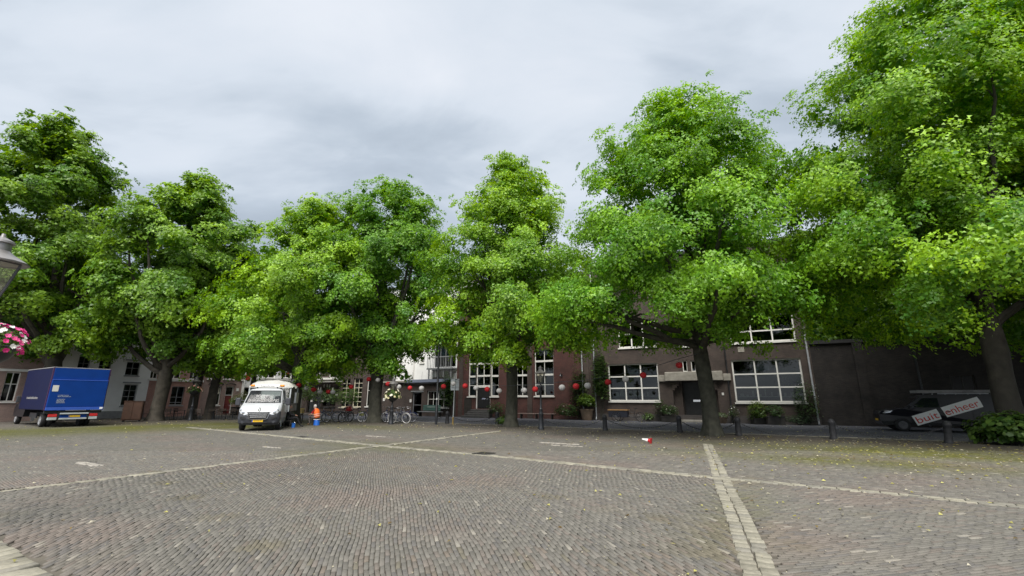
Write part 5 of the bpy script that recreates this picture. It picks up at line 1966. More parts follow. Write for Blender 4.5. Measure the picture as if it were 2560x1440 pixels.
# tail lift in two panels with a ledge
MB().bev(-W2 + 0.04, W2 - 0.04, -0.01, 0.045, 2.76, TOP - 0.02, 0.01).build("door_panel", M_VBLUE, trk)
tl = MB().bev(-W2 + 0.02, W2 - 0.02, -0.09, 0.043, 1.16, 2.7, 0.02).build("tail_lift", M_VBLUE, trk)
MB().mm(-W2 + 0.03, W2 - 0.03, -0.1, -0.0, 2.705, 2.755).build("ledge", M_VBLUE2, trk)
MB().mm(-W2 + 0.02, W2 - 0.02, -0.12, 0.04, 0.98, 1.155).build("lip", M_VBLUE2, trk)
MB().mm(W2 - 0.2, W2 - 0.05, -0.128, -0.121, 1.02, 1.13).build("marker", M_SIGNW, trk)
stk = MB().mm(-W2 + 0.1, -W2 + 0.36, -0.1, -0.092, 2.05, 2.4).build("sticker", M_CANVAS, tl)
for (z, x1_) in ((1.83, 0.85), (1.75, 0.95), (1.6, 0.72), (1.53, 0.74), (1.46, 0.72), (1.4, 0.76)):
    ln = MB()
    xx = -W2 + 0.4
    rr = random.Random(int(z * 100))
    while xx < -W2 + x1_:                                   # too small to read in the photograph: broken strokes
        w_ = rr.uniform(0.02, 0.06)
        ln.mm(xx, xx + w_, -0.097, -0.0925, z - 0.014, z + 0.014)
        xx += w_ + rr.uniform(0.008, 0.025)
    ln.build("small_print", M_TAIL, tl)
ln = MB()
xx, rr = 1.9, random.Random(4)
while xx < 4.1:
    w_ = rr.uniform(0.06, 0.13)
    ln.mm(-W2 - 0.006, -W2 - 0.002, xx, xx + w_, 1.62, 1.62 + rr.uniform(0.09, 0.14))
    xx += w_ + 0.04
ln.build("side_print", M_GREYB, trk)
# under-run bar, lights, plate
MB().mm(-0.4, -0.28, 0.2, 6.0, 0.6, 0.8).mm(0.28, 0.4, 0.2, 6.0, 0.6, 0.8).build("chassis", M_BLACK, trk)
MB().mm(-W2 + 0.02, W2 - 0.02, 0.06, 0.2, 0.8, 0.94).build("rear_beam", M_BLACK, trk)
MB().bev(-0.62, 0.66, -0.1, 0.02, 0.74, 0.82, 0.01).build("lift_bar", M_TAIL, trk)
MB().bev(-0.62, 0.62, -0.05, 0.02, 0.44, 0.53, 0.01).build("underrun_bar", M_TAIL, trk)
MB().mm(-0.6, 0.6, -0.02, 0.02, 0.535, 0.735).build("plate_panel", M_VBLUE, trk)
plate_at(trk, (0.05, -0.032, 0.63), 0.52, 0.11)
for s_ in (-1, 1):
    a_, b_ = sorted((s_ * 0.72, s_ * 1.1))
    MB().bev(a_, b_, -0.06, 0.02, 0.6, 0.76, 0.015).build("tail_light", M_REDL, trk)
    MB().bev(a_ - 0.01, b_ + 0.01, -0.05, 0.02, 0.42, 0.575, 0.015).build("bumper_end", M_TAIL, trk)
    MB().mm(s_ * 0.66 - 0.05, s_ * 0.66 + 0.05, -0.03, 0.3, 0.5, 1.0).build("lift_arm", M_BLACK, trk)
for x_ in (-0.98, -0.72, 0.72, 0.98):
    wheel(trk, x_, 1.35, 0.38, 0.22, 1 if x_ > 0 else -1)
for s_ in (-1, 1):
    MB().mm(s_ * 1.1 - 0.03, s_ * 1.1 + 0.03, 2.1, 3.5, 0.5, 0.8).build("side_guard", M_BLACK, trk)
# cab
cb_ = MB()
prof = [(LB + 0.12, 0.5), (LB + 0.12, 2.25), (LB + 0.7, 2.3), (LB + 1.05, 2.15), (LB + 1.6, 1.5), (LB + 2.35, 1.25), (LB + 2.5, 1.0), (LB + 2.5, 0.5)]
vs = []
for s_ in (-1, 1):
    for (y_, z_) in prof:
        vs.append((s_ * (1.0 - max(0, z_ - 1.3) * 0.16), y_, z_))
k_ = len(prof)
cb_.add(vs, [tuple(range(k_)), tuple(range(2 * k_ - 1, k_ - 1, -1))] + [((i + 1) % k_, i, k_ + i, k_ + (i + 1) % k_) for i in range(k_)])
cb_.build("cab", M_VBLACK, trk)
for s_ in (-1, 1):
    sw = [(LB + 0.5, 1.4), (LB + 0.5, 2.1), (LB + 0.95, 2.05), (LB + 1.45, 1.45)]
    MB().add([(s_ * (1.004 - max(0, z_ - 1.3) * 0.16), y_, z_) for (y_, z_) in sw], [(0, 1, 2, 3)]).build("side_window", M_CARGLASS, trk)
    MB().bev(min(s_ * 1.05, s_ * 1.25), max(s_ * 1.05, s_ * 1.25), LB + 1.3, LB + 1.42, 1.4, 1.8, 0.03).build("mirror", M_BUMPER, trk)
    MB().bev(min(s_ * 0.7, s_ * 0.98), max(s_ * 0.7, s_ * 0.98), LB + 2.42, LB + 2.53, 0.85, 1.05, 0.02).build("headlight", M_LENS, trk)
    wheel(trk, s_ * 0.87, LB + 1.75, 0.36, 0.22, s_)
MB().bev(-0.95, 0.95, LB + 0.2, LB + 0.9, 2.3, 2.95, 0.25).build("wind_deflector", M_GREYB, trk)

M_DSTEEL = mat('dark_steel', (0.09, 0.09, 0.095), 0.5, 0.4, var=0.3)
# black van under the wall; local x along it, nose at x=0 (left in view), side toward -y
dvp = Vector((19.9, 25.0, 0))
dv = thing("parked_van", "black parked van with a slanting white and red name banner and a roof rack", "van", dvp, SCH.rz)
Lw = 4.75
prof = [(0.0, 0.45), (0.0, 0.85), (0.12, 1.0), (1.0, 1.12), (1.7, 1.72), (2.0, 1.84), (4.5, 1.84), (4.72, 1.6), (4.75, 0.9), (4.75, 0.42), (0.1, 0.3)]
prof = [(0.1, 0.3), (0.0, 0.5), (0.0, 0.85), (0.1, 1.0), (1.0, 1.13), (1.72, 1.72), (2.05, 1.84), (4.5, 1.84), (4.72, 1.6), (4.75, 0.9), (4.72, 0.35)]


def dvw(x, z):
    w_ = 0.91 - max(0, z - 1.05) * 0.17
    if x < 0.5:
        w_ -= 0.22 * (1 - x / 0.5) ** 2
    return w_


vs = [(x_, s_ * dvw(x_, z_), z_) for s_ in (-1, 1) for (x_, z_) in prof]
k_ = len(prof)
mb = MB()
mb.add(vs, [(j + k_, (j + 1) % k_ + k_, (j + 1) % k_, j) for j in range(k_)])
for s_ in (0, k_):
    # split each flank at the waist so that it folds there
    low, up = (0, 1, 2, 3, 4, 9, 10), (4, 5, 6, 7, 8, 9)
    mb.add([vs[i + s_] for i in low], [tuple(range(7))])
    mb.add([vs[i + s_] for i in up], [tuple(range(6))])
mb.build("body", M_VBLACK, dv)
for s_ in (-1, 1):
    for sw in ([(1.35, 1.2), (1.85, 1.66), (2.45, 1.68), (2.45, 1.2)],):
        MB().add([(x_, s_ * (dvw(x_, z_) + 0.006), z_) for (x_, z_) in sw], [(0, 1, 2, 3)]).build("side_window", M_GLASS, dv)
    MB().add([(0.02, s_ * 0.44, 0.88), (0.1, s_ * 0.70, 0.88), (0.42, s_ * 0.925, 0.93), (0.55, s_ * 0.925, 1.04), (0.25, s_ * 0.78, 1.03), (0.07, s_ * 0.5, 0.98)], [(0, 1, 2, 3, 4, 5)]).build("headlight", M_LENS, dv)
    MB().bev(1.25, 1.42, min(s_ * 0.9, s_ * 1.1), max(s_ * 0.9, s_ * 1.1), 1.12, 1.32, 0.03).build("mirror", M_BUMPER, dv)
MB().add([(1.06, -0.8, 1.17), (1.69, -0.72, 1.69), (1.69, 0.72, 1.69), (1.06, 0.8, 1.17)], [(0, 1, 2, 3)]).build("windscreen", M_GLASS, dv).location = (-0.012, 0, 0.012)
MB().mm(0.0, 0.02, -0.26, 0.26, 0.5, 0.6).build("number_plate", M_PLATE, dv).location = (-0.022, 0, 0)
MB().mm(4.7, 4.78, -0.85, 0.85, 0.4, 0.6).build("bumper", M_BUMPER, dv)
for x_ in (0.86, 3.86):
    for s_ in (-1, 1):
        w_ = wheel(dv, 0, 0, 0.32, 0.2, s_, M_DSTEEL)
        w_.rotation_euler = (0, 0, R(90))
        w_.location = (x_, s_ * -0.83 * -1, 0.32)
        if s_ < 0:
            w_.rotation_euler = (0, 0, R(90))
# seams
for x_ in (1.3, 2.52, 3.62):
    MB().mm(x_, x_ + 0.012, -0.916, -0.905, 0.42, 1.06).build("door_seam", M_INK, dv)
for x_ in (2.35, 2.66):
    MB().bev(x_, x_ + 0.16, -0.945, -0.905, 1.0, 1.03, 0.005).build("door_handle", M_BUMPER, dv)
# roof rack with a long board
for x_ in (2.3, 3.2, 4.1):
    MB().mm(x_, x_ + 0.04, -0.78, 0.78, 1.9, 1.94).mm(x_, x_ + 0.04, -0.72, -0.68, 1.84, 1.9).mm(x_, x_ + 0.04, 0.68, 0.72, 1.84, 1.9).build("rack_bar", M_GREY, dv)
MB().bev(1.7, 4.7, -0.86, -0.8, 1.92, 2.06, 0.01).build("rack_rail", M_GREYB, dv)
MB().bev(1.7, 4.7, 0.3, 0.36, 1.92, 2.06, 0.01).build("rack_rail", M_GREYB, dv)
MB().bev(2.5, 4.4, -0.83, -0.77, 1.86, 1.9, 0.01).build("rack_tube", M_ZINC, dv)
# banner: a slanting plank-like print in two pieces split by the door gap
ang_ = math.atan2(0.92, 2.55)
cxb, czb = 2.65, 1.0


def bpt(u, v):
    return (cxb + u * math.cos(ang_) - v * math.sin(ang_), czb + u * math.sin(ang_) + v * math.cos(ang_))


for (u0, u1) in ((-1.38, -0.34), (-0.1, 1.42)):
    cols_ = 6
    vs, fs_ = [], []
    for i in range(cols_ + 1):
        for v in (-0.25, 0.02, 0.25):
            x_, z_ = bpt(u0 + (u1 - u0) * i / cols_ + (0.05 if v > 0 and i == cols_ else 0), v)
            vs.append((x_, -dvw(x_, z_) - 0.012, z_))
    for i in range(cols_):
        for v in range(2):
            fs_.append((i * 3 + v, i * 3 + 3 + v, i * 3 + 4 + v, i * 3 + 1 + v))
    MB().add(vs, fs_).build("banner", M_SIGNW, dv)
for body_, u0, u1 in (("buit", -1.3, -0.37), ("enheer", -0.06, 1.36)):
    tm = text_mesh("lettering", body_, 0.46, M_SIGNR, dv, Matrix.Identity(4), 0.0015, 1.0)
    xsv = [v.co.x for v in tm.data.vertices]
    lo_, wid = min(xsv), max(xsv) - min(xsv)
    for v in tm.data.vertices:
        x_, z_ = bpt(u0 + (v.co.x - lo_) / wid * (u1 - u0), v.co.y - 0.03)
        v.co = Vector((x_, -dvw(x_, z_) - 0.016 + v.co.z * 0.5, z_))

# ------------------------------------------------------------------ lanterns on posts
M_LGLASS = mat_glass("lantern_glass", (0.82, 0.8, 0.72), 0.15)
M_LCOPPER = mat("lantern_roof", (0.24, 0.23, 0.225), 0.4, 0.4, var=0.3)


def street_lamp(label, x, y, hgt, rz_=0.0, basket=None, base=True, s=1.0, grey=None):
    mk = grey or M_BLACK
    root = thing("street_lamp", label, "street lamp", (x, y, 0), rz_, "old street lamps on the square")
    zl_ = hgt - 0.95 * s
    post = [(0.17, 0), (0.17, 0.1), (0.15, 0.14), (0.125, 0.75), (0.14, 0.78), (0.14, 0.84), (0.095, 0.88), (0.085, 1.05), (0.1, 1.08), (0.055, 1.16), (0.05, zl_ - 0.25), (0.075, zl_ - 0.22), (0.075, zl_ - 0.16), (0.04, zl_ - 0.1), (0.06, zl_)]
    MB().lathe(post, 12).build("post", mk, root, smooth=True)
    b, t, hh = 0.13 * s, 0.27 * s, 0.52 * s
    fr = MB()
    nside = 6
    B_ = [(b * math.cos(k * math.pi / 3), b * math.sin(k * math.pi / 3), zl_ + 0.02) for k in range(6)]
    T_ = [(t * math.cos(k * math.pi / 3), t * math.sin(k * math.pi / 3), zl_ + hh) for k in range(6)]
    for k in range(6):
        fr.tube([B_[k], T_[k]], 0.014 * s, 5)
        fr.tube([T_[k], T_[(k + 1) % 6]], 0.014 * s, 5)
        fr.tube([B_[k], B_[(k + 1) % 6]], 0.014 * s, 5)
    fo = fr.build("lantern_frame", mk, root)
    for k in range(6):
        a_, b2, c_, d_ = B_[k], B_[(k + 1) % 6], T_[(k + 1) % 6], T_[k]
        MB().add([Vector(p) * 1.0 for p in (a_, b2, c_, d_)], [(0, 1, 2, 3)]).build("pane", M_LGLASS, fo)
    MB().lathe([(t * 1.22, zl_ + hh), (t * 1.24, zl_ + hh + 0.02), (t * 0.62, zl_ + hh + 0.13 * s), (t * 0.42, zl_ + hh + 0.18 * s), (t * 0.42, zl_ + hh + 0.28 * s), (t * 0.52, zl_ + hh + 0.29 * s), (t * 0.5, zl_ + hh + 0.32 * s), (0.03, zl_ + hh + 0.38 * s), (0.02, hgt)], 12 if s < 1.2 else 24).build("lantern_roof", M_LCOPPER, root, smooth=True)
    MB().lathe([(0.03 * s, zl_ + 0.03), (0.03 * s, zl_ + 0.2 * s), (0.06 * s, zl_ + 0.26 * s), (0.06 * s, zl_ + 0.38 * s), (0.02, zl_ + 0.44 * s)], 10).build("bulb", mat("frosted_bulb", (0.5, 0.5, 0.45), 0.5), root, smooth=True)
    return root


def hanging_basket(label, x, y, z, r, cols, n=240, dirs=4, size=0.09, nf=90):
    root = thing("flower_basket", label, "flower basket", (x, y, z), 0, "flower baskets on the street lamps")
    MB().lathe([(r * 0.25, -r * 0.9), (r * 0.7, -r * 0.55), (r * 0.95, -r * 0.1), (r, 0), (r * 0.9, 0.02)], 14).build("bowl", M_BLACK, root, smooth=True)
    d = rnd_dirs(n, -0.3)
    P = d * np.array((r * 1.32, r * 1.32, r * 0.8)) * (rng.random(n) ** 0.3)[:, None] + np.array((0, 0, r * 0.22))
    P[:, 2] -= np.maximum(0, np.hypot(P[:, 0], P[:, 1]) - r) * 1.3
    q, c = leaf_cloud(P, norm(d + np.array((0, 0, 0.3)) + rng.normal(0, 0.3, (n, 3))), size, *GREEN)
    leafy("foliage", root, q, c)
    d = rnd_dirs(nf, -0.25)
    P = d * np.array((r * 1.36, r * 1.36, r * 0.85)) + np.array((0, 0, r * 0.3))
    P[:, 2] -= np.maximum(0, np.hypot(P[:, 0], P[:, 1]) - r) * 1.2
    Q, CC = [], []
    pick = rng.integers(0, len(cols), nf)
    for k in range(5):                                       # five petals each
        a = k * 2 * np.pi / 5
        t = norm(np.cross(d, np.array((0.2, 0.1, 1.0))))
        s_ = np.cross(d, t)
        o_ = (t * math.cos(a) + s_ * math.sin(a)) * size * 0.33
        Q.append(leaf_quads(P + o_, norm(d + (t * math.cos(a) + s_ * math.sin(a)) * -0.35), size * 0.75, 1.0, 0.05))
        CC.append(np.array(cols)[pick] * rng.uniform(0.85, 1.15, nf)[:, None])
    tag(leafy("flowers", root, np.concatenate(Q), np.concatenate(CC), M_PETAL), kind="stuff")
    return root


lx_, ly_ = gp(1353, 1074)
street_lamp("black street lamp with a flared iron foot before the red hall", lx_, ly_, at(1353, 914, ly_)[1], 0.3)
lx_, ly_ = -7.95, 30.2
street_lamp("street lamp rising over the parked bicycles with pale flowers below it", lx_, ly_, at(975, 944, ly_)[1], 0.1)
hanging_basket("hanging basket of pale yellow flowers on the lamp over the bicycles", lx_, ly_ - 0.02, at(975, 990, ly_)[1], 0.42, [(0.7, 0.66, 0.4), (0.75, 0.72, 0.6)], 200, size=0.12, nf=40)
lx_, ly_ = -25.0, 35.4
ratio = (487 - 1280) / 1130.0
lx_ = ratio * ly_
street_lamp("street lamp on the terrace between the two dark tree trunks", lx_, ly_, at(488, 940, ly_)[1], 0.2)
hanging_basket("dark hanging basket with few pale flowers on the terrace lamp", lx_, ly_ - 0.02, at(488, 977, ly_)[1], 0.42, [(0.6, 0.5, 0.35), (0.5, 0.25, 0.2)], 200, size=0.12, nf=16)
# the near lamp cut by the left edge of the picture
nl_y = 5.9
nl_x = at(-12, 660, nl_y)[0]
nz = at(0, 657, nl_y)[1] + 0.43
street_lamp("large near street lamp cut off at the left edge", nl_x, nl_y, nz, 0.35, s=1.0, grey=mat("grey_iron", (0.1, 0.1, 0.11), 0.5, 0.3, var=0.2))
bz = at(20, 868, nl_y)[1]
hanging_basket("near hanging basket of pink and white petunias", at(-12, 860, nl_y)[0] + 0.02, nl_y - 0.05, bz, 0.27, [(0.62, 0.04, 0.2), (0.75, 0.1, 0.3), (0.8, 0.78, 0.74), (0.6, 0.05, 0.22)], 520, size=0.055, nf=110)

# ------------------------------------------------------------------ bollards and chains
bpos = [gp(1118, 1059), gp(1243, 1062), gp(1513, 1076), gp(1700, 1081), gp(1847, 1089), gp(2085, 1098), gp(2372, 1108)]
blab = ["bollard beside the thin white sign pole", "bollard left of the straight lime trunk and its small bush", "free standing bollard in front of the cargo tricycle", "bollard just left of the swollen lime trunk",
        "weathered bollard just right of the swollen lime trunk", "dark bollard with a crumbled foot near the wall's downpipe", "leaning shadowed bollard in front of the black van's rear wheel"]
M_BOL = mat("bollard_iron", (0.022, 0.022, 0.025), 0.7, var=0.45, scale=7, bump=0.4)
BH = 0.82
bproto = None
for i, (bx_, by_) in enumerate(bpos):
    if bproto is None:
        bproto = thing("bollard", blab[0], "bollard", (bx_, by_, 0), 0, "chained bollards along the lane")
        MB().lathe([(0.15, -0.02), (0.145, 0.08), (0.125, 0.12), (0.118, 0.62), (0.13, 0.64), (0.13, 0.7), (0.115, 0.72), (0.1, 0.78), (0.05, 0.81), (0.01, 0.82)], 12).build("post", M_BOL, bproto, smooth=True)
        MB().tube([(0.13 + 0.035 * math.cos(R(a)), 0, 0.6 + 0.035 * math.sin(R(a))) for a in range(0, 360, 40)], 0.01, 5, closed=True).build("eye_ring", M_BLACK, bproto)
        b_ = bproto
    else:
        b_ = copy_tree(bproto)
        b_.location = (bx_, by_, 0)
        b_["label"] = blab[i]
    b_.rotation_euler = (R(random.uniform(-1.5, 1.5)), R(6 if i == 6 else random.uniform(-1.5, 1.5)), R(-31))
lampp = gp(1353, 1074)
cpts = [(-7.4, 31.6), bpos[0], bpos[1], lampp, bpos[2], bpos[3], bpos[4], bpos[5], bpos[6]]
clab = ["slack chain between the bicycles and the bollard by the sign pole", "slack chain hanging before the entrance steps", "chain between the straight lime and the lamp foot", "slack chain from the lamp foot to the free standing bollard",
        "slack chain hanging in front of the cargo tricycle", "chain passing behind the swollen lime trunk", "long low chain right of the swollen lime trunk", "chain in shadow in front of the black van"]
for i in range(8):
    (ax, ay), (bx_, by_) = cpts[i], cpts[i + 1]
    if i == 2:
        continue
    L_ = math.hypot(bx_ - ax, by_ - ay)
    m = MB()
    k = max(12, int(L_ / 0.09))
    for j in range(k):
        u0, u1 = j / k, (j + 1.25) / k
        sag = 0.44 if i != 6 else 0.5
        def pz_(u):
            return Vector((ax + (bx_ - ax) * u, ay + (by_ - ay) * u, 0.6 - sag * 4 * u * (1 - u)))
        p0, p1 = pz_(u0), pz_(min(1, u1))
        d = (p1 - p0).normalized()
        s_ = d.cross(Vector((0, 0, 1))).normalized() if j % 2 else d.cross(d.cross(Vector((0, 0, 1)))).normalized()
        pts = [p0 + d * 0.0 + s_ * 0.016, p0 * 0.5 + p1 * 0.5 + s_ * 0.02, p1 + s_ * 0.016, p1 - s_ * 0.016, p0 * 0.5 + p1 * 0.5 - s_ * 0.02, p0 - s_ * 0.016]
        m.tube(pts, 0.009, 4, closed=True)
    o = m.build("chain", M_BOL)
    tag(o, clab[i], "chain", "chains between the bollards")

# poles and sign
px_, py_ = gp(1090, 1061)
o = thing("pole", "plain dark pole standing at the edge of the lane", "pole", (px_, py_, 0))
MB().lathe([(0.085, 0), (0.085, 1.3), (0.07, 1.32), (0.06, 6.2), (0.02, 6.22)], 10).build("shaft", M_BLACK, o, smooth=True)
MB().mm(-0.03, 0.03, -0.094, -0.086, 1.55, 1.68).build("sticker", M_SIGNW, o)
px_, py_ = gp(1132, 1061)
o = thing("traffic_sign", "back of a grey traffic sign on a slim pole", "sign", (px_, py_, 0), R(8))
zt_, zb_ = at(1138, 947, py_)[1], at(1138, 976, py_)[1]
MB().tube([(0, 0, 0), (0.06, 0, 3.3)], 0.03, 8).build("pole", M_TAIL, o)
MB().lathe([(0.045, 0.0), (0.045, 0.45), (0.034, 0.46)], 8).build("sleeve", mat("ochre_sleeve", (0.3, 0.2, 0.05), 0.6), o)
MB().bev(-0.22, 0.34, -0.05, -0.032, zb_, zt_, 0.008).build("sign_panel", M_TAIL, o).location = (0, 0.1, 0)
MB().mm(-0.2, 0.32, 0.03, 0.05, zb_ + 0.2, zb_ + 0.24).mm(-0.2, 0.32, 0.03, 0.05, zt_ - 0.24, zt_ - 0.2).build("clamp", M_GREY, o)

# ------------------------------------------------------------------ paper lanterns on their cable
M_PR = mat("red_paper", (0.4, 0.01, 0.014), 0.7, var=0.1)
M_PW = mat("white_paper", (0.42, 0.41, 0.4), 0.7, var=0.06)
LN = [(734, 953, 'w', "grey white paper lantern close to the spreading tree's trunk"), (747, 963, 'r', "dark red paper lantern right of the spreading tree's trunk"), (766, 971, 'w', "dull white paper lantern in front of the corner shop's left edge"),
      (784, 974, 'r', "red paper lantern before the corner shop door, with a pale one on each side"), (800, 979, 'w', "white paper lantern above the seated man in orange"), (821, 979, 'r', "red paper lantern almost touching a white one before the shop"),
      (832, 980, 'w', "white paper lantern almost touching a red one before the shop"), (878, 967, 'r', "red paper lantern between the two cream curtained windows"), (922, 948, 'r', "dim red paper lantern at the left side of the rough trunk"),
      (945, 950, 'w', "white paper lantern hanging against the rough trunk"), (970, 960, 'r', "red paper lantern beside the lantern head of the bicycle lamp"), (997, 967, 'w', "white paper lantern on the annex wall, left of its glazed door"),
      (1025, 970, 'r', "red paper lantern at the upper left corner of the annex door"), (1054, 971, 'w', "white paper lantern at the upper right corner of the annex door"), (1109, 966, 'r', "red paper lantern above the annex window, right of the dark pole"),
      (1133, 959, 'w', "white paper lantern at the back of the traffic sign"), (1163, 965, 'r', "red paper lantern at the left corner of the red hall"), (1190, 970, 'w', "white paper lantern at the left jamb of the black entrance door"),
      (1218, 973, 'r', "red paper lantern in front of the black entrance door"), (1248, 977, 'w', "white paper lantern right of the entrance window"), (1310, 976, 'w', "white paper lantern before the narrow window right of the lime trunk"),
      (1338, 973, 'r', "red paper lantern just left of the iron lamp post"), (1405, 969, 'w', "white paper lantern below the wall lamp on bare red brick"), (1440, 966, 'r', "red paper lantern before the dark climber at the hall corner"),
      (1469, 964, 'w', "white paper lantern between the two downpipes"), (1520, 955, 'r', "red paper lantern at the left edge of the big paned window"), (1564, 948, 'w', "white paper lantern in front of the big paned window"),
      (1608, 938, 'r', "red paper lantern in front of the right part of the paned window"), (1698, 913, 'r', "highest red paper lantern beside the slit windows over the portal")]
lpos = []
for (px, py, c, lab) in LN:
    a, b_, c_ = ray(px, py)
    if px < 760:
        k = 31.0 / b_
    elif px < 940:
        # toward the trunk of the bicycle tree
        Yt = 31.0 + (px - 760) / 180.0 * 0.9
        k = Yt / b_
    else:
        # along the row of limes, a little in front of the trunks
        k = (31.6 - 0.62 * 9.7) / (b_ + 0.62 * a)
    lpos.append(Vector((a * k, b_ * k, CAM_H + c_ * k)))
protos = {}
for (px, py, c, lab), p in zip(LN, lpos):
    if c not in protos:
        o = thing("paper_lantern", lab, "paper lantern", p, 0, "red and white paper lanterns on the cable")
        prof = []
        for k in range(0, 21):
            t_ = -math.pi / 2 + math.pi * k / 20
            r_ = 0.155 * math.cos(t_) * (1.0 + 0.025 * (-1) ** k) + 0.012
            prof.append((max(r_, 0.03), 0.15 * math.sin(t_)))
        MB().lathe(prof, 16).build("paper_globe", M_PR if c == 'r' else M_PW, o, smooth=False)
        MB().tube([(0, 0, 0.14), (0, 0, 0.3)], 0.006, 4).build("hook", M_BLACK, o)
        protos[c] = o
    else:
        o = copy_tree(protos[c])
        o.location = p
        o["label"] = lab
    o.rotation_euler = (0, 0, random.uniform(0, 3))
    sc_ = random.uniform(0.93, 1.05)
    o.scale = (sc_, sc_, sc_)
cab_ = MB()
chain_pts = []
for i, p in enumerate(lpos):
    q = p + Vector((0, 0, 0.3))
    if chain_pts:
        mid = (chain_pts[-1] + q) / 2 + Vector((0, 0, -0.03))
        chain_pts.append(mid)
    chain_pts.append(q)
chain_pts.append(Vector((9.0, 20.8, lpos[-1].z + 0.6)))
cab_.tube(chain_pts, 0.013, 5)
tag(cab_.build("lantern_cable", M_BLACK), "thin dark cable carrying the red and white paper lanterns", "cable")

# ------------------------------------------------------------------ bicycles
M_BK = mat("bike_black", (0.02, 0.02, 0.022), 0.35, var=0.2)
M_BB = mat("bike_blue", (0.03, 0.05, 0.16), 0.35, var=0.1)
M_BS = mat("bike_silver", (0.42, 0.42, 0.44), 0.35, 0.6, var=0.1)
M_BW = mat("tyre_white", (0.6, 0.58, 0.54), 0.7, var=0.1)


def bicycle(label, x, y, rz_, fm, tyre=None, lean=4, crate=None, group="bicycles parked under the trees"):
    root = thing("bicycle", label, "bicycle", (x, y, 0), rz_, group)
    root.rotation_euler = (R(lean), 0, rz_)
    r = 0.34
    A, B_ = (-0.54, 0, r), (0.56, 0, r)
    for c in (A, B_):
        w = MB().tube([(c[0] + r * 0.96 * math.cos(a), 0, c[2] + r * 0.96 * math.sin(a)) for a in np.linspace(0, 2 * math.pi, 28, endpoint=False)], 0.02, 6, closed=True).build("tyre", tyre or M_RUBBER, root)
        MB().tube([(c[0] + r * 0.87 * math.cos(a), 0, c[2] + r * 0.87 * math.sin(a)) for a in np.linspace(0, 2 * math.pi, 24, endpoint=False)], 0.013, 5, closed=True).build("rim", M_BS, w)
        sp = MB().lathe([(0.03, -0.04), (0.03, 0.04)], 8, c, 0, Matrix.Rotation(R(90), 3, 'X'))
        for k in range(14):
            a = k * 2 * math.pi / 14
            sp.tube([(c[0], 0.02 * (-1) ** k, c[2]), (c[0] + r * 0.86 * math.cos(a), 0, c[2] + r * 0.86 * math.sin(a))], 0.003, 3, cap=False)
        sp.build("spokes", M_BS, w)
        MB().tube([(c[0] + (r + 0.03) * math.cos(a), 0, c[2] + (r + 0.03) * math.sin(a)) for a in np.linspace(R(15), R(195) if c is A else R(165), 12)], 0.018, 5).build("mudguard", fm, root)
    bb, sc_, hd_ = (-0.05, 0, 0.3), (-0.22, 0, 0.85), (0.4, 0, 0.86)
    f = MB()
    f.tube([bb, sc_], 0.018, 6).tube([bb, (0.42, 0, 0.72)], 0.022, 6).tube([(-0.16, 0, 0.66), (0.41, 0, 0.8)], 0.016, 6)
    f.tube([(0.43, 0, 0.68), hd_], 0.024, 6).tube([A, bb], 0.014, 6).tube([A, (-0.19, 0, 0.78)], 0.012, 6)
    f.tube([(0.43, 0.05, 0.68), (0.47, 0.05, 0.52), (0.56, 0.05, 0.34)], 0.013, 6).tube([(0.43, -0.05, 0.68), (0.47, -0.05, 0.52), (0.56, -0.05, 0.34)], 0.013, 6)
    f.build("frame", fm, root)
    MB().tube([hd_, (0.38, 0, 1.02)], 0.014, 6).tube([(0.1, 0.3, 1.0), (0.24, 0.31, 1.03), (0.38, 0.12, 1.05), (0.4, 0, 1.05), (0.38, -0.12, 1.05), (0.24, -0.31, 1.03), (0.1, -0.3, 1.0)], 0.013, 6).build("handlebar", M_BS, root)
    MB().tube([sc_, (-0.24, 0, 0.95)], 0.014, 6).build("seat_post", M_BS, root)
    MB().sph((-0.26, 0, 0.985), (0.14, 0.09, 0.035), 10, 6).sph((-0.12, 0, 0.985), (0.09, 0.035, 0.03), 8, 6).build("saddle", M_RUBBER, root)
    MB().mm(-0.86, -0.3, -0.07, -0.055, 0.74, 0.755).mm(-0.86, -0.3, 0.055, 0.07, 0.74, 0.755).mm(-0.86, -0.84, -0.07, 0.07, 0.74, 0.755).mm(-0.6, -0.58, -0.055, 0.055, 0.74, 0.755).tube([(-0.8, 0.07, 0.74), (-0.56, 0.07, 0.36)], 0.007, 4).tube([(-0.8, -0.07, 0.74), (-0.56, -0.07, 0.36)], 0.007, 4).build("carrier", M_BK, root)
    MB().lathe([(0.09, -0.015), (0.09, 0.015)], 14, (-0.05, 0.04, 0.3), 0, Matrix.Rotation(R(90), 3, 'X')).tube([(-0.05, 0.07, 0.3), (0.04, 0.08, 0.17), (0.04, 0.16, 0.17)], 0.01, 5).tube([(-0.05, -0.07, 0.3), (-0.14, -0.08, 0.43), (-0.14, -0.16, 0.43)], 0.01, 5).build("crank", M_BS, root)
    if crate is not None:
        mcol, where, w_ = crate
        if where == "bag":
            MB().bev(-0.82, -0.42, 0.08, 0.24, 0.42, 0.74, 0.03).build("pannier", mcol, root)
        else:
            c_ = MB()
            for z in (0.8, 0.9, 1.0):
                c_.mm(0.5, 0.86, -0.2, -0.185, z, z + 0.06).mm(0.5, 0.86, 0.185, 0.2, z, z + 0.06).mm(0.5, 0.515, -0.185, 0.185, z, z + 0.06).mm(0.845, 0.86, -0.185, 0.185, z, z + 0.06)
            c_.mm(0.5, 0.86, -0.2, 0.2, 0.77, 0.79)
            c_.build("crate", mcol, root)
    return root


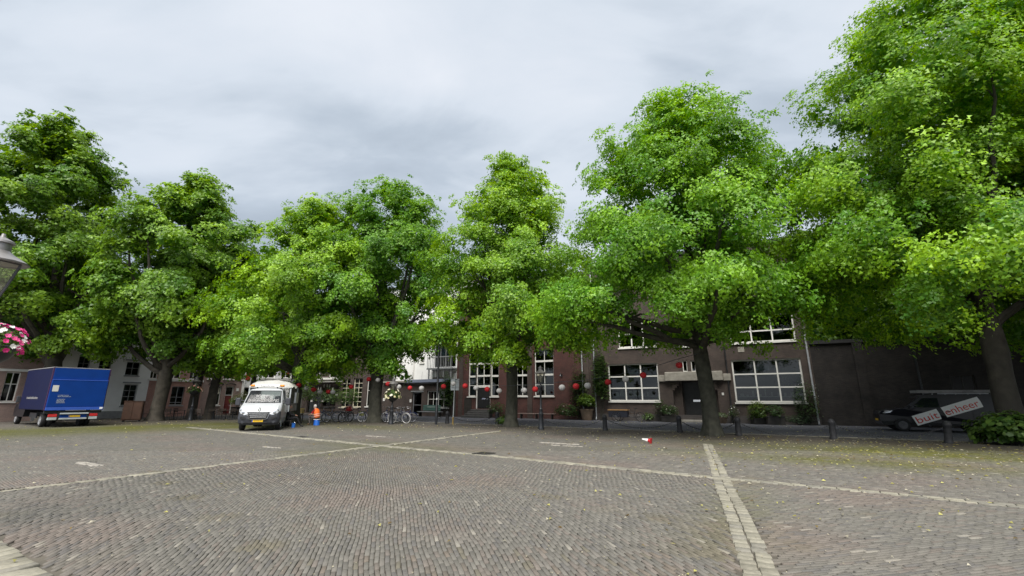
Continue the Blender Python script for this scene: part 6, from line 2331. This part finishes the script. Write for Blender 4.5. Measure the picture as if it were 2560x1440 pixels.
M_LIME = mat("lime_bag", (0.4, 0.42, 0.08), 0.7)
spots = [(828, 1052, 205, M_BB, None, "bag0", "blue bicycle right behind the seated man in orange"), (842, 1051, 20, M_BS, None, None, "silver bicycle whose wheel shows right of the seated man"),
         (870, 1053, 75, M_BK, None, None, "black bicycle seen almost end on, left of the rack of bikes"), (893, 1052, 160, M_BK, None, "red", "black bicycle with a red front crate"),
         (930, 1054, 12, M_BB, M_BW, "bag", "bicycle with white tyres and a lime green pannier at the rough trunk"), (967, 1055, 110, M_BB, None, None, "bicycle turned end on beside the trunk and the bicycle lamp"),
         (990, 1056, 12, M_BS, None, None, "pale bicycle with its saddle against the annex wall"), (1002, 1058, -18, M_BS, M_BW, None, "silver bicycle with pale tyres nearest the lane, front wheel turned out"), (1014, 1056, 20, M_BB, None, None, "dark blue bicycle at the right end of the row")]
for (px, py, rz_, fm, ty, cr_, lab) in spots:
    x, y = gp(px, py)
    y = max(28.5, min(y, 33.2))
    x = (px - 1280) / 1131.0 * y
    cr2 = None
    if cr_ == "bag":
        cr2 = (M_LIME, "bag", 0)
    elif cr_ == "red":
        cr2 = (M_PR, "crate", 0)
    bicycle(lab, x, y, R(rz_), fm, ty, random.uniform(3, 8), cr2)

# cargo tricycle by the school wall
x, y = at_school(1578, 1.1)
ct = thing("cargo_tricycle", "dark cargo tricycle with a wooden box rim under the paned window", "cargo tricycle", (x, y, 0), SCH.rz)
for (xx, yy) in ((-0.75, -0.42), (-0.75, 0.42), (0.92, 0)):
    r = 0.34
    w = MB().tube([(xx + r * 0.96 * math.cos(a), yy, r + r * 0.96 * math.sin(a)) for a in np.linspace(0, 2 * math.pi, 28, endpoint=False)], 0.025, 6, closed=True).build("tyre", M_RUBBER, ct)
    sp = MB()
    for k in range(14):
        a = k * 2 * math.pi / 14
        sp.tube([(xx, yy + 0.02 * (-1) ** k, r), (xx + r * 0.9 * math.cos(a), yy, r + r * 0.9 * math.sin(a))], 0.004, 3, cap=False)
    sp.build("spokes", M_BS, w)
MB().bev(-1.35, 0.05, -0.34, 0.34, 0.3, 0.78, 0.02).build("box", mat("cargo_box", (0.02, 0.022, 0.035), 0.5), ct)
MB().mm(-1.38, 0.08, -0.37, -0.32, 0.785, 0.85).mm(-1.38, 0.08, 0.32, 0.37, 0.785, 0.85).mm(-1.38, -1.33, -0.32, 0.32, 0.785, 0.85).mm(0.03, 0.08, -0.32, 0.32, 0.785, 0.85).build("wooden_rim", mat("light_wood", (0.42, 0.24, 0.1), 0.6, var=0.2), ct)
MB().tube([(0.05, 0, 0.4), (0.45, 0, 0.3), (0.92, 0, 0.34)], 0.025, 6).tube([(0.45, 0, 0.3), (0.58, 0, 0.88)], 0.022, 6).tube([(0.58, 0, 0.6), (0.92, 0, 0.34)], 0.014, 6).tube([(0.05, 0, 0.7), (0.54, 0, 0.62)], 0.018, 6).build("frame", M_BK, ct)
MB().tube([(0.05, -0.28, 0.98), (0.1, 0, 1.0), (0.05, 0.28, 0.98)], 0.014, 6).tube([(0.06, 0.28, 0.98), (0.02, 0.28, 0.75)], 0.012, 6).tube([(0.06, -0.28, 0.98), (0.02, -0.28, 0.75)], 0.012, 6).build("handlebar", M_BK, ct)
MB().sph((0.6, 0, 0.94), (0.14, 0.09, 0.035), 10, 6).tube([(0.58, 0, 0.86), (0.59, 0, 0.93)], 0.014, 6).build("saddle", M_RUBBER, ct)

# ------------------------------------------------------------------ benches, cabinet, terrace
x, y = at_school(1350, 0.7)
be = thing("bench", "low backless bench along the foot of the red hall", "bench", (x, y, 0), SCH.rz)
for k in range(2):
    MB().bev(-1.7, 1.7, -0.2 + 0.21 * k, -0.01 + 0.21 * k, 0.4, 0.45, 0.008).build("plank", mat("weathered_plank", (0.2, 0.15, 0.13), 0.75, var=0.25), be)
for x_ in (-1.4, 0, 1.4):
    MB().mm(x_ - 0.04, x_ + 0.04, -0.18, 0.18, 0, 0.398).build("leg", M_DARK, be)
x, y = at_school(1092, 1.0)
be = thing("bench", "dark bench with a green back below the annex window", "bench", (x, y, 0), SCH.rz)
MB().bev(-1.35, 1.35, -0.3, 0.15, 0.42, 0.48, 0.01).build("seat", M_GREY, be)
M_GREEN = mat("bench_green", (0.06, 0.13, 0.11), 0.6, var=0.15)
for k in range(3):
    MB().bev(-1.0, 1.0, 0.15, 0.19, 0.55 + 0.17 * k, 0.7 + 0.17 * k, 0.008).build("slat", M_GREEN, be)
for x_ in (-1.15, 1.15):
    MB().mm(x_ - 0.04, x_ + 0.04, -0.26, 0.14, 0, 0.418).build("leg", M_DARK, be)
for x_ in (-0.9, 0.9):
    MB().mm(x_ - 0.03, x_ + 0.03, 0.192, 0.23, 0.3, 1.03).build("back_post", M_DARK, be)

p = gp(340, 1046)
sc_ = 34.5 / p[1]
cabx, caby = (340 - 1280) / 1133.0 * 33.5, 33.5
cb_ = thing("cabinet", "rust brown cabinet standing between the truck and the thick trunk", "cabinet", (cabx, caby, 0), R(32))
M_RUST = mat("rust_brown", (0.06, 0.028, 0.016), 0.75, var=0.25)
MB().bev(-0.55, 0.55, -0.35, 0.35, 0.12, 1.42, 0.015).build("body", M_RUST, cb_)
MB().bev(-0.5, -0.012, -0.375, -0.352, 0.2, 1.36, 0.006).build("door", M_RUST, cb_)
MB().bev(0.012, 0.5, -0.375, -0.352, 0.2, 1.36, 0.006).build("door", M_RUST, cb_)
MB().bev(-0.58, 0.58, -0.39, 0.38, 1.422, 1.47, 0.01).build("top", M_RUST, cb_)
for x_ in (-0.45, 0.45):
    for y_ in (-0.25, 0.25):
        MB().mm(x_ - 0.04, x_ + 0.04, y_ - 0.04, y_ + 0.04, 0, 0.118).build("foot", M_BLACK, cb_)

M_TWOOD = mat("terrace_wood", (0.05, 0.035, 0.026), 0.6, var=0.3)


def chair(label, x, y, rz_):
    root = thing("terrace_chair", label, "chair", (x, y, 0), rz_, "dark chairs on the terrace")
    MB().bev(-0.22, 0.22, -0.22, 0.22, 0.43, 0.46, 0.008).build("seat", M_TWOOD, root)
    for (a, b_, h_) in ((-0.19, -0.19, 0.43), (0.19, -0.19, 0.43), (-0.19, 0.2, 0.88), (0.19, 0.2, 0.88)):
        MB().tube([(a, b_, 0), (a, b_ + (0.06 if h_ > 0.5 else 0) * 0, 0.43), (a, b_ + (0.07 if h_ > 0.5 else 0), h_)], 0.018, 5).build("leg", M_BLACK, root)
    for z in (0.58, 0.68, 0.78):
        MB().mm(-0.2, 0.2, 0.225 + (z - 0.5) * 0.14, 0.245 + (z - 0.5) * 0.14, z, z + 0.07).build("slat", M_TWOOD, root)
    return root


def table(label, x, y, rz_, L_=0.7):
    root = thing("terrace_table", label, "table", (x, y, 0), rz_, "dark tables on the terrace")
    MB().bev(-L_ / 2, L_ / 2, -0.35, 0.35, 0.72, 0.75, 0.008).build("table_top", M_TWOOD, root)
    MB().tube([(0, 0, 0.03), (0, 0, 0.72)], 0.035, 6).build("stem", M_BLACK, root)
    MB().mm(-0.28, 0.28, -0.03, 0.03, 0, 0.03).mm(-0.03, 0.03, -0.26, 0.26, 0.002, 0.028).build("foot", M_BLACK, root)
    return root


c_lab = ["chair at the left edge of the terrace, nearest the thick trunk", "chair second from the thick trunk", "chair behind the first table", "chair in front of the dark forked trunk", "chair left of the terrace lamp", "chair right of the terrace lamp",
         "chair with its back to the square beside the forked trunk", "chair right of the forked trunk", "chair before the green terrace plant", "chair under the red door's left jamb", "chair in front of the red door", "chair nearest the white truck on the terrace",
         "chair half behind the brown cabinet", "chair left of the thick trunk"]
pxs = [424, 436, 452, 505, 478, 500, 486, 532, 546, 558, 572, 586, 326, 372]
cproto = None
for i, (px, lab) in enumerate(zip(pxs, c_lab)):
    Y = 36.0 + (i % 3) * 0.8
    X = (px - 1280) / 1133.0 * Y
    rz_ = [0.3, 2.8, 1.4, 3.4, 0.1, 2.2, 3.0, 0.6, 3.2, 1.0, 2.9, 0.2, 1.2, 2.6][i]
    if cproto is None:
        cproto = chair(lab, X, Y, rz_)
        o = cproto
    else:
        o = copy_tree(cproto)
        o.location = (X, Y, 0)
        o.rotation_euler = (0, 0, rz_)
        o["label"] = lab
t_lab = ["terrace table nearest the thick trunk", "terrace table left of the terrace lamp", "terrace table right of the forked trunk", "long dark terrace table beside the white truck"]
tproto = None
for i, (px, lab) in enumerate(zip((443, 468, 541, 588), t_lab)):
    Y = 36.7
    X = (px - 1280) / 1133.0 * Y
    if i == 0:
        tproto = table(lab, X, Y, 0.4)
    elif i == 3:
        table(lab, X, Y, 0.5, 1.6)
    else:
        o = copy_tree(tproto)
        o.location = (X, Y, 0)
        o["label"] = lab
# a yellow edged tray board leaning on the shrubs, seen past the truck's mirror
x, y = (745 - 1280) / 1131.0 * 33.5, 33.5
o = thing("flower_trough", "yellow edged wooden trough behind the white truck's mirror", "planter", (x, y, 0), 0.1)
MB().mm(-0.5, 0.5, -0.25, 0.25, 0.55, 0.6).build("floor", M_GREYB, o)
fr_ = MB().mm(-0.5, 0.5, -0.25, -0.21, 0.6, 0.8).mm(-0.5, 0.5, 0.21, 0.25, 0.6, 0.95).mm(-0.5, -0.46, -0.21, 0.21, 0.6, 0.88).mm(0.46, 0.5, -0.21, 0.21, 0.6, 0.88)
fr_.build("rim", mat("yellow_wood", (0.5, 0.36, 0.12), 0.6), o)
for a in (-0.45, 0.45):
    for b_ in (-0.2, 0.2):
        MB().mm(a - 0.03, a + 0.03, b_ - 0.03, b_ + 0.03, 0, 0.55).build("leg", M_DARK, o)

# ------------------------------------------------------------------ small things on the paving
x, y = gp(1628, 1109)
cn = thing("traffic_cone", "red and white traffic cone lying on its side on the paving", "traffic cone", (x, y, 0.09), 0)
cn.rotation_mode = 'QUATERNION'
cn.rotation_quaternion = Vector((-0.8, 0.55, 0.16)).to_track_quat('Z', 'Y')
cn.scale = (0.62, 0.62, 0.62)
pr = [(0.13, 0.0), (0.118, 0.1)]
MB().lathe([(0.125, 0.02), (0.098, 0.18)], 16).build("red_band", M_PR, cn, smooth=True)
MB().lathe([(0.098, 0.181), (0.055, 0.42)], 16).build("white_band", M_SIGNW, cn, smooth=True)
MB().lathe([(0.055, 0.421), (0.03, 0.55), (0.022, 0.552)], 16).build("tip", M_SIGNW, cn, smooth=True)
MB().bev(-0.17, 0.17, -0.17, 0.17, -0.015, 0.018, 0.01).build("base", M_PR, cn)
M_DRAIN = mat("cast_iron", (0.035, 0.033, 0.03), 0.7, 0.3, var=0.4)
for (px, py, lab) in ((1210, 1136, "square iron drain grate in the middle stone band"), (750, 1093, "dark iron drain cover near the white truck's front wheel")):
    x, y = gp(px, py)
    o = thing("drain_grate", lab, "drain grate", (x, y, 0.0), R(-30))
    z_ = 0.03 if y < ZB else 0.006
    MB().mm(-0.27, 0.27, -0.27, -0.23, 0.004, z_ + 0.008).mm(-0.27, 0.27, 0.23, 0.27, 0.004, z_ + 0.008).mm(-0.27, -0.23, -0.23, 0.23, 0.004, z_ + 0.008).mm(0.23, 0.27, -0.23, 0.23, 0.004, z_ + 0.008).build("frame", M_DRAIN, o)
    MB().mm(-0.23, 0.23, -0.23, 0.23, 0.003, z_ - 0.001).build("pit", M_INK, o)
    for k in range(7):
        MB().mm(-0.2 + k * 0.06, -0.165 + k * 0.06, -0.228, 0.228, z_, z_ + 0.006).build("bar", M_DRAIN, o)

M_BUCK = mat("bucket_blue", (0.015, 0.12, 0.5), 0.45, var=0.1)
pxb, pyb = gp(791, 1063)
seat_p = Vector((pxb, pyb, 0))
o = thing("bucket", "upturned blue tub the man in orange sits on", "tub", seat_p)
MB().lathe([(0.185, 0), (0.18, 0.02), (0.17, 0.3), (0.16, 0.33), (0.01, 0.335)], 18).build("tub", M_BUCK, o, smooth=True)
MB().bev(-0.17, 0.17, -0.16, 0.16, 0.336, 0.36, 0.01).build("pale_lid", M_SIGNW, o)
x, y = gp(733, 1069)
o = thing("paint_can", "small bright blue can on the ground beside the white truck", "can", (x, y, 0))
MB().lathe([(0.1, 0), (0.1, 0.22), (0.107, 0.225), (0.107, 0.24), (0.09, 0.24), (0.088, 0.22), (0.01, 0.22)], 16).build("can", mat("can_blue", (0.02, 0.15, 0.55), 0.4), o, smooth=True)
MB().tube([(0.11 * math.cos(R(a)), 0.0, 0.19 + 0.11 * math.sin(R(a))) for a in range(0, 181, 20)], 0.006, 5).build("handle", M_CHROME, o)


# ------------------------------------------------------------------ people
def skin_body(name, chains, mats_fn, mats, parent):
    """chains: {key: (pos, radius)} joints and (a, b) bones -> one continuous body"""
    joints, bones = chains
    keys = list(joints)
    me = bpy.data.meshes.new(name)
    me.from_pydata([joints[k][0] for k in keys], [(keys.index(a), keys.index(b)) for a, b in bones], [])
    ob = bpy.data.objects.new(name, me)
    COL.objects.link(ob)
    md = ob.modifiers.new("skin", 'SKIN')
    md.use_smooth_shade = True
    for i, k in enumerate(keys):
        r_ = joints[k][1]
        me.skin_vertices[0].data[i].radius = r_ if isinstance(r_, tuple) else (r_, r_)
    me.skin_vertices[0].data[0].use_root = True
    sb = ob.modifiers.new("sub", 'SUBSURF')
    sb.levels = sb.render_levels = 2
    dg = bpy.context.evaluated_depsgraph_get()
    m2 = bpy.data.meshes.new_from_object(ob.evaluated_get(dg))
    bpy.data.objects.remove(ob)
    m2.materials.clear()
    for m in mats:
        m2.materials.append(m)
    # nearest bone decides cloth or skin
    bl = [(Vector(joints[a][0]), Vector(joints[b][0]), a, b) for a, b in bones]
    for p in m2.polygons:
        c = p.center
        best, bk = 1e9, None
        for (a, b, ka, kb) in bl:
            d = b - a
            t = max(0, min(1, (c - a).dot(d) / max(1e-9, d.length_squared)))
            dd = (c - (a + d * t)).length
            if dd < best:
                best, bk = dd, (ka, kb, t)
        p.material_index = mats_fn(bk, c)
        p.use_smooth = True
    o2 = bpy.data.objects.new(name, m2)
    COL.objects.link(o2)
    o2.parent = parent
    return o2


M_SKIN = mat("skin", (0.42, 0.24, 0.17), 0.6, var=0.08)
M_REDSH = mat("red_shirt", (0.42, 0.012, 0.025), 0.85)
M_TROUS = mat("grey_trousers", (0.1, 0.085, 0.08), 0.9, var=0.15)
M_SHOE = mat("brown_boot", (0.22, 0.13, 0.07), 0.8)
M_VEST = mat("orange_vest", (0.75, 0.13, 0.012), 0.7, var=0.06)
M_BAND = mat("reflective_band", (0.8, 0.42, 0.3), 0.4)
M_HAIR = mat("grey_hair", (0.5, 0.48, 0.46), 0.9, var=0.2, scale=30)
M_BLK = mat("black_cloth", (0.012, 0.012, 0.014), 0.9)
M_DHAIR = mat("dark_hair", (0.03, 0.022, 0.018), 0.8, scale=30)


def person(label, loc, rz_, J, top_m, trs_m, shoe_m, hair_m, bare_arm=True):
    root = thing("person", label, "person", loc, rz_)
    bones = [("hip", "waist"), ("waist", "chest"), ("chest", "neck"), ("neck", "head"), ("head", "crown")]
    for s_ in ("l", "r"):
        bones += [("hip", "thigh" + s_), ("thigh" + s_, "knee" + s_), ("knee" + s_, "ank" + s_), ("ank" + s_, "toe" + s_), ("chest", "sho" + s_), ("sho" + s_, "elb" + s_), ("elb" + s_, "wri" + s_), ("wri" + s_, "palm" + s_)]
        pw, pp = Vector(J["wri" + s_][0]), Vector(J["palm" + s_][0])
        d = (pp - pw).normalized()
        sd = d.cross(Vector((0, 0, 1))).normalized()
        for k in range(4):
            b_ = pp + sd * (k - 1.5) * 0.021 + d * 0.012
            ln = (0.07, 0.08, 0.075, 0.058)[k]
            J["f%d%s" % (k, s_)] = (tuple(b_ + d * ln * 0.5), 0.0095)
            J["g%d%s" % (k, s_)] = (tuple(b_ + d * ln * 0.8 + Vector((0, 0, -0.03))), 0.008)
            bones += [("palm" + s_, "f%d%s" % (k, s_)), ("f%d%s" % (k, s_), "g%d%s" % (k, s_))]
        th = pw + d * 0.035 + sd * 0.05 * (1 if s_ == "l" else -1)
        J["th" + s_] = (tuple(th), 0.011)
        J["tt" + s_] = (tuple(th + d * 0.04 + Vector((0, 0, -0.015))), 0.009)
        bones += [("wri" + s_, "th" + s_), ("th" + s_, "tt" + s_)]

    def pick(bk, c):
        a, b_, t = bk
        n_ = b_[:-1] if b_[-1] in "lr" and b_ not in ("hip",) else b_
        if b_ in ("head", "crown") or (b_ == "neck" and t > 0.8):
            return 0
        if n_ in ("palm", "th", "tt") or n_[0] in "fg" and n_[1:].isdigit():
            return 0
        if n_ == "wri":
            return 0 if bare_arm else 1
        if n_ == "elb":
            return (0 if t > 0.75 else 1) if bare_arm else 1
        if n_ in ("waist", "chest", "neck", "sho"):
            return 1
        if n_ == "toe":
            return 3
        return 2
    skin_body("body", (J, bones), pick, [M_SKIN, top_m, trs_m, shoe_m], root)
    hd_, cr_ = Vector(J["head"][0]), Vector(J["crown"][0])
    f = Vector((1, 0, -0.25)).normalized()
    h = MB()
    h.sph(tuple((hd_ + cr_) / 2 + Vector((-0.02, 0, 0.025))), (0.108, 0.088, 0.115), 14, 10)
    ho = h.build("hair", hair_m, root, smooth=True)
    for v in ho.data.vertices:                               # leave the face free
        c = (hd_ + cr_) / 2
        if v.co.x > c.x + 0.045 and v.co.z < c.z + 0.07:
            v.co.x = c.x + 0.02
    fc = MB().sph(tuple(hd_ + Vector((0.1, 0, 0.0))), (0.022, 0.013, 0.022), 8, 6)
    fc.build("nose", M_SKIN, root, smooth=True)
    for s_ in (-1, 1):
        MB().sph(tuple(hd_ + Vector((0.0, s_ * 0.082, 0.015))), (0.02, 0.012, 0.03), 8, 6).build("ear", M_SKIN, root, smooth=True)
        MB().sph(tuple(hd_ + Vector((0.083, s_ * 0.033, 0.035))), (0.012, 0.014, 0.009), 8, 6).build("eye", M_INK, root, smooth=True)
    MB().sph(tuple(hd_ + Vector((0.083, 0, -0.045))), (0.012, 0.025, 0.006), 8, 6).build("mouth", M_SIGNR, root, smooth=True)
    return root


J1 = {"hip": ((0, 0, 0.46), (0.15, 0.12)), "waist": ((0.04, 0, 0.64), (0.15, 0.115)), "chest": ((0.12, 0, 0.86), (0.16, 0.12)), "neck": ((0.19, 0, 1.0), 0.055), "head": ((0.25, 0, 1.08), 0.085), "crown": ((0.29, 0, 1.2), 0.075)}
for s_, g in (("l", 1), ("r", -1)):
    J1.update({"thigh" + s_: ((0.08, g * 0.11, 0.45), 0.1), "knee" + s_: ((0.46, g * 0.17, 0.53), 0.065), "ank" + s_: ((0.4, g * 0.17, 0.1), 0.042), "toe" + s_: ((0.56, g * 0.18, 0.045), 0.038),
               "sho" + s_: ((0.13, g * 0.19, 0.91), 0.065), "elb" + s_: ((0.26, g * 0.27, 0.66), 0.045), "wri" + s_: ((0.48, g * 0.15, 0.64), 0.03), "palm" + s_: ((0.56, g * 0.12, 0.63), (0.04, 0.02))})
pz1 = person("grey haired person in an orange safety vest and red shirt sitting on a blue tub", seat_p + Vector((0, 0, -0.0)), math.atan2(0.32, -0.94), J1, M_REDSH, M_TROUS, M_SHOE, M_HAIR)
# vest: a shell a little proud of the torso, with two bands
vst = MB()
tors = [((-0.0, 0, 0.44), 0.15, 0.175), ((0.02, 0, 0.54), 0.165, 0.195), ((0.04, 0, 0.66), 0.168, 0.2), ((0.085, 0, 0.78), 0.172, 0.205), ((0.12, 0, 0.88), 0.168, 0.2), ((0.15, 0, 0.955), 0.13, 0.15), ((0.17, 0, 0.985), 0.08, 0.09)]
nn = 20
vs, fs_ = [], []
for (c, rx, ry) in tors:
    for j in range(nn):
        a = 2 * math.pi * j / nn
        vs.append((c[0] + rx * math.cos(a), c[1] + ry * math.sin(a), c[2] - 0.05 * math.cos(a)))
for i in range(len(tors) - 1):
    for j in range(nn):
        fs_.append((i * nn + j, i * nn + (j + 1) % nn, (i + 1) * nn + (j + 1) % nn, (i + 1) * nn + j))
vo = MB().add(vs, fs_).build("safety_vest", M_VEST, pz1, smooth=True)
for (c, rx, ry, z) in (((0.015, 0, 0.52), 0.18, 0.212, 0), ((0.035, 0, 0.63), 0.178, 0.21, 0)):
    bd = MB()
    ring = []
    for dz_ in (0, 0.05):
        for j in range(nn):
            a = 2 * math.pi * j / nn
            ring.append((c[0] + rx * math.cos(a) + dz_ * 0.2, c[1] + ry * math.sin(a), c[2] - 0.05 * math.cos(a) + dz_))
    bd.add(ring, [(j, (j + 1) % nn, nn + (j + 1) % nn, nn + j) for j in range(nn)])
    bd.build("reflective_band", M_BAND, vo)

J2 = {"hip": ((0, 0, 0.5), (0.15, 0.12)), "waist": ((-0.03, 0, 0.68), (0.15, 0.11)), "chest": ((-0.02, 0, 0.92), (0.16, 0.12)), "neck": ((0.03, 0, 1.07), 0.055), "head": ((0.08, 0, 1.15), 0.085), "crown": ((0.1, 0, 1.28), 0.075)}
for s_, g in (("l", 1), ("r", -1)):
    J2.update({"thigh" + s_: ((0.06, g * 0.1, 0.48), 0.1), "knee" + s_: ((0.48, g * 0.15, 0.56), 0.065), "ank" + s_: ((0.72, g * 0.14, 0.1), 0.045), "toe" + s_: ((0.9, g * 0.15, 0.05), 0.04),
               "sho" + s_: ((-0.01, g * 0.19, 0.97), 0.065), "elb" + s_: ((0.14, g * 0.24, 0.72), 0.045), "wri" + s_: ((0.38, g * 0.16, 0.68), 0.03), "palm" + s_: ((0.45, g * 0.13, 0.67), (0.04, 0.02))})
p2 = to_world(van, (1.02, 2.85, 0))
yaw2 = van.rotation_euler.z + R(8)
person("person in black trousers sitting at the side of the white truck, legs stretched out", p2, yaw2, J2, M_BLK, M_BLK, M_BLK, M_DHAIR, bare_arm=False)
o = thing("step_stool", "low dark stool under the person beside the white truck", "stool", p2, yaw2)
MB().bev(-0.2, 0.2, -0.2, 0.2, 0.34, 0.385, 0.01).build("seat", M_DARK, o)
for a in (-0.16, 0.16):
    for b_ in (-0.16, 0.16):
        MB().mm(a - 0.02, a + 0.02, b_ - 0.02, b_ + 0.02, 0, 0.34).build("leg", M_DARK, o)
